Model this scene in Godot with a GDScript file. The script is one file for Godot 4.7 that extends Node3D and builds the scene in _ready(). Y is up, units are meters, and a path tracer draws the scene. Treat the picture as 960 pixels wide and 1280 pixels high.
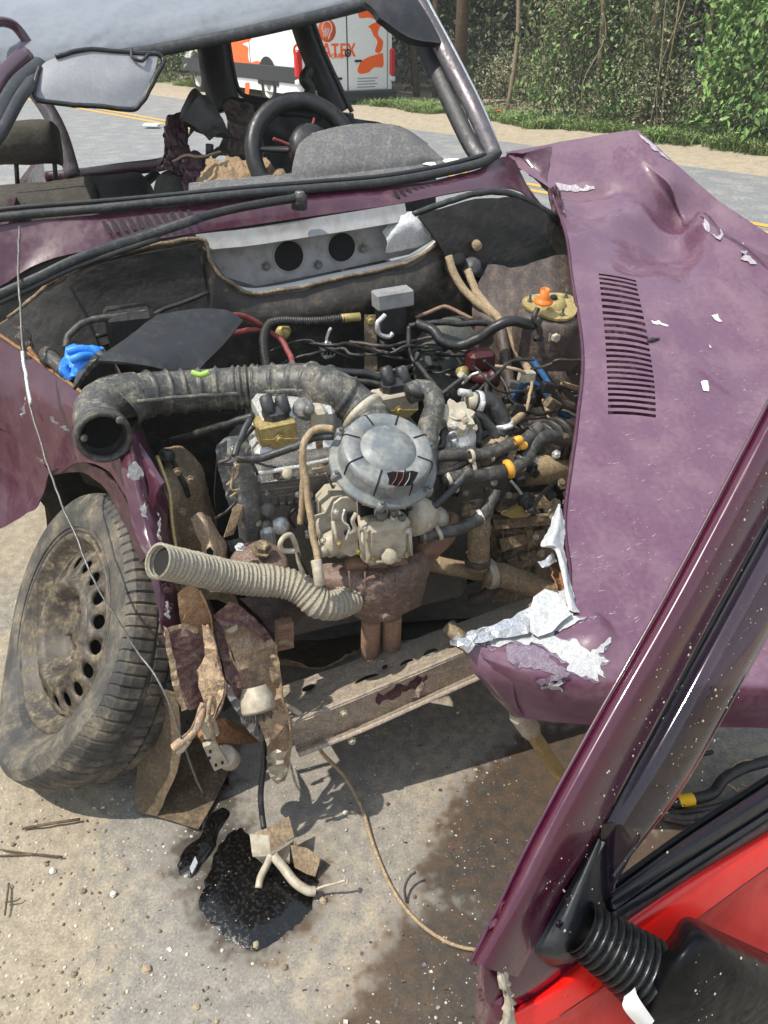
extends Node3D
# ------------------------------------------------------------------ frame of reference
# Camera at EYE, tilted down. The wrecked car has axes of its own: x to its left side, y up, z forward, origin under the front axle.
const F := 970.0
const TILT := deg_to_rad(32.3)
const EYE := Vector3(0, 1.38, 0)
const CAR := Vector3(0, 0, -1.66)
const YAW := deg_to_rad(20.0)
var cp := cos(TILT)
var sp := sin(TILT)
var fwd := Vector3(0, -sp, -cp)
var car_z := Vector3(sin(YAW), 0, cos(YAW))
var car_x := Vector3(cos(YAW), 0, -sin(YAW))
var rng := RandomNumberGenerator.new()
var names := {}
var M := {}
var wob := FastNoiseLite.new()

func sight(px: float, py: float) -> Vector3:
	var x := (px - 480.0) / F
	var y := -(py - 640.0) / F
	return Vector3(x, y * cp - sp, -y * sp - cp)
func on_plane(px: float, py: float, pt: Vector3, n: Vector3) -> Vector3:
	var d := sight(px, py)
	return EYE + d * ((pt - EYE).dot(n) / d.dot(n))
func gy(px: float, py: float, y := 0.0) -> Vector3:
	return on_plane(px, py, Vector3(0, y, 0), Vector3.UP)
func gz(px: float, py: float, z: float) -> Vector3:
	return on_plane(px, py, Vector3(0, 0, z), Vector3.BACK)
func kz(px: float, py: float, z: float) -> Vector3:          # a point in the cross plane z of the car
	return on_plane(px, py, CAR + car_z * z, car_z)
func car(x: float, y: float, z: float) -> Vector3:
	return CAR + car_x * x + car_z * z + Vector3(0, y, 0)
func rp(p: Vector3, px: float) -> float:                      # how many metres px pixels are at p
	return px * (p - EYE).dot(fwd) / F
func K(list: Array) -> Array:
	var o := []
	for a in list: o.append(kz(a[0], a[1], a[2]))
	return o

# ------------------------------------------------------------------ objects
func numbered(called: String) -> String:
	if not names.has(called):
		names[called] = 0
		return called
	names[called] += 1
	return "%s_%03d" % [called, names[called]]
func meta(o: Node, label: String, category: String, group := "", kind := ""):
	if label: o.set_meta("label", label)
	if category: o.set_meta("category", category)
	if group: o.set_meta("group", group)
	if kind: o.set_meta("kind", kind)
func thing(called: String, label: String, category: String, at := Vector3.ZERO, group := "") -> Node3D:
	var o := Node3D.new()
	o.name = numbered(called)
	add_child(o)
	o.position = at
	meta(o, label, category, group)
	return o
func origin_of(n: Node) -> Vector3:
	var p := Vector3.ZERO
	while n != self and n is Node3D:
		p += n.position
		n = n.get_parent()
	return p
func obj(called: String, st, m: Material, parent: Node = null) -> MeshInstance3D:
	var o := MeshInstance3D.new()
	o.name = called if parent else numbered(called)
	var mesh: ArrayMesh = st.commit() if st is SurfaceTool else st
	o.mesh = mesh
	o.material_override = m
	if parent:
		parent.add_child(o, true)
		o.position = -origin_of(parent)
	else:
		add_child(o)
	return o
func struct(called: String, st, m: Material) -> MeshInstance3D:
	var o := obj(called, st, m)
	o.set_meta("kind", "structure")
	return o
func copy(o: Node3D, at: Vector3, label := "") -> Node3D:
	var base := String(o.name).rstrip("0123456789").trim_suffix("_")
	var c: Node3D = o.duplicate()
	c.name = numbered(base)
	add_child(c)
	c.position = at
	if label: c.set_meta("label", label)
	return c

# ------------------------------------------------------------------ mesh helpers
func mb() -> SurfaceTool:
	var st := SurfaceTool.new()
	st.begin(Mesh.PRIMITIVE_TRIANGLES)
	st.set_smooth_group(0)
	return st
func fin(st: SurfaceTool) -> ArrayMesh:
	st.generate_normals()
	st.index()
	return st.commit()
func tri(st: SurfaceTool, a: Vector3, b: Vector3, c: Vector3):
	st.add_vertex(a); st.add_vertex(b); st.add_vertex(c)
func quad(st: SurfaceTool, a: Vector3, b: Vector3, c: Vector3, d: Vector3):
	st.add_vertex(a); st.add_vertex(b); st.add_vertex(c)
	st.add_vertex(a); st.add_vertex(c); st.add_vertex(d)
func cat(a: Vector3, b: Vector3, c: Vector3, d: Vector3, t: float) -> Vector3:
	return 0.5 * (2.0 * b + (c - a) * t + (2.0 * a - 5.0 * b + 4.0 * c - d) * t * t + (3.0 * b - a - 3.0 * c + d) * t * t * t)
func cr(p: Array, i: int, t: float) -> Vector3:
	var n := p.size()
	return cat(p[maxi(i - 1, 0)] if i > 0 else 2.0 * p[0] - p[1], p[i], p[i + 1], p[i + 2] if i + 2 < n else 2.0 * p[n - 1] - p[n - 2], t)
func curve(p: Array, n: int) -> Array:
	if n <= 1: return p
	var o := []
	for i in p.size() - 1:
		for k in n: o.append(cr(p, i, float(k) / n))
	o.append(p[-1])
	return o
func even(p: Array, step: float) -> Array:                    # the same path in equal steps
	var c := curve(p, 12)
	var o := [c[0]]
	var left := step
	for i in c.size() - 1:
		var a: Vector3 = c[i]
		var b: Vector3 = c[i + 1]
		var l := a.distance_to(b)
		var s := 0.0
		while l - s >= left:
			s += left
			o.append(a.lerp(b, s / l))
			left = step
		left -= l - s
	if o[-1].distance_to(c[-1]) > step * 0.3: o.append(c[-1])
	return o
# p is the finished path, r one radius or one per point; flat squeezes the section along the second axis
func tube(st: SurfaceTool, p: Array, r, sides := 10, caps := true, flat := 1.0, upv := Vector3.ZERO):
	var rings := []
	var t0: Vector3 = (p[1] - p[0]).normalized()
	var u := upv if upv != Vector3.ZERO else (Vector3.UP if absf(t0.y) < 0.9 else Vector3.RIGHT)
	for i in p.size():
		var t: Vector3 = (p[mini(i + 1, p.size() - 1)] - p[maxi(i - 1, 0)]).normalized()
		u = (u - t * u.dot(t)).normalized()
		var v := t.cross(u)
		var rad: float = r[i] if r is Array else r
		var ring := []
		for k in sides:
			var a := TAU * k / sides
			ring.append(p[i] + (u * cos(a) * flat + v * sin(a)) * rad)
		rings.append(ring)
	for i in rings.size() - 1:
		for k in sides:
			var k2 := (k + 1) % sides
			quad(st, rings[i][k], rings[i + 1][k], rings[i + 1][k2], rings[i][k2])
	if caps:
		for k in sides:
			tri(st, p[0], rings[0][k], rings[0][(k + 1) % sides])
			tri(st, p[-1], rings[-1][(k + 1) % sides], rings[-1][k])
func hose(called: String, list: Array, rpx: float, m: Material, parent: Node, sides := 10) -> MeshInstance3D:
	var p := K(list)
	var st := mb()
	var c := curve(p, 7)
	var rr := []
	for i in c.size(): rr.append(rp(c[i], rpx) * (1.0 + 0.06 * wob.get_noise_3dv(c[i] * 160.0)))
	for i in c.size(): c[i] += Vector3(wob.get_noise_3dv(c[i] * 11.0), wob.get_noise_3dv(c[i] * 11.0 + Vector3(9, 0, 0)), 0) * 0.005
	tube(st, c, rr, sides)
	return obj(called, fin(st), m, parent)
# ribbed hose: ribs every pitch metres, raised by amp of the radius; open ends with an inner wall
func ribbed(st: SurfaceTool, path: Array, r: float, pitch: float, amp: float, sharp := 1.0, sides := 20, flare := 0.0, jig := 0.0):
	var p := even(path, pitch / 10.0)
	var rr := []
	for i in p.size():
		var w := pow(0.5 + 0.5 * cos(TAU * i / 10.0), sharp)
		var j := 1.0 + jig * wob.get_noise_2d(floor(i / 10.0) * 31.0, 7.0)
		rr.append(r * j * (1.0 - amp + amp * w) + flare * maxf(0.0, 1.0 - i / 8.0))
	tube(st, p, rr, sides, false)
	var q := []
	var ri := []
	for i in p.size():
		q.append(p[i]); ri.append(rr[i] * 0.86)
	tube(st, q, ri, sides, false)
	var t0: Vector3 = (p[1] - p[0]).normalized()
	ring_face(st, p[0], t0, rr[0], ri[0], sides)
func ring_face(st: SurfaceTool, c: Vector3, ax: Vector3, r1: float, r2: float, sides: int):
	var u := (Vector3.UP - ax * ax.y).normalized() if absf(ax.y) < 0.9 else (Vector3.RIGHT - ax * ax.x).normalized()
	var v := ax.cross(u)
	for k in sides:
		var a := TAU * k / sides
		var b := TAU * (k + 1) / sides
		quad(st, c + (u * cos(a) + v * sin(a)) * r1, c + (u * cos(b) + v * sin(b)) * r1, c + (u * cos(b) + v * sin(b)) * r2, c + (u * cos(a) + v * sin(a)) * r2)
func lathe(st: SurfaceTool, c: Vector3, ax: Vector3, prof: Array, n := 24):
	ax = ax.normalized()
	var u := (Vector3.UP - ax * ax.y).normalized() if absf(ax.y) < 0.9 else (Vector3.RIGHT - ax * ax.x).normalized()
	var v := ax.cross(u)
	for i in prof.size() - 1:
		for k in n:
			var a := TAU * k / n
			var b := TAU * (k + 1) / n
			var da := u * cos(a) + v * sin(a)
			var db := u * cos(b) + v * sin(b)
			quad(st, c + da * prof[i][0] + ax * prof[i][1], c + db * prof[i][0] + ax * prof[i][1], c + db * prof[i + 1][0] + ax * prof[i + 1][1], c + da * prof[i + 1][0] + ax * prof[i + 1][1])
func cyl(st: SurfaceTool, a: Vector3, b: Vector3, r: float, n := 14, bev := 0.12):
	var l := a.distance_to(b)
	var e := minf(r * bev, l * 0.2)
	lathe(st, a, b - a, [[0.0, 0.0], [r - e, 0.0], [r, e], [r, l - e], [r - e, l], [0.0, l]], n)
func hexa(st: SurfaceTool, c: Vector3, ax: Vector3, r: float, h: float):
	var s := SurfaceTool.new()
	s.begin(Mesh.PRIMITIVE_TRIANGLES)
	lathe(st, c, ax, [[r * 1.35, 0.0], [r * 1.35, h * 0.2], [r, h * 0.2], [r, h * 0.9], [r * 0.85, h], [0.0, h]], 6)
# chamfered box from its centre and three half-extent vectors
func box(st: SurfaceTool, c: Vector3, x: Vector3, y: Vector3, z: Vector3, bev := 0.004):
	var lx := x.length(); var ly := y.length(); var lz := z.length()
	bev = minf(bev, minf(lx, minf(ly, lz)) * 0.6)
	var X := x / lx; var Y := y / ly; var Z := z / lz
	var P := func(i: int, j: int, k: int, which: int) -> Vector3:
		var dx := lx - (bev if which != 0 else 0.0)
		var dy := ly - (bev if which != 1 else 0.0)
		var dz := lz - (bev if which != 2 else 0.0)
		return c + X * i * dx + Y * j * dy + Z * k * dz
	for s in [-1, 1]:
		quad(st, P.call(s, -1, -1, 0), P.call(s, 1, -1, 0), P.call(s, 1, 1, 0), P.call(s, -1, 1, 0))
		quad(st, P.call(-1, s, -1, 1), P.call(1, s, -1, 1), P.call(1, s, 1, 1), P.call(-1, s, 1, 1))
		quad(st, P.call(-1, -1, s, 2), P.call(1, -1, s, 2), P.call(1, 1, s, 2), P.call(-1, 1, s, 2))
	for a in [-1, 1]:
		for b in [-1, 1]:
			quad(st, P.call(a, b, -1, 0), P.call(a, b, 1, 0), P.call(a, b, 1, 1), P.call(a, b, -1, 1))
			quad(st, P.call(a, -1, b, 0), P.call(a, 1, b, 0), P.call(a, 1, b, 2), P.call(a, -1, b, 2))
			quad(st, P.call(-1, a, b, 1), P.call(1, a, b, 1), P.call(1, a, b, 2), P.call(-1, a, b, 2))
			for k in [-1, 1]: tri(st, P.call(a, b, k, 0), P.call(a, b, k, 1), P.call(a, b, k, 2))
# hard-edged version of any builder: flat normals
func hard() -> SurfaceTool:
	var st := SurfaceTool.new()
	st.begin(Mesh.PRIMITIVE_TRIANGLES)
	st.set_smooth_group(-1)
	return st
# a surface through rows of points; dent pushes it in and out by noise; thick gives it a back and edges
func grid(rows: Array, nu: int, nv: int, dent := 0.0, freq := 8.0) -> Array:
	var cols := []
	for r in rows: cols.append(curve(r, nu))
	var g := []
	var w: int = cols[0].size()
	for i in rows.size() - 1:
		for k in (nv if i < rows.size() - 2 else nv + 1):
			var row := []
			for j in w:
				var line := []
				for r in cols: line.append(r[j])
				row.append(cr(line, i, float(k) / nv))
			g.append(row)
	if dent > 0.0:
		var out := []
		for i in g.size():
			var row := []
			for j in w:
				var a: Vector3 = g[mini(i + 1, g.size() - 1)][j] - g[maxi(i - 1, 0)][j]
				var b: Vector3 = g[i][mini(j + 1, w - 1)] - g[i][maxi(j - 1, 0)]
				var p: Vector3 = g[i][j]
				row.append(p + a.cross(b).normalized() * dent * (wob.get_noise_3dv(p * freq) + 0.4 * absf(wob.get_noise_3dv(p * freq * 2.3 + Vector3(5, 3, 1)))))
			out.append(row)
		g = out
	return g
func sheet(st: SurfaceTool, g: Array, thick := 0.0):
	var h := g.size()
	var w: int = g[0].size()
	for i in h - 1:
		for j in w - 1: quad(st, g[i][j], g[i][j + 1], g[i + 1][j + 1], g[i + 1][j])
	if thick == 0.0: return
	st.set_smooth_group(1)
	var b := []
	for i in h:
		var row := []
		for j in w:
			var n: Vector3 = (g[mini(i + 1, h - 1)][j] - g[maxi(i - 1, 0)][j]).cross(g[i][mini(j + 1, w - 1)] - g[i][maxi(j - 1, 0)])
			n = n.normalized()
			if n.dot(EYE - g[i][j]) < 0.0: n = -n
			row.append(g[i][j] - n * thick)
		b.append(row)
	for i in h - 1:
		for j in w - 1: quad(st, b[i][j], b[i + 1][j], b[i + 1][j + 1], b[i][j + 1])
	st.set_smooth_group(-1)
	for i in h - 1:
		quad(st, g[i][0], g[i + 1][0], b[i + 1][0], b[i][0])
		quad(st, g[i][w - 1], b[i][w - 1], b[i + 1][w - 1], g[i + 1][w - 1])
	for j in w - 1:
		quad(st, g[0][j], b[0][j], b[0][j + 1], g[0][j + 1])
		quad(st, g[h - 1][j], g[h - 1][j + 1], b[h - 1][j + 1], b[h - 1][j])
	st.set_smooth_group(0)
func panel(called: String, rows: Array, m: Material, parent: Node, thick := 0.003, dent := 0.0, freq := 8.0, nu := 6, nv := 6) -> MeshInstance3D:
	var r := []
	for a in rows: r.append(K(a) if a[0] is Array else a)
	var st := hard() if dent >= 0.012 and freq >= 15.0 else mb()   # crushed sheet keeps its creases sharp
	sheet(st, grid(r, nu, nv, dent, freq), thick)
	return obj(called, fin(st), m, parent)
# an extruded flat outline; back is the thickness vector
func plate(st: SurfaceTool, pts: Array, back: Vector3):
	var n := back.normalized()
	var u := (Vector3.UP - n * n.y).normalized() if absf(n.y) < 0.9 else (Vector3.RIGHT - n * n.x).normalized()
	var v := n.cross(u)
	var flat := PackedVector2Array()
	for p in pts: flat.append(Vector2(p.dot(u), p.dot(v)))
	var ix := Geometry2D.triangulate_polygon(flat)
	for i in range(0, ix.size(), 3):
		tri(st, pts[ix[i]], pts[ix[i + 1]], pts[ix[i + 2]])
		tri(st, pts[ix[i]] + back, pts[ix[i + 2]] + back, pts[ix[i + 1]] + back)
	for i in pts.size():
		var j := (i + 1) % pts.size()
		quad(st, pts[i], pts[j], pts[j] + back, pts[i] + back)
func kplate(called: String, list: Array, thick: float, m: Material, parent: Node) -> MeshInstance3D:
	var st := hard()
	plate(st, K(list), -car_z * thick)
	st.generate_normals()
	return obj(called, st.commit(), m, parent)
# torn or crushed sheet: a ragged outline filled with irregular flat facets; place turns (x, y, lift) into a point
func crumple(called: String, pts: Array, place: Callable, lift: float, jitter: float, m: Material, parent: Node, cell := 10.0, rag := 0.12) -> MeshInstance3D:
	var out := PackedVector2Array()
	for i in pts.size():
		var p := Vector2(pts[i][0], pts[i][1])
		var q := Vector2(pts[(i + 1) % pts.size()][0], pts[(i + 1) % pts.size()][1])
		var n := maxi(1, int(p.distance_to(q) / (cell * 0.6)))
		for k in n:
			var e := p.lerp(q, float(k) / n)
			if k > 0: e += (q - p).orthogonal().normalized() * rng.randfn() * cell * rag
			out.append(e)
	var lo := out[0]
	var hi := out[0]
	for p in out:
		lo = lo.min(p)
		hi = hi.max(p)
	var all := out.duplicate()
	var y := lo.y + cell * 0.5
	while y < hi.y:
		var x := lo.x + cell * 0.5
		while x < hi.x:
			var p := Vector2(x + rng.randf_range(-0.35, 0.35) * cell, y + rng.randf_range(-0.35, 0.35) * cell)
			if Geometry2D.is_point_in_polygon(p, out): all.append(p)
			x += cell
		y += cell
	var ix := Geometry2D.triangulate_delaunay(all)
	var v := []
	for p in all: v.append(place.call(p.x, p.y, lift + rng.randf_range(-1.0, 1.0) * jitter))
	var st := hard()
	for i in range(0, ix.size(), 3):
		var c := (all[ix[i]] + all[ix[i + 1]] + all[ix[i + 2]]) / 3.0
		if Geometry2D.is_point_in_polygon(c, out): tri(st, v[ix[i]], v[ix[i + 1]], v[ix[i + 2]])
	st.generate_normals()
	return obj(called, st.commit(), m, parent)
# a box given by the photo's corners in one cross plane: (px0, py0)-(px1, py1) at z, deep metres deep
func kbox(called: String, x0: float, y0: float, x1: float, y1: float, z: float, deep: float, m: Material, parent: Node, bev := 0.005, roll := 0.0) -> MeshInstance3D:
	var a := kz(x0, y0, z); var b := kz(x1, y1, z)
	var c := (a + b) / 2.0
	var hx := absf((b - a).dot(car_x)) / 2.0
	var hy := absf(b.y - a.y) / 2.0
	var X := car_x * cos(roll) + Vector3.UP * sin(roll)
	var Y := Vector3.UP * cos(roll) - car_x * sin(roll)
	var st := hard()
	box(st, c - car_z * deep / 2.0, X * hx, Y * hy, car_z * deep / 2.0, bev)
	st.generate_normals()
	return obj(called, st.commit(), m, parent)

# ------------------------------------------------------------------ materials
func noise_bytes(size: int, seed_: int, freq: float, oct := 4) -> PackedByteArray:
	var n := FastNoiseLite.new()
	n.seed = seed_
	n.noise_type = FastNoiseLite.TYPE_SIMPLEX_SMOOTH
	n.frequency = freq
	n.fractal_octaves = oct
	var im := n.get_seamless_image(size, size)
	im.convert(Image.FORMAT_L8)
	return im.get_data()
var seeds := 10
var bump_tex: ImageTexture
var fine_tex: ImageTexture
func normal_from(size: int, seed_: int, freq: float, oct: int, strength: float) -> ImageTexture:
	var im := Image.create_from_data(size, size, false, Image.FORMAT_L8, noise_bytes(size, seed_, freq, oct))
	im.convert(Image.FORMAT_RGBA8)
	im.bump_map_to_normal_map(strength)
	return ImageTexture.create_from_image(im)
# base colour under patchy dust: colour and roughness (and metal) follow the same patches
func grunge(base: Color, rough: float, metal: float, dust: Color, amount: float, span := 0.3, bump := 0.5, size := 256, vary := 0.25, coat := 0.0) -> StandardMaterial3D:
	seeds += 3
	amount *= 0.88
	var a := noise_bytes(size, seeds, 0.026 * 256.0 / size, 5)
	var b := noise_bytes(size, seeds + 1, 0.11, 3)
	var lut := PackedByteArray()
	var dt := PackedFloat32Array()
	for i in 256:
		var t := smoothstep(1.0 - amount - 0.32, 1.0 - amount + 0.32, i / 255.0)
		dt.append(t)
	var px := PackedByteArray()
	px.resize(size * size * 4)
	var met := PackedByteArray()
	if metal > 0.0: met.resize(size * size)
	for i in size * size:
		var f := b[i] / 255.0
		var t := dt[clampi(int(a[i] * 0.72 + b[i] * 0.28), 0, 255)]
		var k := 1.0 - vary + 2.0 * vary * f
		px[i * 4] = clampi(int(lerpf(base.r, dust.r, t) * k * 255.0), 0, 255)
		px[i * 4 + 1] = clampi(int(lerpf(base.g, dust.g, t) * k * 255.0), 0, 255)
		px[i * 4 + 2] = clampi(int(lerpf(base.b, dust.b, t) * k * 255.0), 0, 255)
		px[i * 4 + 3] = clampi(int((lerpf(rough, 0.92, t) + (f - 0.5) * 0.15) * 255.0), 10, 255)
		if metal > 0.0: met[i] = int(metal * (1.0 - t) * 255.0)
	var m := StandardMaterial3D.new()
	var tex := ImageTexture.create_from_image(Image.create_from_data(size, size, false, Image.FORMAT_RGBA8, px))
	m.albedo_texture = tex
	m.roughness = 1.0
	m.roughness_texture = tex
	m.roughness_texture_channel = BaseMaterial3D.TEXTURE_CHANNEL_ALPHA
	if metal > 0.0:
		m.metallic = 1.0
		m.metallic_texture = ImageTexture.create_from_image(Image.create_from_data(size, size, false, Image.FORMAT_L8, met))
		m.metallic_texture_channel = BaseMaterial3D.TEXTURE_CHANNEL_RED
	m.uv1_triplanar = true
	m.uv1_scale = Vector3.ONE / span
	if bump > 0.0:
		m.normal_enabled = true
		m.normal_texture = bump_tex
		m.normal_scale = bump
	if coat > 0.0:
		m.clearcoat_enabled = true
		m.clearcoat = coat
		m.clearcoat_roughness = 0.08
	m.cull_mode = BaseMaterial3D.CULL_DISABLED
	return m
func plain(c: Color, rough: float, metal := 0.0) -> StandardMaterial3D:
	var m := StandardMaterial3D.new()
	m.albedo_color = c
	m.roughness = rough
	m.metallic = metal
	m.cull_mode = BaseMaterial3D.CULL_DISABLED
	return m
func make_materials():
	bump_tex = normal_from(256, 5, 0.05, 4, 3.0)
	fine_tex = normal_from(256, 6, 0.25, 2, 2.0)
	var tan := Color(0.60, 0.53, 0.42)
	var earth := Color(0.42, 0.36, 0.28)
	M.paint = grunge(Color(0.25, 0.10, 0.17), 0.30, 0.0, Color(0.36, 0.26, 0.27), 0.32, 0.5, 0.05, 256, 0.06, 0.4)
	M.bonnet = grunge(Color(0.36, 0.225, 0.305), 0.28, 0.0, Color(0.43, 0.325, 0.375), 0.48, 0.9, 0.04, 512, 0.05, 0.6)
	M.door_paint = grunge(Color(0.26, 0.05, 0.15), 0.22, 0.0, Color(0.28, 0.07, 0.17), 0.25, 0.5, 0.0, 256, 0.04, 0.6)
	M.door_red = grunge(Color(0.94, 0.09, 0.07), 0.3, 0.0, Color(0.92, 0.15, 0.12), 0.3, 0.5, 0.0, 256, 0.03, 0.3)
	M.roof = grunge(Color(0.40, 0.42, 0.45), 0.35, 0.0, Color(0.46, 0.47, 0.49), 0.5, 0.3, 0.0, 256, 0.04, 0.4)
	M.dark_paint = grunge(Color(0.20, 0.08, 0.14), 0.35, 0.0, Color(0.42, 0.34, 0.30), 0.35, 0.3, 0.2)
	M.chip = grunge(Color(0.70, 0.71, 0.71), 0.45, 0.0, Color(0.56, 0.55, 0.56), 0.38, 0.08, 0.2)
	M.bare = grunge(Color(0.72, 0.73, 0.74), 0.3, 0.7, Color(0.52, 0.50, 0.50), 0.35, 0.12, 0.4)
	M.silver_paint = grunge(Color(0.54, 0.545, 0.55), 0.45, 0.0, Color(0.42, 0.395, 0.36), 0.38, 0.3, 0.05, 256, 0.07)
	M.pad = grunge(Color(0.085, 0.08, 0.075), 0.7, 0.0, Color(0.24, 0.215, 0.185), 0.38, 0.3, 0.6)
	M.firewall = grunge(Color(0.125, 0.112, 0.10), 0.55, 0.0, Color(0.34, 0.30, 0.25), 0.40, 0.3, 0.4)
	M.rubber = grunge(Color(0.15, 0.155, 0.16), 0.45, 0.0, Color(0.36, 0.355, 0.34), 0.34, 0.2, 0.2)
	M.black = grunge(Color(0.10, 0.10, 0.105), 0.4, 0.0, Color(0.24, 0.23, 0.21), 0.32, 0.25, 0.15)
	M.gloss_black = grunge(Color(0.035, 0.04, 0.048), 0.32, 0.0, Color(0.06, 0.065, 0.075), 0.25, 0.25, 0.25, 256, 0.1)
	M.gloss_black.metallic_specular = 0.3
	M.duct = grunge(Color(0.23, 0.23, 0.225), 0.42, 0.0, Color(0.58, 0.55, 0.47), 0.38, 0.2, 0.3)
	M.alu = grunge(Color(0.80, 0.80, 0.79), 0.26, 0.45, Color(0.60, 0.57, 0.50), 0.34, 0.15, 0.4)
	M.alu_dark = grunge(Color(0.40, 0.40, 0.395), 0.32, 0.5, Color(0.38, 0.345, 0.29), 0.40, 0.12, 0.7)
	M.filter = grunge(Color(0.42, 0.44, 0.45), 0.42, 0.15, Color(0.58, 0.57, 0.53), 0.42, 0.3, 0.2, 256, 0.08)
	M.cast = grunge(Color(0.69, 0.66, 0.59), 0.45, 0.1, Color(0.54, 0.49, 0.41), 0.40, 0.16, 0.5, 256, 0.12)
	M.dusty = grunge(Color(0.47, 0.40, 0.32), 0.75, 0.0, tan, 0.5, 0.2, 0.8)
	M.crumple = grunge(Color(0.50, 0.42, 0.36), 0.6, 0.0, Color(0.70, 0.61, 0.48), 0.55, 0.14, 0.7)
	M.rail = grunge(Color(0.44, 0.39, 0.36), 0.55, 0.0, Color(0.64, 0.58, 0.49), 0.55, 0.2, 0.4)
	M.brownmetal = grunge(Color(0.25, 0.21, 0.20), 0.5, 0.0, Color(0.40, 0.35, 0.29), 0.42, 0.2, 0.4)
	M.shield = grunge(Color(0.41, 0.335, 0.31), 0.5, 0.1, Color(0.56, 0.48, 0.41), 0.42, 0.2, 0.3)
	M.rust = grunge(Color(0.46, 0.30, 0.19), 0.8, 0.0, Color(0.62, 0.49, 0.34), 0.5, 0.1, 0.8)
	M.manifold = grunge(Color(0.50, 0.38, 0.31), 0.8, 0.0, Color(0.55, 0.46, 0.38), 0.45, 0.12, 0.6)
	M.gear = grunge(Color(0.36, 0.31, 0.25), 0.5, 0.3, Color(0.60, 0.53, 0.42), 0.5, 0.2, 0.6)
	M.hose = grunge(Color(0.17, 0.17, 0.17), 0.5, 0.0, Color(0.45, 0.42, 0.36), 0.42, 0.12, 0.3)
	M.wire = grunge(Color(0.09, 0.09, 0.09), 0.45, 0.0, Color(0.35, 0.31, 0.26), 0.36, 0.12, 0.2)
	M.tan_hose = grunge(Color(0.52, 0.45, 0.35), 0.7, 0.0, Color(0.66, 0.58, 0.46), 0.5, 0.12, 0.3)
	M.paper_hose = grunge(Color(0.53, 0.51, 0.46), 0.75, 0.0, Color(0.63, 0.59, 0.50), 0.46, 0.1, 0.9)
	M.gold = grunge(Color(0.62, 0.55, 0.33), 0.4, 0.4, Color(0.68, 0.60, 0.46), 0.4, 0.1, 0.3)
	M.red_wire = grunge(Color(0.48, 0.15, 0.16), 0.5, 0.0, Color(0.50, 0.36, 0.32), 0.45, 0.1, 0.1)
	M.blue_wire = grunge(Color(0.16, 0.38, 0.60), 0.45, 0.0, Color(0.38, 0.45, 0.50), 0.36, 0.1, 0.1)
	M.orange = plain(Color(0.78, 0.42, 0.10), 0.5)
	M.tyre = grunge(Color(0.20, 0.198, 0.195), 0.6, 0.0, Color(0.57, 0.52, 0.43), 0.44, 0.5, 0.15, 512, 0.08)
	M.rim = grunge(Color(0.20, 0.185, 0.165), 0.5, 0.1, Color(0.54, 0.48, 0.38), 0.46, 0.3, 0.15)
	M.seat = grunge(Color(0.24, 0.23, 0.21), 0.95, 0.0, Color(0.30, 0.285, 0.26), 0.4, 0.3, 0.5)
	M.dash = grunge(Color(0.33, 0.33, 0.33), 0.7, 0.0, Color(0.45, 0.43, 0.41), 0.42, 0.3, 0.3)
	M.cloth = grunge(Color(0.50, 0.42, 0.32), 0.95, 0.0, Color(0.60, 0.51, 0.40), 0.5, 0.2, 0.5)
	M.visor = grunge(Color(0.52, 0.53, 0.55), 0.5, 0.0, Color(0.58, 0.58, 0.59), 0.4, 0.3, 0.1, 256, 0.05)
	M.sheet = grunge(Color(0.30, 0.25, 0.19), 0.7, 0.0, Color(0.44, 0.38, 0.29), 0.46, 0.3, 0.3)
	M.glove = plain(Color(0.16, 0.50, 0.86), 0.45)
	M.glove.backlight_enabled = true
	M.glove.backlight = Color(0.05, 0.15, 0.3)
	M.white = plain(Color(0.86, 0.86, 0.85), 0.5)
	M.hole = plain(Color(0.012, 0.012, 0.012), 0.9)
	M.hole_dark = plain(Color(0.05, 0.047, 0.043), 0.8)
	M.yellow = plain(Color(0.92, 0.74, 0.05), 0.45)
	M.oil = grunge(Color(0.040, 0.036, 0.031), 0.10, 0.0, Color(0.06, 0.052, 0.045), 0.3, 0.08, 0.14, 256, 0.2)
	M.servo = grunge(Color(0.30, 0.33, 0.33), 0.5, 0.2, Color(0.42, 0.37, 0.31), 0.45, 0.2, 0.3)
	M.maroon = plain(Color(0.26, 0.09, 0.09), 0.45)
	M.scuff = grunge(Color(0.42, 0.36, 0.42), 0.5, 0.0, Color(0.52, 0.50, 0.54), 0.4, 0.1, 0.3)
	M.orange_clip = plain(Color(0.80, 0.58, 0.16), 0.5)
	M.seal = grunge(Color(0.10, 0.11, 0.125), 0.38, 0.0, Color(0.18, 0.19, 0.20), 0.3, 0.2, 0.1)
	M.door_red_dull = grunge(Color(0.84, 0.12, 0.10), 0.4, 0.0, Color(0.76, 0.20, 0.17), 0.4, 0.4, 0.0, 256, 0.04, 0.1)
	M.smoke = plain(Color(0.12, 0.085, 0.13, 0.60), 0.05)
	M.smoke.transparency = BaseMaterial3D.TRANSPARENCY_ALPHA
	M.rust_tan = grunge(Color(0.60, 0.42, 0.26), 0.7, 0.0, Color(0.72, 0.65, 0.53), 0.5, 0.08, 0.4)
	M.grey_trim = grunge(Color(0.30, 0.28, 0.30), 0.3, 0.3, Color(0.36, 0.34, 0.35), 0.3, 0.3, 0.1, 256, 0.05)
	M.beam = grunge(Color(0.50, 0.46, 0.42), 0.5, 0.0, Color(0.66, 0.60, 0.51), 0.5, 0.15, 0.4)
	M.boot = grunge(Color(0.06, 0.065, 0.072), 0.28, 0.0, Color(0.12, 0.12, 0.125), 0.3, 0.1, 0.2, 256, 0.1)
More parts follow.
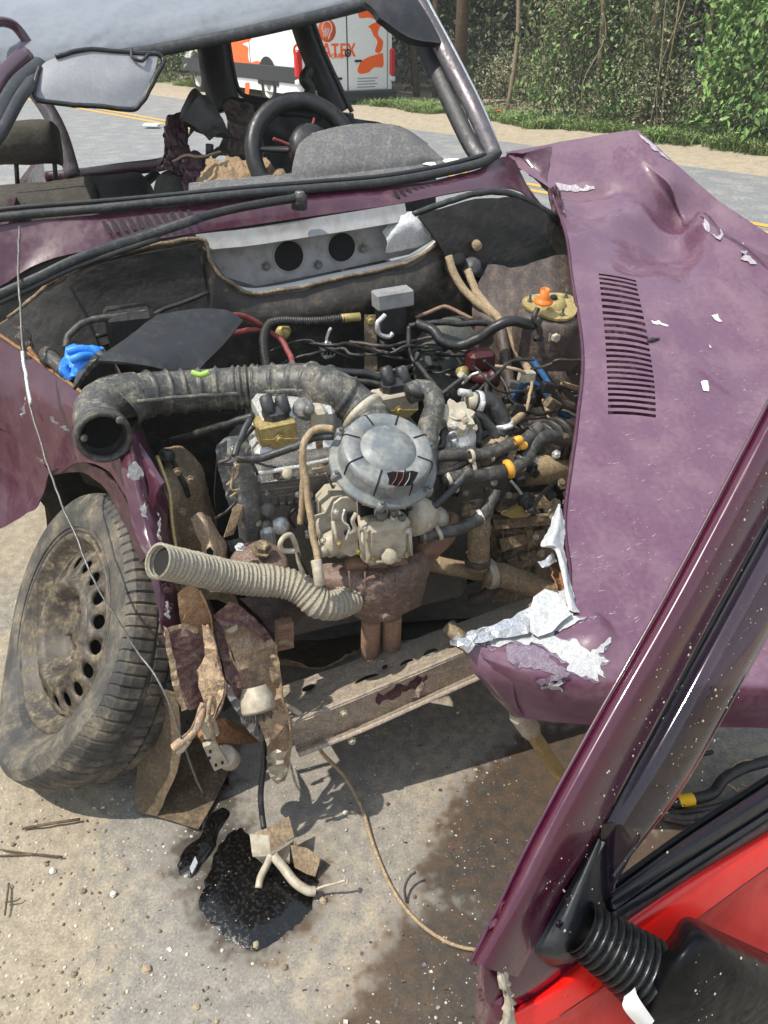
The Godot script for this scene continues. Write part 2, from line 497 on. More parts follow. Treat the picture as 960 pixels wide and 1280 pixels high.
	M.scrape = grunge(Color(0.66, 0.64, 0.66), 0.45, 0.2, Color(0.50, 0.45, 0.49), 0.42, 0.05, 0.3)
	M.shell = grunge(Color(0.33, 0.34, 0.345), 0.45, 0.1, Color(0.54, 0.52, 0.47), 0.40, 0.2, 0.2)
	M.plum_dusty = grunge(Color(0.30, 0.19, 0.22), 0.5, 0.0, Color(0.56, 0.48, 0.41), 0.48, 0.12, 0.3)
	M.leafbit = plain(Color(0.55, 0.68, 0.30), 0.7)

# ------------------------------------------------------------------ camera, sky, sun
func make_view():
	var c := Camera3D.new()
	c.name = "camera"
	c.fov = rad_to_deg(2.0 * atan(640.0 / F))
	c.near = 0.02
	c.far = 400.0
	c.position = EYE
	c.rotation.x = -TILT
	add_child(c)
	c.current = true
	var sky := ProceduralSkyMaterial.new()
	sky.sky_top_color = Color(0.76, 0.82, 0.90)
	sky.sky_horizon_color = Color(0.96, 0.955, 0.94)
	sky.sky_curve = 0.22
	sky.ground_bottom_color = Color(0.36, 0.33, 0.28)
	sky.ground_horizon_color = Color(0.60, 0.58, 0.54)
	sky.energy_multiplier = 1.32
	var s := Sky.new()
	s.sky_material = sky
	var e := Environment.new()
	e.background_mode = Environment.BG_SKY
	e.sky = s
	e.tonemap_mode = Environment.TONE_MAPPER_LINEAR
	e.tonemap_exposure = 1.22
	e.ambient_light_source = Environment.AMBIENT_SOURCE_SKY
	e.sdfgi_enabled = true
	e.ssao_enabled = true
	e.ssil_enabled = true
	e.fog_enabled = true
	e.fog_density = 0.0025
	e.fog_light_color = Color(0.86, 0.89, 0.88)
	var w := WorldEnvironment.new()
	w.name = "environment"
	w.environment = e
	add_child(w)
	var sun := DirectionalLight3D.new()
	sun.name = "sun"
	sun.light_energy = 1.45
	sun.light_color = Color(1.0, 0.97, 0.92)
	sun.light_angular_distance = 0.6
	sun.shadow_enabled = true
	add_child(sun)
	sun.look_at_from_position(Vector3.ZERO, Vector3(0.46, -0.86, -0.15), Vector3.UP)

# ------------------------------------------------------------------ the ground, the road, the far side
const ROAD := Vector3(0.65, 0, 0.76)      # along the road, towards the camera's right
const OUT := Vector3(0.76, 0, -0.65)      # across it, away from the camera
func along(s: float, o: float, y := 0.0) -> Vector3:
	return ROAD * s + OUT * o + Vector3(0, y, 0)
var puddle_lines := {}
func ground_height(x: float, z: float) -> float:
	return 0.005 * wob.get_noise_2d(x * 7.0, z * 7.0) + 0.0035 * wob.get_noise_2d(x * 26.0, z * 26.0)
func in_stain(px: float, py: float) -> float: return 0.0
func strip(o0: float, o1: float, y: float, s0 := -60.0, s1 := 40.0, n := 1) -> SurfaceTool:
	var st := mb()
	for i in n:
		var a := lerpf(s0, s1, float(i) / n)
		var b := lerpf(s0, s1, float(i + 1) / n)
		quad(st, along(a, o0, y), along(b, o0, y), along(b, o1, y), along(a, o1, y))
	return st
# outline of the wet patches, as points on the ground
var wet := [[[525, 1090], [545, 1050], [560, 1010], [600, 960], [640, 930], [700, 905], [760, 905], [800, 960], [790, 1060], [720, 1110], [660, 1130], [640, 1170], [600, 1140], [560, 1130], [535, 1115]],
	[[500, 1150], [560, 1130], [640, 1130], [760, 1060], [860, 1010], [960, 1040], [1100, 1200], [700, 1400], [380, 1400], [410, 1290], [455, 1240], [470, 1200], [490, 1175]]]
func make_ground():
	var big := grunge(Color(0.50, 0.46, 0.40), 0.95, 0.0, Color(0.60, 0.53, 0.42), 0.5, 1.7, 0.6, 512, 0.22)
	var st := mb()
	for i in 24:
		for j in 24:
			var f := func(k): return signf(k - 12.0) * pow(absf(k - 12.0) / 12.0, 2.5) * 300.0
			var a := Vector3(f.call(i), -0.03, f.call(j)); var b := Vector3(f.call(i + 1), -0.03, f.call(j)); var c := Vector3(f.call(i + 1), -0.03, f.call(j + 1)); var d := Vector3(f.call(i), -0.03, f.call(j + 1))
			quad(st, a, b, c, d)
	struct("ground", fin(st), big)
	# the dusty shoulder the wreck stands on: one finely uneven sheet with its own map of sand, old asphalt and wet stains
	var size := 1600
	var lo := Vector2(-1.9, -2.3)
	var span := 3.6
	var n1 := noise_bytes(400, 71, 0.010, 5)
	var n2 := noise_bytes(512, 72, 0.35, 2)
	var n3 := noise_bytes(512, 73, 0.06, 3)
	var polys := []
	var seep := [[[262, 1040], [296, 1024], [330, 1050], [398, 1080], [404, 1112], [392, 1148], [362, 1176], [320, 1196], [282, 1188], [250, 1160], [242, 1120], [252, 1080]], [[214, 1086], [226, 1050], [250, 1010], [240, 980], [262, 960], [292, 966], [292, 1010], [276, 1062], [254, 1092], [230, 1106]]]
	for w in wet + seep:
		var pv := PackedVector2Array()
		for p in w:
			var q := gy(p[0], p[1])
			pv.append(Vector2(q.x, q.z))
		polys.append(pv)
	# wet mask at low resolution: 1 inside, soft ragged border added by noise below
	var ms := 200
	var mask := PackedFloat32Array()
	mask.resize(ms * ms)
	for j in ms:
		for i in ms:
			var p := lo + Vector2(i + 0.5, j + 0.5) / ms * span
			var best := -1.0
			for pv in polys:
				var d := 9.0
				for k in pv.size():
					d = minf(d, p.distance_to(Geometry2D.get_closest_point_to_segment(p, pv[k], pv[(k + 1) % pv.size()])))
					if d > 1.0: break
				if not Geometry2D.is_point_in_polygon(p, pv): d = -d
				best = maxf(best, d)
			mask[j * ms + i] = best
	var px := PackedByteArray()
	px.resize(size * size * 3)
	var rgh := PackedByteArray()
	rgh.resize(size * size)
	for j in size:
		var z := lo.y + (j + 0.5) / size * span
		var fj := clampf((j + 0.5) * ms / size - 0.5, 0.0, ms - 1.001)
		var mj := int(fj)
		var tj := fj - mj
		for i in size:
			var x := lo.x + (i + 0.5) / size * span
			var a := n1[(j * 400 / size) * 400 + i * 400 / size] / 255.0
			var b := n2[(j % 512) * 512 + (i % 512)] / 255.0
			var c := n3[(j % 512) * 512 + ((i + 100) % 512)] / 255.0
			# sand on the camera's left, old asphalt on the right
			var s := smoothstep(0.12, 0.88, (a - 0.5) * 1.7 + (c - 0.5) * 0.7 + 0.5 - (x + 0.36 - z * 0.12) * 0.55)
			var r := lerpf(0.54, 0.605, s); var g := lerpf(0.52, 0.562, s); var bl := lerpf(0.485, 0.487, s)
			var k := 0.78 + 0.30 * b + 0.18 * (c - 0.5)
			if b > 0.84: k += 0.07
			var rough := 235.0
			var fi := clampf((i + 0.5) * ms / size - 0.5, 0.0, ms - 1.001)
			var mi := int(fi)
			var m0 := mj * ms + mi
			var d := lerpf(lerpf(mask[m0], mask[m0 + 1], fi - mi), lerpf(mask[m0 + ms], mask[m0 + ms + 1], fi - mi), tj) + (c - 0.5) * 0.07 + (b - 0.5) * 0.03
			if d > -0.03:
				var t := smoothstep(-0.03, 0.028, d)
				var o := smoothstep(0.35, 0.65, a * 0.6 + c * 0.4)
				r = lerpf(r, lerpf(0.215, 0.29, o), t); g = lerpf(g, lerpf(0.195, 0.235, o), t); bl = lerpf(bl, lerpf(0.17, 0.18, o), t)
				rough = lerpf(235.0, 165.0, t)
				k = lerpf(k, 0.78 + 0.44 * b, t)
			var at := (j * size + i)
			px[at * 3] = clampi(int(r * k * 255.0), 0, 255)
			px[at * 3 + 1] = clampi(int(g * k * 255.0), 0, 255)
			px[at * 3 + 2] = clampi(int(bl * k * 255.0), 0, 255)
			rgh[at] = int(rough)
	var m := StandardMaterial3D.new()
	m.albedo_texture = ImageTexture.create_from_image(Image.create_from_data(size, size, false, Image.FORMAT_RGB8, px))
	m.roughness = 1.0
	m.roughness_texture = ImageTexture.create_from_image(Image.create_from_data(size, size, false, Image.FORMAT_L8, rgh))
	m.cull_mode = BaseMaterial3D.CULL_DISABLED
	st = mb()
	var n := 300
	var pos := func(i, j):
		var x: float = lo.x + span * i / n
		var z: float = lo.y + span * j / n
		var rough_side := clampf(0.6 - x * 0.8, 0.25, 1.3)
		return Vector3(x, 0.9 * rough_side * ground_height(x, z), z)
	var rows := []
	for j in n + 1:
		var row := []
		for i in n + 1: row.append(pos.call(i, j))
		rows.append(row)
	for j in n:
		for i in n:
			for q in [[i, j], [i + 1, j], [i + 1, j + 1], [i, j], [i + 1, j + 1], [i, j + 1]]:
				st.set_uv(Vector2(float(q[0]) / n, float(q[1]) / n))
				st.add_vertex(rows[q[1]][q[0]])
	st.generate_normals()
	struct("shoulder", st.commit(), m)
	# loose grit: far too many to count
	var pebble := pebble_mesh(3, 0.6)
	var mm := MultiMesh.new()
	mm.transform_format = MultiMesh.TRANSFORM_3D
	mm.use_colors = true
	mm.mesh = pebble
	var count := 9000
	mm.instance_count = count
	for i in count:
		var x := rng.randf_range(-1.5, 0.35)
		var z := rng.randf_range(-1.75, 0.1)
		var keep := clampf(0.42 - x * 0.75 + 0.9 * wob.get_noise_2d(x * 6.0, z * 6.0), 0.05, 1.0)
		var s := 0.0012 + 0.0032 * pow(rng.randf(), 3.0) * keep
		if rng.randf() > keep: s *= 0.5
		var bs := Basis(Vector3.UP, rng.randf() * TAU).scaled(Vector3(s, s * rng.randf_range(0.5, 0.9), s * rng.randf_range(0.7, 1.2)))
		mm.set_instance_transform(i, Transform3D(bs, Vector3(x, ground_height(x, z) * 0.8 + s * 0.2, z)))
		var v := rng.randf_range(0.30, 0.55)
		mm.set_instance_color(i, Color(v, v * rng.randf_range(0.84, 0.95), v * rng.randf_range(0.62, 0.85)))
	var pm := plain(Color.WHITE, 0.9)
	pm.vertex_color_use_as_albedo = true
	var mi := MultiMeshInstance3D.new()
	mi.name = "gravel"
	mi.multimesh = mm
	mi.material_override = pm
	add_child(mi)
	meta(mi, "fine loose gravel scattered over the sandy shoulder", "gravel", "", "stuff")
	# the carriageway behind the wreck
	var asphalt := grunge(Color(0.47, 0.475, 0.48), 0.85, 0.0, Color(0.56, 0.55, 0.53), 0.42, 2.6, 0.3, 512, 0.1)
	struct("road", fin(strip(2.3, 8.85, -0.012, -70, 40, 20)), asphalt)
	var ym := grunge(Color(0.80, 0.62, 0.24), 0.8, 0.0, Color(0.58, 0.53, 0.43), 0.3, 0.5, 0.0)
	for o in [6.28, 6.52]: struct("yellow_centre_line", fin(strip(o, o + 0.10, -0.008, -70, 40, 10)), ym)
	# sandy far verge, slightly humped
	var sand := grunge(Color(0.63, 0.58, 0.50), 0.95, 0.0, Color(0.56, 0.51, 0.43), 0.45, 1.3, 0.6, 512, 0.16)
	st = mb()
	var g := []
	for i in 90:
		var row := []
		for j in 9:
			var s := -50.0 + i * 1.0
			var o := 8.8 + j * 0.5
			var y := -0.01 + 0.10 * smoothstep(0.0, 3.0, float(j)) + 0.09 * wob.get_noise_2d(s * 0.8, o * 1.2) * minf(1.0, j)
			row.append(along(s, o + (0.16 * wob.get_noise_2d(s * 0.7, 3.0) if j == 0 else 0.0), y if j > 0 else -0.02))
		g.append(row)
	sheet(st, g)
	struct("verge", fin(st), sand)
	# dark forest floor rising a little behind
	st = mb()
	g = []
	for i in 60:
		var row := []
		for j in 8:
			var s := -70.0 + i * 2.0
			row.append(along(s, 11.6 + j * 4.0, -0.02 + 0.05 * j * j + 0.3 * wob.get_noise_2d(s * 0.3, j * 0.9)))
		g.append(row)
	sheet(st, g)
	struct("forest_floor", fin(st), grunge(Color(0.22, 0.20, 0.13), 0.95, 0.0, Color(0.20, 0.24, 0.12), 0.5, 1.5, 0.5))
func pebble_mesh(seed_: int, sq: float) -> ArrayMesh:
	var r2 := RandomNumberGenerator.new()
	r2.seed = seed_
	var st := hard()
	var ring := []
	var a0 := r2.randf()
	for k in 2:
		var row := []
		for i in 6:
			var a := a0 + TAU * (i + 0.5 * k) / 6.0
			row.append(Vector3(cos(a) * r2.randf_range(0.7, 1.1), -0.25 + 0.55 * k, sin(a) * r2.randf_range(0.7, 1.1)) * (0.8 if k else 1.0))
		ring.append(row)
	for i in 6:
		var j := (i + 1) % 6
		quad(st, ring[0][i], ring[0][j], ring[1][j], ring[1][i])
		tri(st, ring[1][i], ring[1][j], Vector3(0.1, sq, 0.05))
	st.generate_normals()
	return st.commit()

# ------------------------------------------------------------------ plants
var leaf_mats := {}
# a leaf: two bent triangle pairs, tip pointing along d
func leaf(st: SurfaceTool, p: Vector3, d: Vector3, up: Vector3, l: float, w: float, c: Color):
	var s := d.cross(up).normalized()
	var n := s.cross(d).normalized()
	var a := p
	var b := p + d * l * 0.5 + s * w + n * w * 0.35
	var e := p + d * l - n * l * 0.12
	var f := p + d * l * 0.5 - s * w + n * w * 0.35
	st.set_color(c)
	st.add_vertex(a); st.add_vertex(b); st.add_vertex(e)
	st.add_vertex(a); st.add_vertex(e); st.add_vertex(f)
# a crown of clumps filling an upright volume; kind 0 broad leaves, 1 fine hanging vine leaves, 2 bright drooping fans
func crown(seed_: int, h: float, r: float, clumps: int, per: int, size: float, tone: Array, droop: float, y0 := 0.1, shape := 0) -> ArrayMesh:
	var g := RandomNumberGenerator.new()
	g.seed = seed_
	var st := SurfaceTool.new()
	st.begin(Mesh.PRIMITIVE_TRIANGLES)
	st.set_smooth_group(-1)
	for k in clumps:
		var y := lerpf(y0, h, g.randf())
		var t := (y - y0) / (h - y0)
		var prof := 1.0
		if shape == 0: prof = sqrt(maxf(0.02, 1.0 - pow(absf(t * 2.0 - 0.85), 2.4) * 0.6))
		if shape == 1: prof = 0.75 + 0.25 * sin(t * 9.0 + seed_)
		var a := g.randf() * TAU
		var rr := r * prof * sqrt(g.randf_range(0.25, 1.0))
		var c := Vector3(cos(a) * rr, y, sin(a) * rr)
		var cr_ := size * g.randf_range(1.6, 4.2)
		var col: Color = tone[g.randi() % tone.size()]
		var kk := g.randf_range(0.6, 1.5)
		var hang := Vector3(g.randf_range(-1, 1), g.randf_range(-0.4, 0.4) - droop, g.randf_range(-1, 1)).normalized()
		for i in per:
			var o := Vector3(g.randfn(), g.randfn() * (1.0 + droop * 1.6), g.randfn()) * cr_ * 0.55
			var d := (hang + Vector3(g.randfn(), g.randfn() * 0.6, g.randfn()) * 0.55).normalized()
			var up := Vector3(g.randfn() * 0.5, 1.0, g.randfn() * 0.5).normalized()
			var l := size * g.randf_range(0.6, 1.25)
			var q := kk * g.randf_range(0.8, 1.2)
			leaf(st, c + o, d, up, l, l * g.randf_range(0.2, 0.34), Color(col.r * q, col.g * q, col.b * q))
	st.generate_normals()
	return st.commit()
func branch_work(seed_: int, h: float, r: float, trunk: float, n: int) -> ArrayMesh:
	var g := RandomNumberGenerator.new()
	g.seed = seed_
	var st := mb()
	var p := []
	for i in 7: p.append(Vector3(g.randfn() * 0.05 * i * trunk * 8.0, h * i / 6.0 * 0.92, g.randfn() * 0.05 * i * trunk * 8.0))
	p[0] = Vector3.ZERO
	var c := curve(p, 3)
	var rr := []
	for i in c.size(): rr.append(trunk * lerpf(1.15, 0.25, float(i) / c.size()))
	tube(st, c, rr, 8)
	for k in (9 if h > 2.5 and h < 5.0 else 0):      # dry vines hanging down in front
		var a := g.randf() * TAU
		var q := Vector3(cos(a), 0, sin(a)) * r * g.randf_range(0.7, 1.4)
		var y := h * g.randf_range(0.55, 1.0)
		var p2 := []
		for i in 6: p2.append(q * (1.0 + 0.06 * g.randfn()) + Vector3(g.randfn() * 0.07, y * (1.0 - i / 5.0), g.randfn() * 0.07))
		tube(st, curve(p2, 4), g.randf_range(0.006, 0.013), 5)
	for k in n:
		var t := g.randf_range(0.12, 0.95)
		var b: Vector3 = c[int(t * (c.size() - 1))]
		var a := g.randf() * TAU
		var e := b + Vector3(cos(a) * r * g.randf_range(0.5, 1.0), g.randf_range(-0.1, 0.5) * h * 0.3, sin(a) * r * g.randf_range(0.5, 1.0))
		var mid := (b + e) / 2.0 + Vector3(g.randfn(), g.randf() * 2.0, g.randfn()) * 0.08 * r
		tube(st, curve([b, mid, e], 4), trunk * g.randf_range(0.12, 0.3), 5)
	return fin(st)
func plant(called: String, label: String, cat_: String, group: String, c: Mesh, t: Mesh, at: Vector3, turn := 0.0) -> Node3D:
	var o := thing(called, label, cat_, at, group)
	var lm: StandardMaterial3D = M.leaf
	var a := MeshInstance3D.new(); a.name = "crown"; a.mesh = c; a.material_override = lm; o.add_child(a, true)
	if t:
		var b := MeshInstance3D.new(); b.name = "trunk"; b.mesh = t; b.material_override = M.pale_bark if called == "vine_sapling" else M.bark; o.add_child(b, true)
	o.rotation.y = turn
	return o
func make_plants():
	M.leaf = plain(Color.WHITE, 0.8)
	M.leaf.vertex_color_use_as_albedo = true
	M.leaf.backlight_enabled = true
	M.leaf.backlight = Color(0.25, 0.3, 0.1)
	M.pale_bark = grunge(Color(0.52, 0.47, 0.38), 0.9, 0.0, Color(0.40, 0.36, 0.28), 0.4, 0.3, 0.5)
	M.bark = grunge(Color(0.30, 0.24, 0.18), 0.9, 0.0, Color(0.42, 0.36, 0.28), 0.4, 0.5, 0.8)
	var olive := [Color(0.15, 0.17, 0.075), Color(0.18, 0.195, 0.10), Color(0.22, 0.22, 0.12), Color(0.10, 0.12, 0.05), Color(0.29, 0.27, 0.18), Color(0.33, 0.30, 0.21)]
	var green := [Color(0.115, 0.155, 0.065), Color(0.15, 0.19, 0.085), Color(0.085, 0.11, 0.05), Color(0.18, 0.21, 0.11), Color(0.24, 0.225, 0.135)]
	var bright := [Color(0.15, 0.26, 0.07), Color(0.11, 0.20, 0.05), Color(0.19, 0.30, 0.10), Color(0.08, 0.15, 0.04)]
	var dark := [Color(0.05, 0.075, 0.03), Color(0.075, 0.10, 0.045), Color(0.09, 0.105, 0.05)]
	var vine := [crown(1, 4.2, 0.55, 330, 15, 0.062, olive, 1.0, 0.25, 1), crown(2, 3.4, 0.75, 340, 15, 0.058, olive, 1.3, 0.05, 1), crown(3, 4.4, 0.6, 330, 15, 0.07, green, 0.8, 0.3, 1), crown(10, 3.0, 0.7, 300, 14, 0.06, [olive[2], olive[4], olive[5], green[0]], 1.4, 0.15, 1)]
	var bush := [crown(4, 1.5, 0.7, 170, 18, 0.075, green, 0.4), crown(5, 2.2, 0.9, 210, 18, 0.08, green + bright, 0.5), crown(6, 0.9, 0.65, 130, 16, 0.06, olive, 0.4), crown(11, 0.55, 0.5, 90, 14, 0.07, bright + olive, 0.2)]
	var big := crown(7, 3.4, 1.3, 420, 30, 0.10, bright + [Color(0.24, 0.36, 0.13)], 0.8, 0.15)
	var tall := [crown(8, 9.0, 2.2, 520, 22, 0.15, dark, 0.5, 0.8), crown(9, 8.0, 2.0, 480, 22, 0.15, [dark[1], green[2], dark[2]], 0.5, 0.3)]
	var wood := [branch_work(1, 4.2, 0.6, 0.04, 34), branch_work(2, 3.4, 0.7, 0.03, 34), branch_work(3, 4.4, 0.7, 0.055, 30), branch_work(12, 3.0, 0.7, 0.03, 40)]
	var stem := [branch_work(4, 1.5, 0.6, 0.02, 20), branch_work(5, 2.0, 0.8, 0.022, 20), branch_work(6, 0.8, 0.5, 0.014, 16), branch_work(13, 0.5, 0.4, 0.01, 10)]
	var bole := [branch_work(8, 9.0, 1.8, 0.11, 16), branch_work(9, 8.0, 1.6, 0.09, 16)]
	# vine-draped saplings along the verge, from the van towards the right edge of the picture
	var order := ["beside the tall pole", "right of the tall pole", "where a red flower glows", "above the torn corner of the purple bonnet", "behind the peak of the purple bonnet", "right of the bonnet's peak", "left of the bright green shrub", "behind the bright green shrub"]
	var k := 0
	for s in [-8.9, -7.9, -7.0, -6.1, -5.2, -4.3, -3.4, -2.5, -1.3, 0.0]:
		var v := k % 4
		plant("vine_sapling", "vine-draped sapling on the far verge, " + (order[k] if k < order.size() else ["just beyond the right edge of the picture", "farthest out beyond the right edge"][k - 8]), "sapling", "vine-draped saplings along the verge", vine[v], wood[v], along(s, 11.5 + 0.75 * sin(k * 2.3), 0.05), k * 1.7)
		k += 1
	plant("leafy_shrub", "large bright green shrub with drooping leaves at the right edge", "shrub", "", big, stem[1], gy(945, 192) + OUT * 0.85, 0.4)
	plant("low_bush", "dark low bush at the foot of the vines behind the bonnet's peak", "bush", "low bushes on the verge", bush[0], stem[0], along(-4.9, 10.75, 0.02), 1.0)
	plant("low_bush", "olive low bush left of the bright shrub, above the bonnet's folded edge", "bush", "low bushes on the verge", bush[2], stem[2], along(-3.3, 10.7, 0.02), 2.0)
	plant("low_bush", "green bush with pale shoots behind the windscreen pillar", "bush", "low bushes on the verge", bush[1], stem[1], along(-8.3, 11.0, 0.02), 3.0)
	plant("low_bush", "bush just right of the white van's rear corner", "bush", "low bushes on the verge", bush[2], stem[2], along(-10.3, 11.8, 0.02), 0.5)
	k = 0
	for q in [[-7.4, 10.75, 3], [-6.5, 10.9, 2], [-5.7, 10.7, 3], [-4.2, 10.8, 3], [-2.7, 10.7, 3], [-1.7, 10.9, 2], [-0.6, 10.8, 1]]:
		plant("verge_weed", "low weedy clump on the sandy verge, " + ["below the red flower", "left of the thin trunk", "above the bonnet's torn corner", "above the bonnet's peak", "at the foot of the bright shrub", "under the bright shrub's right side", "beyond the bright shrub"][k], "weed clump", "weed clumps along the verge", bush[q[2]], stem[q[2]], along(q[0], q[1], 0.02), k * 1.1)
		k += 1
	# the left side, seen through the windscreen opening
	k = 0
	for s in [-40.0, -36.5, -33.0, -30.0, -27.0, -24.0, -21.0, -18.0, -15.5]:
		plant("roadside_bush", "dark green bush in the hazy row far down the road", "bush", "bushes far down the road", bush[k % 2], stem[k % 2], along(s, 10.9 + 0.3 * sin(k * 1.9), 0.0), k * 1.3).scale = Vector3.ONE * 1.5
		k += 1
	# dark trees behind
	k = 0
	for row in 3:
		var s := -52.0 + row * 1.3
		while s < 8.0:
			var v := k % 2
			plant("forest_tree", "tall dark forest tree behind the roadside growth", "tree", "dark forest trees behind the verge", tall[v], bole[v], along(s + 0.7 * sin(k * 4.1), 13.6 + row * 3.2 + 0.6 * cos(k * 2.9), 0.1 + row * 0.6), k * 0.9)
			s += 3.1
			k += 1
	# two bare slim trunks among the vines and the wooden pole
	var st := mb()
	var base := gy(572, 138)
	tube(st, [base, base + Vector3(0.01, 2.0, 0), base + Vector3(0.0, 4.5, 0), base + Vector3(-0.03, 8.0, 0)], [0.115, 0.105, 0.10, 0.08], 14)
	var pole := obj("wooden_pole", fin(st), M.bark)
	meta(pole, "tall bare brown wooden pole standing between the van and the vines", "pole")
	for a in [[690, 150, 0.05, "thin dark tree trunk among the vines behind the bonnet"], [505, 128, 0.07, "slim dark trunk just right of the white van"], [528, 130, 0.06, "slim grey trunk left of the tall wooden pole"], [640, 150, 0.035, "thin pale trunk behind the bonnet's left upper edge"], [742, 158, 0.04, "thin pale trunk above the left slope of the bonnet's peak"], [815, 164, 0.045, "thin grey trunk right of the bonnet's peak"], [868, 172, 0.03, "slender leaning stem left of the bright green shrub"]]:
		st = mb()
		base = gy(a[0], a[1]) + OUT * (0.3 if a[0] < 600 else -0.1)
		var p := []
		for i in 6: p.append(base + Vector3(0.06 * sin(i * 2.1 + a[0]), i * 1.1, 0.05 * cos(i * 1.7)))
		tube(st, curve(p, 3), a[2], 8)
		meta(obj("slim_trunk", fin(st), M.bark if a[2] > 0.048 else M.pale_bark), a[3], "tree trunk")
	# grass along the foot of the growth
	var gm := grass_mesh()
	var mm := MultiMesh.new()
	mm.transform_format = MultiMesh.TRANSFORM_3D
	mm.use_colors = true
	mm.mesh = gm
	mm.instance_count = 7000
	for i in 7000:
		var s := rng.randf_range(-45.0, 3.0) if i > 3400 else rng.randf_range(-12.0, 1.0)
		var o := 10.0 + absf(rng.randfn()) * 0.45 + 0.3 * wob.get_noise_2d(s * 1.0, 0.0)
		var sc := rng.randf_range(0.35, 1.0) * (1.0 + 0.5 * wob.get_noise_2d(s * 2.0, o * 2.0))
		mm.set_instance_transform(i, Transform3D(Basis(Vector3.UP, rng.randf() * TAU).scaled(Vector3.ONE * sc), along(s, o, 0.03)))
		var c: Color = bright[rng.randi() % 4].lerp(Color(0.32, 0.33, 0.14), rng.randf() * 0.55)
		mm.set_instance_color(i, c)
	var mi := MultiMeshInstance3D.new()
	mi.name = "grass"
	mi.multimesh = mm
	mi.material_override = M.leaf
	add_child(mi)
	meta(mi, "fringe of green grass and weeds along the far verge", "grass", "", "stuff")
	# the one red flower
	st = mb()
	for i in 6: leaf(st, gz(623, 140, -13.6), Vector3(cos(i * 1.05), 0.3, sin(i * 1.05)).normalized(), Vector3.UP, 0.07, 0.03, Color(0.7, 0.12, 0.05))
	meta(obj("red_flower", fin(st), plain(Color(0.85, 0.25, 0.13), 0.6)), "small red flower in the greenery behind the windscreen pillar", "flower")
func grass_mesh() -> ArrayMesh:
	var g := RandomNumberGenerator.new()
	g.seed = 12
	var st := SurfaceTool.new()
	st.begin(Mesh.PRIMITIVE_TRIANGLES)
	st.set_smooth_group(-1)
	for i in 16:
		var a := g.randf() * TAU
		var b := Vector3(g.randfn() * 0.05, 0, g.randfn() * 0.05)
		var d := Vector3(cos(a) * 0.5, 1.0, sin(a) * 0.5).normalized()
		var l := g.randf_range(0.10, 0.24)
		var s := Vector3(-sin(a), 0, cos(a)) * 0.007
		var q := g.randf_range(0.8, 1.2)
		st.set_color(Color(q, q, q))
		var mid := b + d * l * 0.6
		var tip := b + d * l + Vector3(cos(a), -0.3, sin(a)) * l * 0.3
		tri(st, b - s, b + s, mid + s); tri(st, b - s, mid + s, mid - s); tri(st, mid - s, mid + s, tip)
	for i in 7: leaf(st, Vector3(g.randfn() * 0.06, g.randf_range(0.03, 0.12), g.randfn() * 0.06), Vector3(g.randfn(), 0.5, g.randfn()).normalized(), Vector3.UP, 0.07, 0.02, Color(1, 1, 1))
	st.generate_normals()
	return st.commit()

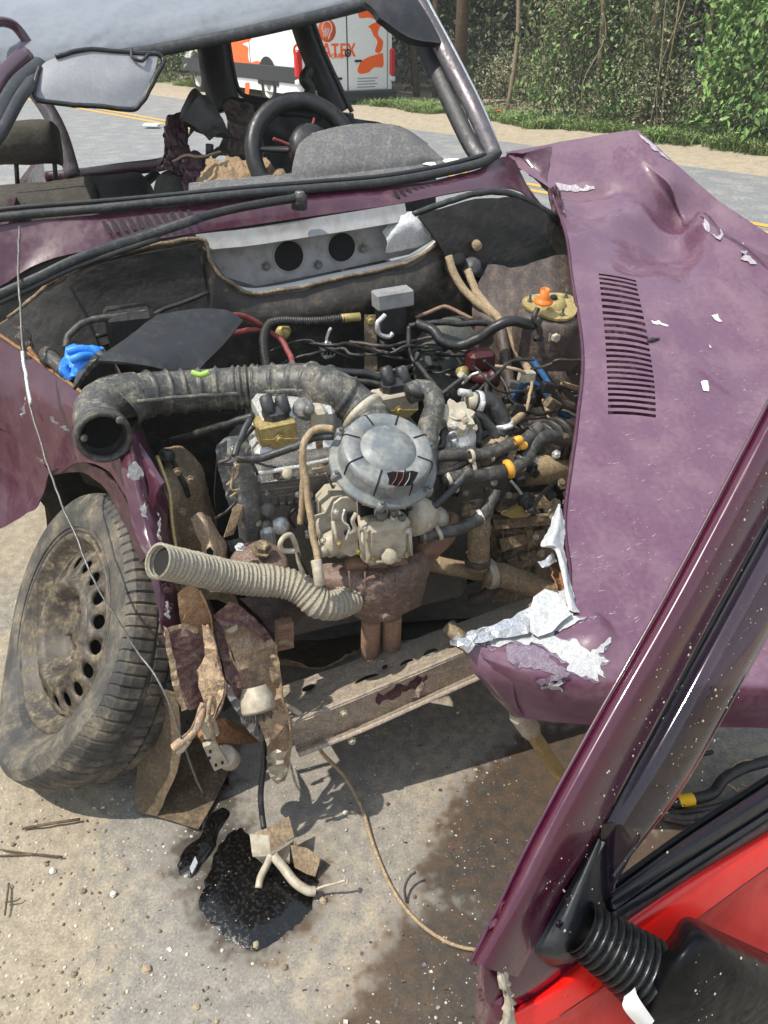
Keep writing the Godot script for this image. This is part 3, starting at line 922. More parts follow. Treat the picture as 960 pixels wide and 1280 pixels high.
# ------------------------------------------------------------------ the white van
func make_van():
	var o := thing("delivery_van", "white high-roofed delivery van with orange splashes parked on the far verge", "van", gy(375.5, 139.5))
	var B := o.position
	var R := Vector3(0.842, 0, -0.54)    # to its right
	var Z := Vector3(0.54, 0, 0.842)     # backwards, towards the camera
	var U := Vector3.UP
	var white := grunge(Color(0.93, 0.935, 0.94), 0.25, 0.0, Color(0.88, 0.875, 0.85), 0.25, 0.9, 0.0, 256, 0.03, 0.6)
	var grey := plain(Color(0.17, 0.175, 0.185), 0.6)
	var org := plain(Color(1.0, 0.40, 0.08), 0.35)
	var black := plain(Color(0.04, 0.04, 0.045), 0.45)
	var rear := func(px, py): return on_plane(px, py, B, Z)
	var side := func(px, py): return on_plane(px, py, B, R)
	var W := 2.0
	# body: cross sections along the length
	var sec := func(z: float, y0: float, y1: float, ins: float) -> Array:
		var p := []
		for a in [[0.0, y0], [0.0, y0 + 0.7], [0.0, 1.35], [0.02, y1 - 0.35], [0.10, y1 - 0.1], [0.34, y1], [1.66, y1], [1.90, y1 - 0.1], [1.98, y1 - 0.35], [2.0, 1.35], [2.0, y0 + 0.7], [2.0, y0]]:
			var x: float = a[0]
			var y: float = minf(a[1], y1)
			x = clampf(x, ins, W - ins)
			p.append(B + R * x + U * y - Z * z)
		return p
	var rings := [sec.call(0.0, 0.26, 3.0, 0.03), sec.call(0.05, 0.25, 3.04, 0.0), sec.call(1.5, 0.25, 3.06, 0.0), sec.call(4.3, 0.25, 3.04, 0.0), sec.call(4.9, 0.42, 2.45, 0.03), sec.call(5.5, 0.42, 1.5, 0.08), sec.call(6.0, 0.45, 1.1, 0.16)]
	var st := hard()
	for i in rings.size() - 1:
		for k in 12: quad(st, rings[i][k], rings[i][(k + 1) % 12], rings[i + 1][(k + 1) % 12], rings[i + 1][k])
	plate(st, rings[0], -Z * 0.01)
	st.generate_normals()
	obj("body", st.commit(), white, o)
	# two rear doors, proud panels with rounded outline
	for k in 2:
		var x0 := 0.14 + k * 0.87
		st = hard()
		box(st, B + R * (x0 + 0.425) + U * 1.40 + Z * 0.006, R * 0.424, U * 1.10, Z * 0.012, 0.008)
		st.generate_normals()
		var d := obj("rear_door", st.commit(), white, o)
		st = hard()
		box(st, B + R * (0.80 if k == 0 else 1.22) + U * (0.50 if k == 0 else 0.77) + Z * 0.03, R * 0.07, U * 0.018, Z * 0.02, 0.008)
		st.generate_normals()
		obj("handle", st.commit(), black, d)
	# round badge: ring with three spokes
	var bc := B + R * 1.005 + U * 0.90 + Z * 0.03
	st = mb()
	var ring := []
	for i in 25: ring.append(bc + (R * cos(TAU * i / 24) + U * sin(TAU * i / 24)) * 0.055)
	tube(st, ring, 0.012, 6, false)
	for i in 3: tube(st, [bc, bc + (R * sin(TAU * i / 3) + U * cos(TAU * i / 3)) * 0.055], 0.01, 5)
	obj("badge", fin(st), black, o)
	# lower cladding, bumper, sill, lamps
	st = hard()
	box(st, B - R * 0.012 + U * 0.56 - Z * 2.9, R * 0.02, U * 0.13, Z * 2.85, 0.01)
	st.generate_normals()
	obj("side_cladding", st.commit(), grey, o)
	st = hard()
	box(st, B + R * 1.0 + U * 0.20 + Z * 0.06, R * 1.01, U * 0.09, Z * 0.09, 0.03)
	st.generate_normals()
	var bump := obj("rear_bumper", st.commit(), grey, o)
	st = hard()
	box(st, B + R * 1.0 + U * 0.18 - Z * 0.2, R * 0.8, U * 0.07, Z * 0.25, 0.02)
	st.generate_normals()
	obj("towing_crossbar", st.commit(), black, bump)
	var red := plain(Color(0.78, 0.03, 0.06), 0.2)
	for x in [0.02, 1.98]:
		st = hard()
		box(st, B + R * x + U * 0.74 - Z * 0.03, R * 0.06, U * 0.22, Z * 0.07, 0.03)
		st.generate_normals()
		var l := obj("tail_lamp", st.commit(), red, o)
		st = hard()
		box(st, B + R * x + U * 0.46 - Z * 0.03, R * 0.06, U * 0.045, Z * 0.07, 0.02)
		st.generate_normals()
		obj("reversing_lens", st.commit(), M.white, l)
	# wheels on both sides at the rear and the front
	for q in [[0.0, 1.25], [1.75, 1.25], [0.0, 4.9], [1.75, 4.9]]:
		var c: Vector3 = B + R * (q[0] + 0.02) + U * 0.35 - Z * q[1]
		if q[0] == 0.0:
			st = hard()
			var arch := []
			for i in 13: arch.append(B - R * 0.018 + U * (0.36 + 0.47 * sin(PI * i / 12.0)) - Z * (q[1] - 0.45 * cos(PI * i / 12.0)))
			plate(st, arch, R * 0.01)
			st.generate_normals()
			obj("wheel_arch", st.commit(), black, o)
		st = mb()
		lathe(st, c - R * 0.03, R, [[0.21, 0.0], [0.25, -0.015], [0.32, 0.0], [0.35, 0.03], [0.35, 0.2], [0.3, 0.22], [0.0, 0.22]], 28)
		var t := obj("wheel", fin(st), plain(Color(0.09, 0.088, 0.085), 0.85), o)
		st = mb()
		lathe(st, c - R * 0.03, R, [[0.21, 0.0], [0.19, 0.03], [0.13, 0.06], [0.09, 0.01], [0.0, 0.01]], 24)
		obj("rim", fin(st), plain(Color(0.62, 0.61, 0.58), 0.4, 0.5), t)
	# panel seams, number plate and the side's rub line
	for x in [0.14, 1.005, 1.86]:
		st = hard()
		box(st, B + R * x + U * 1.4 + Z * 0.004, R * 0.006, U * 1.1, Z * 0.0155, 0.001)
		st.generate_normals()
		obj("door_seam", st.commit(), grey, o)
	for k in 2:
		st = hard()
		box(st, B + R * (0.50 + k * 0.99) + U * 1.62 + Z * 0.016, R * 0.30, U * 0.26, Z * 0.006, 0.005)
		st.generate_normals()
		obj("pressed_panel", st.commit(), white, o)
	for z in [2.0, 3.4]:
		st = hard()
		box(st, B - R * 0.001 + U * 1.5 - Z * z, R * 0.006, U * 0.8, Z * 0.006, 0.001)
		st.generate_normals()
		obj("side_seam", st.commit(), grey, o)
	# printed splashes
	var blob := func(called: String, pts: Array, f: Callable, n: Vector3, parent: Node):
		var p := []
		for a in pts: p.append(f.call(a[0], a[1]) + n * 0.004)
		p.append(p[0])
		var c := curve(p, 4)
		c.remove_at(c.size() - 1)
		var s2 := hard()
		plate(s2, c, -n * 0.004)
		s2.generate_normals()
		obj(called, s2.commit(), org, parent)
	var body := o.get_node("body")
	blob.call("orange_splash", [[276, -20], [340, -22], [326, 14], [310, 22], [303, 30], [311, 36], [315, 44], [312, 51], [303, 55], [310, 59], [310, 70], [313, 78], [322, 76], [331, 82], [335, 91], [280, 89]], side, -R * 1.0, body)
	blob.call("orange_splash", [[306.5, 104], [312, 104], [310.5, 120], [307, 119]], side, -R * 1.0, body)
	blob.call("orange_splash", [[398, -25], [494, -25], [482, 20], [473, 36], [472, 44], [478, 52], [475, 65], [468, 64], [471, 52], [466, 44], [462, 35], [459, 34], [464, 30], [470, 27], [462, 22], [448, 22], [446, 8], [433, 4], [418, 10], [394, 8], [396, 4], [415, 6], [425, -2]], rear, Z * 6.0, body)
	blob.call("orange_splash", [[478, 66], [478, 83], [467, 84], [460, 90], [450, 92], [446, 88], [450, 78], [458, 72], [470, 68]], rear, Z * 6.2, body)
	# round emblem with a bulb-like loop and a pointing hand's lines, and the lettering
	for q in [[408, 38, 12.5, rear, Z * 0.022], [332.5, 26, 5.5, side, -R * 0.006]]:
		var c: Vector3 = q[3].call(q[0], q[1]) + q[4]
		var n: Vector3 = q[4].normalized()
		var r := rp(c, q[2])
		st = mb()
		lathe(st, c, n, [[0.0, 0.004], [r, 0.004], [r, 0.0]], 28)
		var e := obj("emblem", fin(st), org, o)
		var u := R if n == Z else -Z
		u = R if absf(n.dot(Z)) > 0.5 else Z
		st = mb()
		var loop := []
		for i in 15:
			var a := -2.4 + 4.9 * i / 14.0
			loop.append(c + n * 0.006 + (u * sin(a) * 0.55 + U * (cos(a) * 0.55 + 0.22)) * r)
		loop.append(c + n * 0.006 + (u * 0.1 - U * 0.75) * r)
		tube(st, curve(loop, 3), r * 0.06, 5)
		for i in 3: tube(st, [c + n * 0.006 + (u * (-0.5 + 0.2 * i) - U * 0.55) * r, c + n * 0.006 + (u * (-0.15 + 0.2 * i) + U * 0.2) * r], r * 0.05, 5)
		obj("emblem_lines", fin(st), M.white, e)
	lettering("CORATEX", rear.call(405, 63.5) + Z * 0.022, R, 0.21, org, o)
	lettering("CARS", rear.call(421, 70) + Z * 0.022, R, 0.075, org, o)
	lettering("CORATEX", side.call(353, 27) - R * 0.01, Z, 0.24, org, o)
	# printed grey notice low on the right door
	st = mb()
	for i in 4:
		var a: Vector3 = rear.call(446, 99 + i * 3.6) + Z * 0.02
		quad(st, a, a + R * (0.44 - 0.05 * (i % 2)), a + R * (0.44 - 0.05 * (i % 2)) + U * 0.02, a + U * 0.02)
	obj("small_print", fin(st), plain(Color(0.6, 0.6, 0.61), 0.5), o)
func lettering(text: String, at: Vector3, right: Vector3, h: float, m: Material, parent: Node):
	var t := TextMesh.new()
	var f := SystemFont.new()
	f.font_names = PackedStringArray(["Droid Sans"])
	f.font_weight = 700
	t.font = f
	t.text = text
	t.font_size = 64
	t.pixel_size = h / 46.0
	t.depth = 0.004
	var o := MeshInstance3D.new()
	o.name = "lettering"
	o.mesh = t
	o.material_override = m
	parent.add_child(o, true)
	o.transform = Transform3D(Basis(right, Vector3.UP, right.cross(Vector3.UP)), at - origin_of(parent))

# ------------------------------------------------------------------ the wrecked car
var wreck: Node3D
func strap(called: String, list: Array, wpx: float, tpx: float, m: Material, parent: Node, sides := 10) -> MeshInstance3D:
	# a flattened rubber or trim profile; wpx half width across, tpx half thickness, in photo pixels
	var p := K(list)
	var c := curve(p, 7)
	var rr := []
	for q in c: rr.append(rp(q, wpx))
	var st := mb()
	tube(st, c, rr, sides, true, tpx / wpx, -sight(list[0][0], list[0][1]).normalized())
	return obj(called, fin(st), m, parent)
func bolt(px: float, py: float, z: float, rpx: float, m: Material, parent: Node, ax := Vector3.ZERO, called := "bolt") -> MeshInstance3D:
	var c := kz(px, py, z)
	var r := rp(c, rpx)
	var st := hard()
	hexb(st, c, car_z if ax == Vector3.ZERO else ax, r, r * 1.1)
	st.generate_normals()
	return obj(called, st.commit(), m, parent)
func hexb(st: SurfaceTool, c: Vector3, ax: Vector3, r: float, h: float):
	lathe(st, c - ax * h * 0.3, ax, [[r * 1.5, 0.0], [r * 1.5, h * 0.35], [r, h * 0.35], [r, h * 1.1], [r * 0.8, h * 1.25], [0.0, h * 1.25]], 6)
func knob(called: String, a: Vector3, b: Vector3, r: float, m: Material, parent: Node, n := 16, bev := 0.12) -> MeshInstance3D:
	var st := mb()
	cyl(st, a, b, r, n, bev)
	return obj(called, fin(st), m, parent)
func kknob(called: String, x0: float, y0: float, x1: float, y1: float, z0: float, z1: float, rpx: float, m: Material, parent: Node, n := 16, bev := 0.12) -> MeshInstance3D:
	var a := kz(x0, y0, z0)
	return knob(called, a, kz(x1, y1, z1), rp(a, rpx), m, parent, n, bev)

func make_body():
	var w := wreck
	# roof: from the windscreen header backwards, buckled upwards
	var head := [[-70, 92, -1.06], [-10, 90, -1.1], [58, 85, -1.12], [120, 71, -1.14], [200, 59, -1.16], [330, 33, -1.16], [450, 4, -1.16], [530, -18, -1.14]]
	var rows := []
	var dy := [0.0, 0.03, 0.075, 0.17, 0.26, 0.28, 0.05]
	var dz := [0.0, -0.022, -0.10, -0.42, -1.0, -1.75, -1.95]
	for i in 7:
		var r := []
		for a in head:
			var p := kz(a[0], a[1], a[2])
			r.append(p + Vector3.UP * dy[i] + car_z * dz[i])
		rows.append(r)
	panel("roof", rows, M.roof, w, 0.004, 0.010, 5.0, 8, 6)
	strap("windscreen_header_seal", [[-30, 205, -0.6], [0, 168, -0.72], [28, 118, -0.9], [56, 90, -1.1], [120, 74, -1.13], [200, 62, -1.15], [330, 36, -1.15], [450, 7, -1.15], [520, -14, -1.13]], 7.5, 6, M.rubber, w)
	strap("windscreen_pillar", [[-52, 220, -0.55], [-8, 158, -0.75], [20, 108, -0.95], [52, 80, -1.12]], 10, 6, M.rubber, w)
	strap("pillar_paint", [[-70, 205, -0.58], [-24, 145, -0.78], [4, 96, -0.98], [34, 66, -1.14]], 10, 5, M.paint, w)
	strap("gutter_rail", [[-70, 140, -0.8], [-20, 40, -1.1], [14, 30, -1.2], [40, 62, -1.2], [50, 78, -1.16]], 6, 6, M.paint, w)
	kplate("side_window", [[-40, 40, -1.5], [12, 42, -1.5], [26, 75, -1.5], [12, 110, -1.5], [-40, 170, -1.5]], 0.004, plain(Color(0.35, 0.38, 0.40), 0.08), w)
	# left pillar, seen on the right: bent, dark inside, grey metal edge outside
	strap("windscreen_pillar", [[500, -50, -1.15], [522, 2, -1.1], [552, 58, -0.95], [590, 132, -0.78], [618, 196, -0.6]], 11, 5, M.grey_trim, w)
	strap("pillar_trim", [[480, -40, -1.2], [512, 20, -1.12], [536, 70, -1.0], [560, 122, -0.85], [588, 180, -0.68], [604, 200, -0.62]], 11, 4, M.black, w)
	strap("pillar_edge", [[512, -50, -1.13], [536, 6, -1.08], [566, 62, -0.93], [603, 136, -0.76], [624, 190, -0.6]], 3.2, 3, M.bare, w)
	# windscreen lower seal
	strap("windscreen_seal", [[-60, 286, -0.47], [0, 272, -0.47], [60, 266, -0.47], [120, 261, -0.46], [200, 253, -0.45], [300, 243, -0.44], [400, 235, -0.45], [480, 228, -0.47], [550, 216, -0.5], [600, 204, -0.54], [622, 192, -0.58]], 5.6, 5.6, M.rubber, w)
	strap("windscreen_seal_lip", [[-60, 276, -0.49], [0, 262, -0.49], [120, 252, -0.48], [200, 245, -0.47], [300, 235, -0.46], [400, 227, -0.47], [480, 220, -0.49], [550, 208, -0.52], [606, 194, -0.57]], 3.2, 3.2, M.black, w)
	# cowl: purple strip with two rows of slots
	var top := [[-70, 296, -0.47], [0, 281, -0.47], [120, 268, -0.46], [250, 255, -0.45], [380, 243, -0.45], [500, 232, -0.48], [590, 214, -0.53], [628, 196, -0.58], [644, 200, -0.6]]
	var mid := [[-70, 330, -0.44], [0, 312, -0.44], [110, 288, -0.43], [250, 272, -0.42], [380, 256, -0.42], [500, 242, -0.44], [600, 222, -0.5], [640, 218, -0.56], [660, 232, -0.58]]
	var low := [[-70, 385, -0.42], [0, 358, -0.41], [70, 322, -0.40], [240, 292, -0.40], [380, 272, -0.40], [500, 254, -0.41], [600, 236, -0.46], [650, 240, -0.52], [690, 272, -0.55]]
	panel("cowl_panel", [top, mid, low], M.paint, w, 0.003, 0.004, 6.0, 6, 6)
	for i in 11: kplate("cowl_slot", [[127 + i * 10.6, 277 - i * 1.4, -0.432], [131.5 + i * 10.6, 276 - i * 1.4, -0.432], [139 + i * 10.6, 291 - i * 1.5, -0.402], [134.5 + i * 10.6, 292 - i * 1.5, -0.402]], 0.006, M.hole_dark, w)
	for i in 9: kplate("cowl_slot", [[492 + i * 8.2, 239 - i * 1.5, -0.437 - i * 0.006], [496 + i * 8.2, 238.4 - i * 1.5, -0.437 - i * 0.006], [501 + i * 8.2, 247 - i * 1.6, -0.422 - i * 0.006], [497 + i * 8.2, 247.6 - i * 1.6, -0.422 - i * 0.006]], 0.006, M.hole_dark, w)
	# wiper
	var arm := strap("wiper_arm", [[376, 247, -0.36], [330, 254, -0.365], [280, 264, -0.37], [230, 278, -0.36], [170, 296, -0.34], [100, 322, -0.31]], 5.5, 3.5, M.black, w)
	strap("wiper_blade", [[250, 272, -0.345], [180, 296, -0.335], [100, 322, -0.30], [40, 350, -0.28], [-40, 385, -0.26]], 6, 4, M.rubber, arm)
	strap("blade_edge", [[200, 298, -0.33], [100, 332, -0.295], [40, 360, -0.275], [-40, 396, -0.255]], 3.5, 2.5, M.black, arm)
	kknob("wiper_spindle", 374, 262, 374, 243, -0.37, -0.37, 10, M.rubber, arm, 16)
	kknob("spindle_nut", 375, 252, 375, 239, -0.36, -0.36, 6.5, M.alu_dark, arm, 6, 0.2)
	# plenum panel: silver, with two round holes, a lip below and a crushed white end
	panel("plenum_lid", [[[244, 293, -0.40], [320, 284, -0.40], [420, 268, -0.40], [506, 254, -0.40]], [[250, 303, -0.39], [320, 296, -0.39], [420, 281, -0.39], [508, 266, -0.39]], [[256, 313, -0.375], [320, 306, -0.375], [420, 291, -0.375], [508, 276, -0.375]]], M.silver_paint, w, 0.003, 0.002, 9.0, 6, 4)
	var plen := kplate("plenum_panel", [[258, 314, -0.43], [340, 303, -0.43], [430, 289, -0.43], [510, 274, -0.43], [540, 268, -0.43], [548, 296, -0.43], [512, 318, -0.43], [420, 338, -0.43], [320, 358, -0.43], [282, 346, -0.43]], 0.003, M.silver_paint, w)
	for h in [[361, 320, 18.5], [427, 309, 17.5]]:
		var c := kz(h[0], h[1], -0.428)
		var r := rp(c, h[2])
		var st := mb()
		lathe(st, c, car_z, [[r * 1.1, -0.001], [r * 1.07, 0.0025], [r, 0.001]], 28)
		obj("hole_rim", fin(st), M.silver_paint, plen)
		st = mb()
		lathe(st, c, car_z, [[r, 0.0015], [r * 0.99, 0.0016], [0.0, 0.0016]], 28)
		obj("hole", fin(st), M.hole, plen)
	for h in [[333, 333], [398, 331], [454, 311]]: bolt(h[0], h[1], -0.425, 4, M.alu_dark, plen)
	panel("plenum_floor", [[[276, 347, -0.415], [320, 360, -0.415], [420, 341, -0.415], [512, 320, -0.415], [548, 298, -0.415]], [[284, 352, -0.36], [322, 368, -0.36], [422, 348, -0.36], [514, 327, -0.36], [550, 304, -0.36]]], M.white, w, 0.003)
	panel("crushed_duct_end", [[[478, 290, -0.40], [500, 268, -0.40], [522, 266, -0.39], [540, 288, -0.38]], [[484, 302, -0.37], [504, 282, -0.36], [522, 280, -0.35], [538, 296, -0.35]], [[482, 316, -0.38], [506, 312, -0.37], [524, 308, -0.36], [540, 300, -0.36]]], M.chip, w, 0.003, 0.006, 20.0, 6, 5)
	# bulkhead with its turned, rusty lip
	var b0 := [[-30, 420, -0.40], [20, 392, -0.40], [70, 350, -0.40], [135, 322, -0.39], [245, 298, -0.385], [262, 322, -0.37], [286, 350, -0.355], [325, 365, -0.35], [420, 348, -0.35], [512, 327, -0.35], [552, 300, -0.355], [590, 262, -0.38], [640, 246, -0.42], [690, 268, -0.46], [716, 300, -0.48]]
	var b1 := [[-30, 450, -0.36], [20, 430, -0.36], [70, 395, -0.37], [135, 380, -0.38], [240, 362, -0.38], [262, 374, -0.36], [290, 392, -0.33], [330, 402, -0.32], [420, 388, -0.31], [512, 368, -0.31], [556, 345, -0.33], [596, 320, -0.36], [640, 312, -0.38], [690, 318, -0.40], [716, 340, -0.42]]
	var b2 := [[-30, 520, -0.30], [20, 500, -0.30], [70, 480, -0.32], [135, 460, -0.33], [240, 440, -0.33], [262, 440, -0.33], [290, 445, -0.33], [330, 446, -0.33], [420, 440, -0.33], [512, 425, -0.33], [556, 400, -0.32], [596, 385, -0.32], [640, 380, -0.32], [690, 380, -0.33], [716, 390, -0.34]]
	var b3 := [[96, 700, -0.28], [112, 690, -0.28], [130, 680, -0.3], [160, 670, -0.3], [240, 660, -0.3], [262, 655, -0.3], [290, 655, -0.3], [330, 650, -0.3], [420, 640, -0.3], [512, 630, -0.3], [556, 610, -0.3], [596, 600, -0.3], [640, 590, -0.3], [690, 590, -0.3], [716, 590, -0.3]]
	var b4 := []
	for a in b3: b4.append([a[0], a[1] + 150, -0.27])
	var bulk := panel("bulkhead", [b0, b1, b2, b3, b4], M.firewall, w, 0.003, 0.008, 9.0, 5, 6)
	panel("cowl_gutter", [[[-90, 376, -0.43], [0, 352, -0.42], [70, 318, -0.41], [150, 304, -0.405], [240, 290, -0.405]], [[-90, 440, -0.41], [0, 404, -0.405], [70, 352, -0.40], [140, 324, -0.395], [245, 302, -0.39]]], M.pad, bulk, 0.003)
	hose("bulkhead_lip", [[10, 398, -0.395], [70, 350, -0.39], [135, 321, -0.385], [200, 305, -0.38], [252, 300, -0.375], [262, 325, -0.36], [284, 351, -0.345], [325, 366, -0.34], [420, 349, -0.34], [508, 328, -0.34], [548, 302, -0.345], [544, 285, -0.37], [520, 266, -0.39]], 2.6, M.gear, bulk, 8)
	hose("pad_edge", [[516, 268, -0.38], [560, 252, -0.39], [600, 240, -0.41], [640, 243, -0.43], [690, 268, -0.46], [716, 302, -0.48], [735, 360, -0.44]], 4, M.rubber, bulk, 8)
	panel("black_side_pad", [[[-30, 422, -0.385], [20, 394, -0.385], [70, 354, -0.385], [135, 327, -0.375], [246, 304, -0.37]], [[-30, 450, -0.345], [20, 430, -0.345], [70, 395, -0.355], [135, 376, -0.365], [256, 352, -0.365]], [[-30, 500, -0.29], [20, 480, -0.29], [70, 452, -0.30], [135, 430, -0.32], [262, 400, -0.345]]], M.pad, bulk, 0.008, 0.008, 10.0, 6, 6)
	panel("insulation_pad", [[[524, 270, -0.34], [560, 258, -0.35], [600, 248, -0.37], [644, 252, -0.39], [680, 276, -0.41]], [[556, 318, -0.315], [580, 300, -0.325], [610, 290, -0.345], [646, 286, -0.365], [686, 300, -0.39]], [[560, 336, -0.31], [590, 335, -0.32], [616, 340, -0.33], [650, 332, -0.34], [690, 330, -0.37]], [[566, 345, -0.30], [592, 346, -0.31], [620, 352, -0.32], [650, 340, -0.33], [688, 345, -0.36]]], M.pad, bulk, 0.012, 0.007, 12.0, 6, 6)
	# inner wings and floor: what closes the bay off from the daylight behind
	panel("inner_wing", [[car(0.62, 0.84, -0.50), car(0.62, 0.72, -0.2), car(0.58, 0.58, 0.05), car(0.54, 0.45, 0.3)], [car(0.57, 0.5, -0.42), car(0.57, 0.48, -0.15), car(0.55, 0.42, 0.1), car(0.52, 0.34, 0.3)], [car(0.5, 0.16, -0.42), car(0.5, 0.16, -0.15), car(0.5, 0.18, 0.1), car(0.5, 0.2, 0.3)]], M.brownmetal, w, 0.003, 0.02, 8.0)
	panel("inner_wing", [[car(-0.57, 0.74, -0.42), car(-0.56, 0.70, -0.15), car(-0.54, 0.56, 0.1), car(-0.50, 0.46, 0.25)], [car(-0.53, 0.5, -0.42), car(-0.53, 0.48, -0.15), car(-0.5, 0.42, 0.1), car(-0.48, 0.36, 0.25)], [car(-0.46, 0.16, -0.42), car(-0.46, 0.16, -0.15), car(-0.46, 0.18, 0.1), car(-0.46, 0.2, 0.25)]], M.brownmetal, w, 0.003, 0.015, 8.0)
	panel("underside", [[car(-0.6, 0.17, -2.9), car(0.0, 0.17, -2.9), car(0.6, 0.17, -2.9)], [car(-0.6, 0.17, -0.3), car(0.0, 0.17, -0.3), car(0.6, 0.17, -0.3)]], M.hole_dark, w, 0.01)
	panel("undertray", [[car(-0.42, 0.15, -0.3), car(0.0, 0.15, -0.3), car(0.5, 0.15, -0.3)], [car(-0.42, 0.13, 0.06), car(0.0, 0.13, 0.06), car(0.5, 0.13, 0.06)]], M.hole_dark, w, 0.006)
	# doors' lower rails, rear quarter, floor tub so the cabin is closed at the sides
	panel("sill", [[car(-0.775, 0.90, -0.75), car(-0.785, 0.88, -1.5), car(-0.73, 0.82, -2.9)], [car(-0.79, 0.55, -0.66), car(-0.79, 0.50, -1.5), car(-0.74, 0.45, -2.9)], [car(-0.74, 0.18, -0.62), car(-0.72, 0.18, -1.5), car(-0.70, 0.18, -2.9)]], M.paint, w, 0.02, 0.01, 4.0)
	panel("far_sill", [[car(0.62, 0.46, -0.5), car(0.66, 0.46, -1.5), car(0.66, 0.5, -2.9)], [car(0.66, 0.18, -0.5), car(0.68, 0.18, -1.5), car(0.68, 0.18, -2.9)]], M.paint, w, 0.02, 0.01, 4.0)
	panel("cabin_floor", [[car(-0.7, 0.24, -0.45), car(0, 0.30, -0.45), car(0.64, 0.24, -0.45)], [car(-0.7, 0.22, -1.5), car(0, 0.32, -1.5), car(0.64, 0.22, -1.5)], [car(-0.7, 0.3, -2.9), car(0, 0.3, -2.9), car(0.64, 0.3, -2.9)]], M.pad, w, 0.01)
	# dashboard: shelf behind the glass line and the hood over the instruments
	panel("dashboard", [[[236, 240, -0.53], [243, 239, -0.53], [250, 238, -0.53], [400, 226, -0.53], [560, 206, -0.57]], [[236, 232, -0.62], [243, 231, -0.62], [250, 229, -0.62], [400, 214, -0.62], [545, 196, -0.64]], [[236, 246, -0.72], [243, 245, -0.72], [250, 244, -0.72], [400, 226, -0.72], [545, 210, -0.72]], [[236, 312, -0.74], [243, 311, -0.74], [250, 310, -0.74], [400, 300, -0.74], [545, 290, -0.74]]], M.dash, w, 0.004, 0.003, 5.0)
	var hood := panel("instrument_hood", [[[364, 226, -0.56], [420, 224, -0.56], [480, 217, -0.57], [525, 208, -0.58], [556, 200, -0.6]], [[366, 206, -0.60], [420, 200, -0.59], [480, 196, -0.6], [525, 192, -0.6], [550, 194, -0.62]], [[374, 180, -0.70], [415, 170, -0.70], [460, 166, -0.70], [505, 166, -0.70], [540, 186, -0.70]], [[392, 168, -0.82], [425, 160, -0.82], [465, 156, -0.82], [500, 160, -0.82], [532, 180, -0.82]], [[392, 186, -0.86], [425, 180, -0.86], [465, 176, -0.86], [500, 178, -0.86], [532, 190, -0.86]]], M.dash, w, 0.004, 0.002, 6.0)
	kplate("paper_scrap", [[528, 205, -0.575], [545, 199, -0.61], [574, 198, -0.60], [566, 207, -0.565], [544, 208, -0.565]], 0.002, M.white, hood)
	for a in [[424, 224], [490, 216]]: kplate("vent_slot", [[a[0], a[1], -0.565], [a[0] + 14, a[1] - 2, -0.565], [a[0] + 14, a[1] - 5, -0.575], [a[0], a[1] - 3, -0.575]], 0.003, M.hole, hood)
	# steering wheel
	var c := kz(382, 194, -1.0)
	var n := (car_z * 0.86 + Vector3.UP * 0.48 + car_x * 0.04).normalized()
	var u := car_x - n * n.dot(car_x)
	u = u.normalized()
	var v := n.cross(u)
	var R := rp(c, 66)
	var ring := []
	for i in 41: ring.append(c + (u * cos(TAU * i / 40) + v * sin(TAU * i / 40)) * R)
	var st := mb()
	tube(st, ring, rp(c, 10.5), 12, false)
	var sw := obj("steering_wheel", fin(st), M.black, w)
	st = mb()
	for a in [0.15, PI - 0.15, -PI / 2]:
		var e := c + (u * cos(a) + v * sin(a)) * R
		tube(st, curve([e, e.lerp(c, 0.6) + n * 0.02, c + n * 0.05], 4), [0.017, 0.017, 0.018, 0.02, 0.022, 0.024, 0.028, 0.03, 0.035], 8, true, 0.5)
	cyl(st, c + n * 0.02, c + n * 0.09, 0.065, 20, 0.3)
	obj("spokes", fin(st), M.black, sw)
	hose("red_accent", [[342, 174, -0.95], [352, 178, -0.95], [364, 183, -0.95], [374, 186, -0.95]], 2.2, M.red_wire, sw, 6)
	hose("red_accent", [[392, 148, -1.05], [388, 160, -1.0], [380, 176, -0.96]], 1.6, M.red_wire, sw, 6)
	st = mb()
	tube(st, [c + n * 0.06, kz(420, 230, -0.75)], 0.035, 10)
	obj("steering_column", fin(st), M.black, sw)
	# visors
	panel("sun_visor", [[[46, 92, -1.02], [60, 76, -1.04], [108, 63, -1.05], [150, 65, -1.06], [198, 68, -1.07]], [[45, 108, -1.0], [62, 100, -1.0], [108, 98, -1.0], [150, 100, -1.0], [192, 92, -1.03]], [[44, 124, -0.97], [62, 126, -0.97], [108, 131, -0.97], [150, 135, -0.97], [172, 132, -0.98]]], M.visor, w, 0.016, 0.0015, 6.0, 6, 6)
	hose("visor_edge", [[50, 84, -1.03], [44, 106, -0.99], [44, 122, -0.965], [60, 128, -0.965], [108, 132, -0.965], [160, 136, -0.965], [176, 130, -0.97], [194, 98, -1.01], [205, 76, -1.06], [196, 67, -1.07], [176, 67, -1.065], [108, 62, -1.05], [70, 72, -1.04]], 3, M.black, w.get_node("sun_visor"), 8)
	hose("visor_clip", [[165, 62, -1.06], [166, 72, -1.04], [178, 76, -1.035], [186, 68, -1.06]], 2, M.black, w.get_node("sun_visor"), 8)
	panel("sun_visor", [[[456, 2, -1.02], [486, -8, -1.03], [514, -12, -1.04]], [[468, 12, -0.99], [500, 16, -0.98], [532, 14, -0.99]], [[474, 20, -0.97], [510, 42, -0.95], [550, 48, -0.95]], [[476, 23, -0.965], [512, 47, -0.94], [550, 54, -0.94]]], M.black, w, 0.02, 0.001, 6.0)
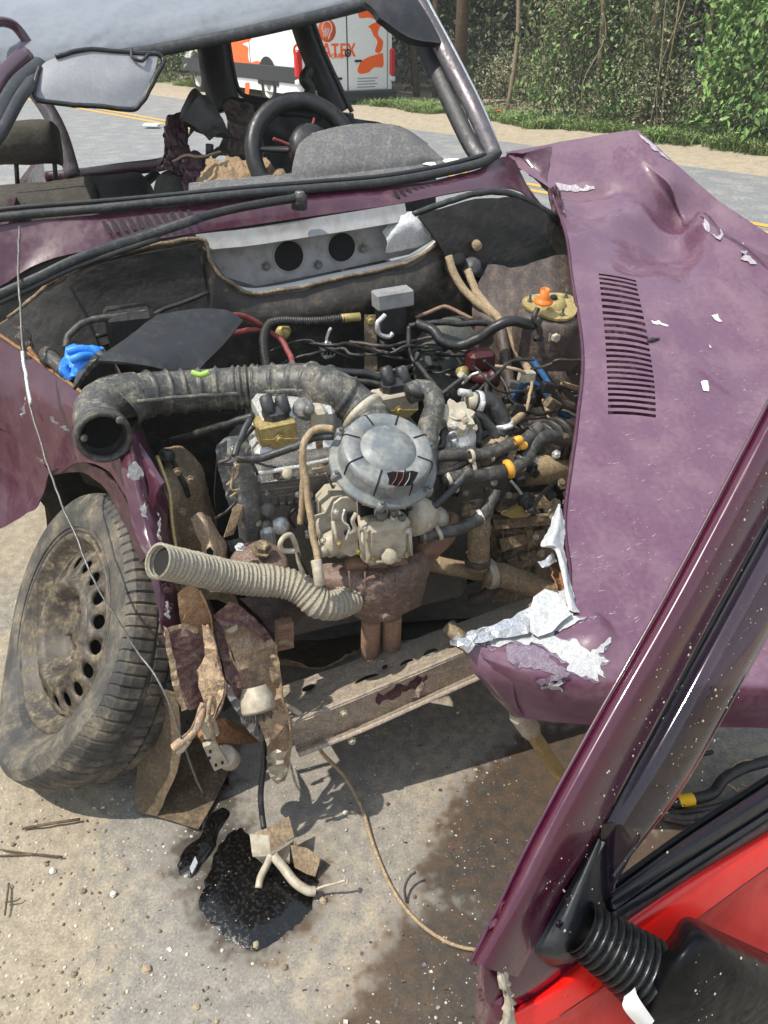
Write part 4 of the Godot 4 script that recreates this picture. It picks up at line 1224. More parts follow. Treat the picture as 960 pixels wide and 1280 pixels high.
	# seats
	panel("headrest", [[[-30, 156, -1.75], [0, 152, -1.75], [40, 150, -1.75], [62, 151, -1.75], [72, 158, -1.78]], [[-30, 162, -1.68], [0, 160, -1.66], [40, 158, -1.66], [64, 158, -1.68], [75, 166, -1.78]], [[-30, 186, -1.64], [0, 184, -1.63], [40, 183, -1.63], [68, 181, -1.65], [78, 190, -1.78]], [[-30, 202, -1.65], [0, 200, -1.65], [40, 200, -1.65], [70, 198, -1.67], [79, 204, -1.78]], [[-30, 208, -1.72], [0, 206, -1.72], [40, 206, -1.72], [70, 204, -1.72], [78, 208, -1.78]]], M.seat, w, 0.03, 0.004, 9.0)
	for x in [20, 68]: kknob("headrest_post", x, 200, x + 2, 232, -1.72, -1.72, 3, M.black, w, 8)
	panel("seat_back", [[[-60, 236, -1.62], [0, 231, -1.6], [60, 226, -1.6], [100, 222, -1.6], [118, 221, -1.6], [135, 224, -1.66]], [[-60, 262, -1.45], [0, 255, -1.45], [60, 248, -1.45], [100, 243, -1.45], [122, 238, -1.48], [140, 244, -1.6]], [[-60, 330, -1.3], [0, 330, -1.3], [60, 320, -1.3], [100, 310, -1.3], [130, 300, -1.3], [150, 300, -1.5]]], M.seat, w, 0.05, 0.006, 8.0)
	panel("seat_bolster", [[[112, 222, -1.56], [140, 218, -1.56], [172, 215, -1.56], [182, 222, -1.6]], [[124, 240, -1.42], [150, 232, -1.42], [180, 228, -1.44], [192, 240, -1.55]], [[130, 300, -1.3], [160, 290, -1.3], [190, 280, -1.3], [198, 290, -1.5]]], M.pad, w, 0.05, 0.004, 8.0)
	panel("far_seat_back", [[[196, 222, -1.3], [206, 214, -1.32], [220, 213, -1.32], [232, 222, -1.32], [240, 240, -1.3]], [[192, 238, -1.22], [206, 234, -1.22], [222, 234, -1.22], [234, 240, -1.22], [244, 252, -1.25]], [[190, 280, -1.15], [206, 280, -1.15], [222, 280, -1.15], [236, 280, -1.15], [246, 280, -1.2]]], M.seat, w, 0.04, 0.003, 8.0)
	# rear frame seen through the cabin
	strap("rear_sill_rail", [[60, 222, -2.4], [100, 219, -2.3], [150, 212, -2.1], [200, 206, -1.95], [212, 200, -1.9]], 8, 6, M.dark_paint, w)
	strap("rear_pillar", [[-10, 60, -2.3], [40, 110, -2.2], [72, 160, -2.1], [92, 222, -2.0]], 10, 6, M.grey_trim, w)
	strap("door_pillar", [[262, 18, -2.0], [266, 60, -1.97], [272, 100, -1.93], [284, 138, -1.9]], 20, 10, M.black, w)
	strap("door_pillar", [[356, -16, -1.75], [370, 12, -1.72], [387, 60, -1.68], [411, 115, -1.64], [424, 142, -1.62]], 14, 8, M.black, w)
	strap("door_pillar_edge", [[371, -16, -1.73], [386, 12, -1.70], [403, 60, -1.66], [428, 115, -1.62], [440, 140, -1.6]], 3, 3, M.rubber, w)
	strap("window_ledge", [[276, 130, -1.9], [296, 130, -1.88], [340, 137, -1.82], [380, 143, -1.75], [440, 150, -1.62]], 8, 7, M.black, w)
	strap("window_corner_trim", [[284, 40, -1.97], [292, 90, -1.95], [302, 117, -1.92], [330, 125, -1.88], [390, 134, -1.78]], 3, 3, M.rubber, w)
	panel("door_inner_panel", [[[285, 136, -1.8], [330, 142, -1.75], [380, 148, -1.7], [440, 148, -1.55], [500, 158, -1.4]], [[285, 180, -1.6], [330, 182, -1.6], [380, 184, -1.55], [440, 188, -1.4], [500, 190, -1.25]], [[285, 260, -1.5], [330, 260, -1.5], [380, 260, -1.45], [440, 260, -1.3], [500, 250, -1.15]]], M.black, w, 0.02, 0.01, 8.0)
	hose("seat_belt_reel", [[386, 88, -1.6], [380, 100, -1.58], [388, 112, -1.58], [384, 124, -1.58], [392, 134, -1.58]], 7, M.black, w)
	# crushed dashboard end and twisted brackets behind it
	panel("dark_bracket_box", [[[226, 138, -1.35], [240, 112, -1.38], [250, 116, -1.38], [278, 148, -1.38]], [[226, 152, -1.3], [244, 132, -1.28], [258, 140, -1.28], [284, 164, -1.3]], [[240, 162, -1.3], [254, 168, -1.26], [272, 170, -1.27], [288, 172, -1.3]]], M.black, w, 0.03, 0.004, 10.0)
	panel("dark_bracket_face", [[[228, 150, -1.27], [246, 122, -1.27], [258, 118, -1.3]], [[246, 160, -1.25], [262, 150, -1.25], [278, 148, -1.26]], [[262, 176, -1.25], [276, 166, -1.25], [288, 172, -1.26]]], M.rubber, w, 0.01, 0.003, 12.0)
	panel("torn_purple_bracket", [[[206, 160, -1.4], [212, 144, -1.4], [228, 140, -1.4], [236, 150, -1.4]], [[206, 182, -1.36], [214, 172, -1.35], [226, 172, -1.35], [236, 178, -1.35]], [[204, 200, -1.33], [214, 196, -1.31], [228, 200, -1.31], [242, 204, -1.3]], [[190, 212, -1.3], [212, 214, -1.28], [232, 222, -1.27], [256, 226, -1.26]]], M.dark_paint, w, 0.006, 0.02, 16.0)
	panel("torn_purple_bracket", [[[278, 132, -1.55], [296, 126, -1.55], [316, 130, -1.55]], [[284, 152, -1.5], [300, 148, -1.48], [322, 150, -1.5]], [[278, 176, -1.45], [304, 174, -1.4], [330, 182, -1.42]], [[262, 196, -1.35], [296, 196, -1.3], [326, 206, -1.3]]], M.brownmetal, w, 0.004, 0.022, 18.0)
	panel("torn_purple_bracket", [[[228, 200, -1.25], [246, 190, -1.25], [262, 196, -1.25]], [[230, 222, -1.2], [250, 214, -1.18], [266, 220, -1.18]], [[226, 246, -1.1], [246, 246, -1.1], [262, 246, -1.1]]], M.dark_paint, w, 0.004, 0.02, 18.0)
	panel("beige_cloth", [[[252, 226, -1.1], [262, 204, -1.12], [284, 198, -1.12], [312, 200, -1.12], [330, 204, -1.12]], [[250, 236, -1.04], [266, 216, -1.02], [288, 212, -1.0], [314, 214, -1.0], [348, 212, -1.0]], [[244, 250, -0.98], [268, 240, -0.95], [292, 238, -0.94], [318, 238, -0.94], [372, 232, -0.94]]], M.cloth, w, 0.004, 0.028, 14.0, 8, 8)
	hose("loose_lead", [[216, 202, -1.2], [232, 194, -1.2], [252, 196, -1.18], [276, 190, -1.2]], 1.8, M.tan_hose, w, 6)
	hose("loose_lead", [[318, 224, -0.9], [336, 220, -0.86], [356, 226, -0.8], [372, 225, -0.7]], 1.6, M.wire, w, 6)
	kknob("small_switch", 262, 194, 262, 180, -1.2, -1.2, 5, M.black, w)

func make_front_left():
	# the crumpled wing on the picture's left
	var w := wreck
	var wing := panel("crumpled_wing", [
		[[-80, 396, -0.46], [-8, 420, -0.36], [50, 452, -0.22], [95, 486, -0.08], [135, 514, 0.06], [172, 550, 0.2], [206, 604, 0.33]],
		[[-80, 436, -0.42], [-8, 452, -0.33], [46, 474, -0.20], [92, 504, -0.06], [132, 530, 0.08], [166, 562, 0.22], [200, 612, 0.34]],
		[[-80, 490, -0.36], [-8, 492, -0.30], [38, 508, -0.19], [84, 520, -0.07], [126, 550, 0.10], [158, 586, 0.22], [190, 640, 0.34]],
		[[-80, 540, -0.34], [-8, 534, -0.30], [28, 552, -0.22], [64, 592, -0.12], [100, 578, 0.02], [136, 590, 0.15], [168, 640, 0.27]]], M.paint, w, 0.003, 0.008, 5.0, 8, 8)
	panel("wing_lower_fold", [[[-90, 540, -0.34], [-8, 536, -0.30], [28, 553, -0.22], [62, 591, -0.12]], [[-90, 610, -0.33], [-8, 606, -0.29], [24, 606, -0.22], [54, 616, -0.12]], [[-90, 690, -0.28], [-8, 664, -0.24], [18, 650, -0.19], [44, 634, -0.11]]], M.paint, wing, 0.003, 0.007, 6.0, 8, 8)
	panel("arch_lip", [[[62, 588, -0.115], [86, 580, -0.05], [110, 580, 0.04], [140, 600, 0.15], [166, 640, 0.26], [186, 690, 0.33]], [[64, 594, -0.14], [86, 590, -0.09], [108, 592, 0.0], [134, 614, 0.11], [156, 656, 0.22], [176, 704, 0.29]]], M.dark_paint, wing, 0.003, 0.004, 14.0)
	panel("arch_liner", [[[50, 600, -0.3], [100, 585, -0.3], [150, 600, -0.2], [180, 650, -0.05], [230, 640, -0.1]], [[58, 650, -0.35], [104, 640, -0.35], [160, 650, -0.3], [200, 690, -0.15], [240, 690, -0.1]], [[70, 760, -0.35], [110, 760, -0.35], [170, 760, -0.3], [220, 760, -0.15], [260, 760, -0.1]], [[90, 900, -0.3], [120, 900, -0.3], [180, 900, -0.25], [230, 860, -0.15], [280, 850, -0.1]]], M.brownmetal, wing, 0.003, 0.02, 9.0)
	hose("wing_edge_seam", [[-8, 414, -0.36], [40, 446, -0.24], [90, 482, -0.09], [130, 509, 0.05], [150, 528, 0.12]], 2.2, M.rust, wing, 6)
	# exposed pale primer where the folds broke the paint
	var at_ := func(z: float): return func(px, py, h): return kz(px, py, z + h)
	for a in [[[[150, 560], [158, 566], [166, 584], [160, 592], [155, 580]], 0.235], [[[30, 498], [32, 495], [28, 522], [25, 518]], -0.185], [[[118, 556], [142, 571], [139, 574], [120, 561]], 0.14], [[[62, 520], [68, 526], [92, 540], [84, 538], [64, 527]], -0.06]]: crumple("chipped_paint", a[0], at_.call(a[1]), 0.006, 0.001, M.chip, wing, 5.0, 0.3)
	# front strip running down past the missing headlamp
	var strip_ := panel("headlamp_strip", [
		[[146, 548, 0.20], [162, 536, 0.18], [178, 548, 0.18], [196, 580, 0.2], [206, 604, 0.24]],
		[[152, 590, 0.28], [168, 590, 0.30], [184, 600, 0.29], [204, 622, 0.28], [212, 640, 0.28]],
		[[166, 660, 0.36], [182, 656, 0.37], [196, 658, 0.36], [208, 664, 0.34], [217, 672, 0.32]],
		[[186, 706, 0.43], [196, 706, 0.44], [206, 708, 0.43], [216, 712, 0.41], [226, 716, 0.39]],
		[[198, 764, 0.48], [206, 766, 0.48], [216, 768, 0.47], [224, 768, 0.45], [232, 768, 0.43]],
		[[204, 802, 0.50], [212, 803, 0.50], [218, 803, 0.49], [224, 803, 0.47], [230, 802, 0.45]]], M.paint, w, 0.003, 0.008, 14.0, 6, 6)
	hose("strip_edge", [[196, 570, 0.2], [208, 600, 0.26], [214, 624, 0.29], [217, 670, 0.33], [224, 714, 0.39], [232, 766, 0.43]], 2.6, M.gold, strip_, 6)
	for a in [[[[160, 584], [170, 577], [176, 584], [180, 592], [171, 600], [160, 597]], 0.325], [[[176, 632], [181, 628], [183, 640], [184, 650], [179, 646]], 0.38], [[[197, 640], [199, 642], [201, 664], [203, 692], [199, 680]], 0.40], [[[206, 752], [210, 751], [212, 774], [208, 771]], 0.49]]: crumple("chipped_paint", a[0], at_.call(a[1]), 0.004, 0.001, M.chip, strip_, 5.0, 0.3)
	for a in [[209, 735], [210, 761]]: bolt(a[0], a[1], 0.475, 5.5, M.dark_paint, strip_)
	# inner wing of the picture's left: dusty plates with dents, a stay running up
	panel("dusty_inner_plate", [[[205, 560, 0.05], [228, 560, 0.05], [250, 580, 0.08], [268, 640, 0.12]], [[208, 620, 0.2], [230, 610, 0.16], [252, 630, 0.15], [276, 690, 0.16]], [[214, 680, 0.26], [236, 690, 0.22], [256, 700, 0.2], [284, 720, 0.2]], [[224, 740, 0.3], [246, 750, 0.28], [270, 750, 0.26], [300, 760, 0.26]]], M.dusty, w, 0.004, 0.0090, 13.0, 8, 8)
	panel("dusty_rail_top", [[[238, 648, 0.3], [250, 640, 0.3], [262, 646, 0.28]], [[246, 670, 0.32], [262, 664, 0.33], [280, 676, 0.3]], [[252, 690, 0.34], [268, 690, 0.36], [285, 700, 0.32]], [[262, 740, 0.36], [278, 740, 0.38], [294, 744, 0.35]]], M.crumple, w, 0.006, 0.0090, 13.0)
	kplate("slotted_hole", [[258, 688, 0.375], [263, 684, 0.375], [267, 690, 0.375], [265, 700, 0.375], [258, 700, 0.375]], 0.002, M.hole, w.get_node("dusty_rail_top"))
	hose("wing_stay", [[206, 568, 0.1], [214, 574, 0.12], [228, 600, 0.16], [236, 620, 0.17]], 3, M.wire, w)
	kknob("rubber_stop", 205, 568, 211, 570, 0.08, 0.14, 8, M.rubber, w, 14, 0.3)
	for a in [[238, 600, 0.2], [228, 640, 0.23], [240, 662, 0.24], [222, 590, 0.19]]: bolt(a[0], a[1], a[2], 4, M.dusty, w.get_node("dusty_inner_plate"))
	# crushed front structure: two sheets left of the rail
	var tilt := func(x0: float, y0: float, z0: float, zx: float, zy: float): return func(px, py, h): return kz(px, py, z0 + zx * (px - x0) + zy * (py - y0) + h)
	crumple("crushed_lamp_plate", [[222, 742], [238, 728], [250, 738], [262, 768], [268, 806], [262, 832], [250, 826], [236, 790], [226, 778]], tilt.call(240, 730, 0.45, -0.0006, 0.0003), 0.0, 0.006, M.rust_tan, w, 15.0, 0.06)
	crumple("crushed_lamp_plate", [[208, 786], [228, 782], [246, 788], [258, 800], [262, 826], [256, 850], [262, 872], [252, 884], [238, 888], [228, 882], [220, 850], [212, 815]], tilt.call(230, 780, 0.50, -0.0004, 0.0003), 0.0, 0.007, M.plum_dusty, w, 19.0, 0.06)
	crumple("plate_edge", [[204, 782], [210, 786], [217, 820], [226, 862], [234, 887], [227, 889], [216, 858], [208, 815]], tilt.call(210, 780, 0.515, 0.0, 0.0003), 0.0, 0.002, M.crumple, w, 9.0, 0.06)
	crumple("plate_edge", [[210, 784], [230, 779], [248, 786], [247, 792], [230, 786], [212, 790]], tilt.call(230, 780, 0.515, -0.0003, 0.0), 0.0, 0.002, M.crumple, w, 9.0, 0.06)
	crumple("twisted_flap", [[252, 780], [262, 786], [270, 812], [280, 850], [278, 872], [268, 896], [262, 908], [258, 886], [248, 858], [246, 838], [256, 820]], tilt.call(260, 780, 0.52, 0.0010, 0.0003), 0.0, 0.009, M.crumple, w, 15.0, 0.08)
	crumple("twisted_flap", [[262, 800], [274, 830], [286, 862], [276, 882], [268, 862], [260, 830]], tilt.call(270, 800, 0.50, -0.001, 0.0003), 0.0, 0.006, M.rail, w, 14.0, 0.08)
	hose("folded_edge", [[258, 782, 0.53], [266, 800, 0.535], [272, 830, 0.55], [282, 856, 0.555], [276, 880, 0.56], [266, 904, 0.56]], 1.8, M.crumple, w, 6)
	hose("folded_edge", [[250, 738, 0.455], [262, 768, 0.46], [268, 806, 0.47]], 1.6, M.rust_tan, w, 6)
	hose("bent_hook", [[256, 880, 0.53], [250, 900, 0.55], [242, 916, 0.57], [228, 926, 0.58], [218, 934, 0.58]], 6, M.crumple, w)
	hose("bent_hook", [[236, 924, 0.58], [228, 934, 0.58], [220, 938, 0.58]], 5, M.cast, w)
	hose("hanging_strip", [[262, 870, 0.55], [260, 890, 0.56], [264, 912, 0.56], [266, 924, 0.55]], 3, M.crumple, w, 6)
	var br := kplate("rusty_bracket", [[248, 922, 0.55], [262, 912, 0.55], [284, 906, 0.5], [326, 928, 0.44], [300, 930, 0.5], [252, 928, 0.55]], 0.02, M.rust, w)
	kbox("bracket_end", 250, 902, 274, 922, 0.555, 0.03, M.cast, br, 0.004, 0.1)
	kplate("pale_tab", [[254, 934, 0.56], [270, 928, 0.56], [286, 956, 0.56], [268, 964, 0.56]], 0.012, M.chip.duplicate() if false else M.cast, br)
	for a in [[262, 948], [270, 957], [278, 954], [263, 940]]: kplate("tab_hole", [[a[0] - 1.5, a[1] - 1.5, 0.562], [a[0] + 1.5, a[1] - 1.5, 0.562], [a[0] + 1.5, a[1] + 1.5, 0.562], [a[0] - 1.5, a[1] + 1.5, 0.562]], 0.002, M.hole, br)
	kknob("tab_roller", 280, 944, 288, 950, 0.54, 0.52, 14, M.cast, br)
	# the front rail, folded like paper
	var rail := crumple("folded_front_rail", [[284, 762], [304, 768], [330, 786], [344, 806], [350, 840], [352, 872], [362, 900], [366, 930], [362, 952], [356, 976], [346, 980], [338, 972], [334, 948], [330, 920], [318, 896], [308, 880], [304, 850], [294, 826], [284, 800], [278, 780]], tilt.call(300, 770, 0.47, -0.0002, 0.00042), 0.0, 0.011, M.crumple, w, 20.0, 0.06)
	crumple("rail_facet", [[268, 776], [280, 780], [292, 826], [304, 850], [306, 880], [292, 868], [280, 838], [272, 806]], tilt.call(280, 780, 0.455, 0.0006, 0.0003), 0.0, 0.006, M.plum_dusty, rail, 15.0, 0.06)
	crumple("rail_fold", [[266, 770], [286, 752], [304, 760], [332, 786], [346, 808], [336, 806], [318, 792], [296, 780], [282, 788]], tilt.call(290, 760, 0.50, -0.0006, 0.0), 0.0, 0.008, M.plum_dusty, rail, 14.0, 0.08)
	crumple("rail_side_tear", [[278, 850], [290, 858], [304, 880], [320, 905], [330, 932], [312, 916], [296, 890], [284, 870]], tilt.call(300, 880, 0.47, 0.0, 0.0002), 0.0, 0.004, M.silver_paint, rail, 12.0, 0.1)
	crumple("rail_facet", [[336, 812], [348, 822], [352, 860], [346, 868], [338, 846]], tilt.call(340, 830, 0.515, 0.0005, 0.0003), 0.0, 0.004, M.dusty, rail, 12.0, 0.08)
	crumple("crushed_end", [[332, 946], [346, 936], [361, 938], [354, 954], [360, 964], [349, 980], [338, 972]], tilt.call(345, 950, 0.575, 0.0, 0.0), 0.0, 0.007, M.cast, rail, 9.0, 0.12)
	kplate("dark_gap", [[274, 826, 0.44], [284, 836, 0.44], [292, 880, 0.44], [280, 890, 0.44], [272, 860, 0.44]], 0.01, M.hole, rail)
	hose("folded_edge", [[280, 782, 0.475], [292, 824, 0.49], [304, 852, 0.50], [308, 882, 0.51]], 1.7, M.crumple, rail, 6)
	hose("folded_edge", [[344, 806, 0.485], [350, 842, 0.50], [353, 874, 0.515], [363, 902, 0.525], [366, 930, 0.535]], 1.7, M.crumple, rail, 6)
	kknob("round_boss", 290, 784, 288, 782, 0.47, 0.49, 9, M.cast, rail)
	# frayed cable end: a collar full of broken strands
	var c := kz(322, 880, 0.56)
	var ax := (Vector3.DOWN * 0.75 + car_z * 0.6).normalized()
	var st := mb()
	var r := rp(c, 21)
	lathe(st, c - ax * 0.012, ax, [[r * 0.7, -0.02], [r, 0.0], [r * 1.05, 0.02], [r * 0.98, 0.026], [r * 0.88, 0.02], [0.0, 0.01]], 20)
	var col := obj("frayed_cable_collar", fin(st), M.cast, w)
	st = mb()
	for i in 60:
		var a := rng.randf() * TAU
		var d := r * 0.85 * sqrt(rng.randf())
		var u := car_x
		var v := ax.cross(u)
		var b := c + u * cos(a) * d + v * sin(a) * d
		tube(st, [b, b + ax * rng.randf_range(0.018, 0.034) + u * rng.randfn() * 0.004 + v * rng.randfn() * 0.003], 0.0014, 4)
	var br2 := obj("broken_strands", fin(st), M.alu_dark, col)
	br2.set_meta("kind", "stuff")
	# crossmember under the radiator: top face, front face, flange, punched holes
	var x0 := [[340, 862, 0.38], [420, 834, 0.38], [500, 805, 0.38], [580, 776, 0.38], [690, 736, 0.38]]
	var xr := [x0,
		[[350, 884, 0.45], [430, 856, 0.45], [510, 824, 0.45], [590, 792, 0.45], [698, 750, 0.45]],
		[[358, 903, 0.515], [440, 871, 0.515], [520, 838, 0.515], [600, 804, 0.515], [706, 760, 0.515]],
		[[362, 908, 0.522], [442, 876, 0.522], [521, 843, 0.522], [601, 809, 0.522], [707, 764, 0.522]],
		[[370, 938, 0.522], [446, 908, 0.522], [524, 873, 0.522], [604, 837, 0.522], [712, 788, 0.522]],
		[[372, 941, 0.545], [448, 911, 0.545], [526, 876, 0.545], [606, 840, 0.545], [714, 791, 0.545]],
		[[374, 946, 0.547], [450, 916, 0.547], [528, 881, 0.547], [608, 845, 0.547], [716, 796, 0.547]]]
	for i in xr.size(): xr[i] = K(xr[i])
	var xs := hard()
	sheet(xs, grid(xr, 10, 1, 0.002, 12.0))
	xs.generate_normals()
	var xm := obj("crossmember", xs.commit(), M.beam, w)
	strap("lower_flange", [[374, 944, 0.549], [450, 914, 0.549], [528, 879, 0.549], [608, 843, 0.549], [716, 794, 0.549]], 3.0, 1.4, M.beam, xm)
	strap("upper_bend", [[359, 905, 0.518], [441, 873, 0.518], [520, 840, 0.518], [600, 806, 0.518], [706, 762, 0.518]], 2.0, 1.6, M.beam, xm)
	for a in [[386, 862, 8, 3], [459, 853, 16, 5.5], [509, 832, 9, 4.5], [538, 819, 9, 4.5], [481, 836, 3.5, 2]]:
		var pts := []
		for i in 14:
			var x: float = a[0] + a[2] * cos(TAU * i / 14)
			var y: float = a[1] + a[3] * sin(TAU * i / 14) - 0.36 * a[2] * cos(TAU * i / 14) * 0.95
			var y0 := 834.0 - (x - 420.0) * 0.362
			pts.append(kz(x, y, 0.38 + 0.07 * clampf((y - y0) / 21.0, -0.2, 1.2)) + Vector3(0, 0.0045, 0.001))
		st = hard()
		plate(st, pts, Vector3(0, 0.003, 0))
		st.generate_normals()
		obj("punched_hole", st.commit(), M.hole, xm)
	crumple("purple_paint_trace", [[470, 872], [492, 861], [512, 852], [534, 843], [530, 852], [520, 862], [508, 864], [496, 872], [484, 874], [474, 882]], func(px, py, h): return kz(px, py, 0.5232 + h), 0.0, 0.0006, M.dark_paint, xm, 8.0, 0.3)
	crumple("peeled_edge", [[508, 866], [522, 858], [532, 846], [528, 862], [518, 872], [506, 876]], func(px, py, h): return kz(px, py, 0.527 + h), 0.0, 0.004, M.beam, xm, 7.0, 0.3)
	bolt(430, 892, 0.525, 3.5, M.cast, xm)
	bolt(440, 926, 0.55, 4, M.cast, xm)

func make_wheel():
	# flat tyre: the outer face is turned to the camera and tips outwards at the bottom
	var c := Vector3(-0.645, 0.258, -1.285)
	var n := Vector3(-0.68, 0.50, 0.47).normalized()
	var u := (Vector3.UP - n * n.y).normalized()
	var v := n.cross(u)
	var R := 0.303
	var RW := 0.205
	# profile across the tyre from outer bead to inner bead: radius, offset along the axle
	var prof := []
	prof.append_array([[RW, 0.045], [RW + 0.012, 0.058], [RW + 0.03, 0.062], [RW + 0.055, 0.062], [RW + 0.076, 0.059], [R - 0.014, 0.053], [R - 0.005, 0.045], [R, 0.030], [R + 0.002, 0.008], [R + 0.002, 0.005], [R - 0.005, 0.004], [R - 0.005, -0.001], [R + 0.003, -0.002], [R + 0.004, -0.018], [R + 0.004, -0.030], [R - 0.005, -0.031], [R - 0.005, -0.036], [R + 0.003, -0.037], [R + 0.002, -0.055], [R - 0.004, -0.07], [R - 0.012, -0.082], [R - 0.04, -0.096], [R - 0.08, -0.098], [RW, -0.08]])
	var N := 504
	var rows := []
	for k in N + 1:
		var a := TAU * k / N
		var row := []
		for i in prof.size():
			var r: float = prof[i][0]
			var z: float = prof[i][1]
			# sipes: short cuts across the shoulder ribs and the middle
			if i >= 5 and i <= 9 and k % 6 == 0: r -= 0.005
			if i >= 12 and i <= 14 and (k + 3) % 6 == 0: r -= 0.0045
			if i >= 17 and i <= 20 and (k + 2) % 6 == 0: r -= 0.0045
			var t := (r - RW) / (R - RW)
			# the slack lower part of the sidewall lies out towards the picture's left
			var s := pow(maxf(0.0, cos(a - PI - 0.62)), 1.6)
			var fold := smoothstep(0.62, 0.78, cos(a - PI - 0.75)) * 0.5
			if i < 10:
				z += (0.05 * s + 0.02 * fold) * sin(minf(t, 1.0) * 2.6)
				r += 0.018 * s * clampf(t * 1.6, 0, 1)
			else:
				r += 0.018 * s * clampf(1.0 - (i - 10) / 16.0, 0, 1)
			var p := c + (u * cos(a) + v * sin(a)) * r + n * z
			if p.y < 0.006:
				p += Vector3(n.x, 0, n.z) * (0.006 - p.y) * (0.6 if i < 12 else -0.3)
				p.y = 0.006 + 0.012 * absf(wob.get_noise_3dv(p * 60.0)) * 0.3
			row.append(p)
		rows.append(row)
	var st := hard()
	sheet(st, rows)
	var tyre := obj("wheel", fin(st), M.tyre, wreck)
	# raised bead ring and sidewall mark
	st = mb()
	var ring := []
	for k in 61:
		var a := TAU * k / 60
		ring.append(c + (u * cos(a) + v * sin(a)) * (RW + 0.02) + n * 0.0605)
	tube(st, ring, 0.0022, 6, false)
	obj("sidewall_ring", fin(st), M.tyre, tyre)
	# rim: rolled flange, drop well, outer disc with sixteen round holes, bowl, hub
	st = mb()
	lathe(st, c, n, [[RW + 0.006, 0.048], [RW + 0.008, 0.056], [RW + 0.002, 0.06], [RW - 0.006, 0.056], [RW - 0.010, 0.045], [RW - 0.018, 0.04], [RW - 0.026, 0.026], [RW - 0.033, 0.024]], 64)
	lathe(st, c, n, [[0.118, 0.056], [0.112, 0.062], [0.104, 0.062], [0.092, 0.05], [0.080, 0.022], [0.06, 0.008], [0.036, 0.006], [0.034, 0.018], [0.026, 0.02], [0.0, 0.02]], 48)
	# the holed band between r 0.118 and 0.172
	lathe(st, c, n, [[0.172, 0.030], [0.18, 0.024], [0.19, 0.02]], 48)
	var ra := 0.118
	var rb := 0.172
	var za := 0.056
	var zb := 0.030
	var at := func(r: float, a: float) -> Vector3:
		var t := (r - ra) / (rb - ra)
		return c + (u * cos(a) + v * sin(a)) * r + n * lerpf(za, zb, t * t * 0.6 + t * 0.4)
	var H := 18
	for h in H:
		var ac := TAU * (h + 0.5) / H
		var rc := (ra + rb) / 2.0
		var hr := 0.0155
		var M_ := 16
		var inner := []
		var outer := []
		var back := []
		for k in M_ + 1:
			var q := TAU * k / M_
			var cx := cos(q)
			var sy := sin(q)
			inner.append(at.call(rc + hr * cx, ac + hr * sy / rc))
			back.append(at.call(rc + hr * cx, ac + hr * sy / rc) - n * 0.006)
			var m := maxf(absf(cx), absf(sy))
			outer.append(at.call(rc + (rb - ra) / 2.0 * cx / m, ac + PI / H * sy / m))
		for k in M_:
			quad(st, outer[k], outer[k + 1], inner[k + 1], inner[k])
			quad(st, inner[k], inner[k + 1], back[k + 1], back[k])
	var rim := obj("rim", fin(st), M.rim, tyre)
	st = mb()
	lathe(st, c, n, [[0.18, -0.035], [0.1, -0.03], [0.0, -0.03]], 32)
	obj("brake_drum", fin(st), M.hole_dark, tyre)
	for k in 4:
		var a := TAU * (k + 0.35) / 4
		var p := c + (u * cos(a) + v * sin(a)) * 0.049
		st = mb()
		lathe(st, p, n, [[0.011, 0.0], [0.011, 0.024], [0.009, 0.026], [0.0, 0.026]], 6)
		obj("wheel_bolt", fin(st), M.rim, tyre)
	st = mb()
	cyl(st, c + (u * 0.165 + v * 0.02) + n * 0.02, c + (u * 0.168 - v * 0.035) + n * 0.024, 0.006, 10)
	obj("balance_weight", fin(st), M.cast, tyre)

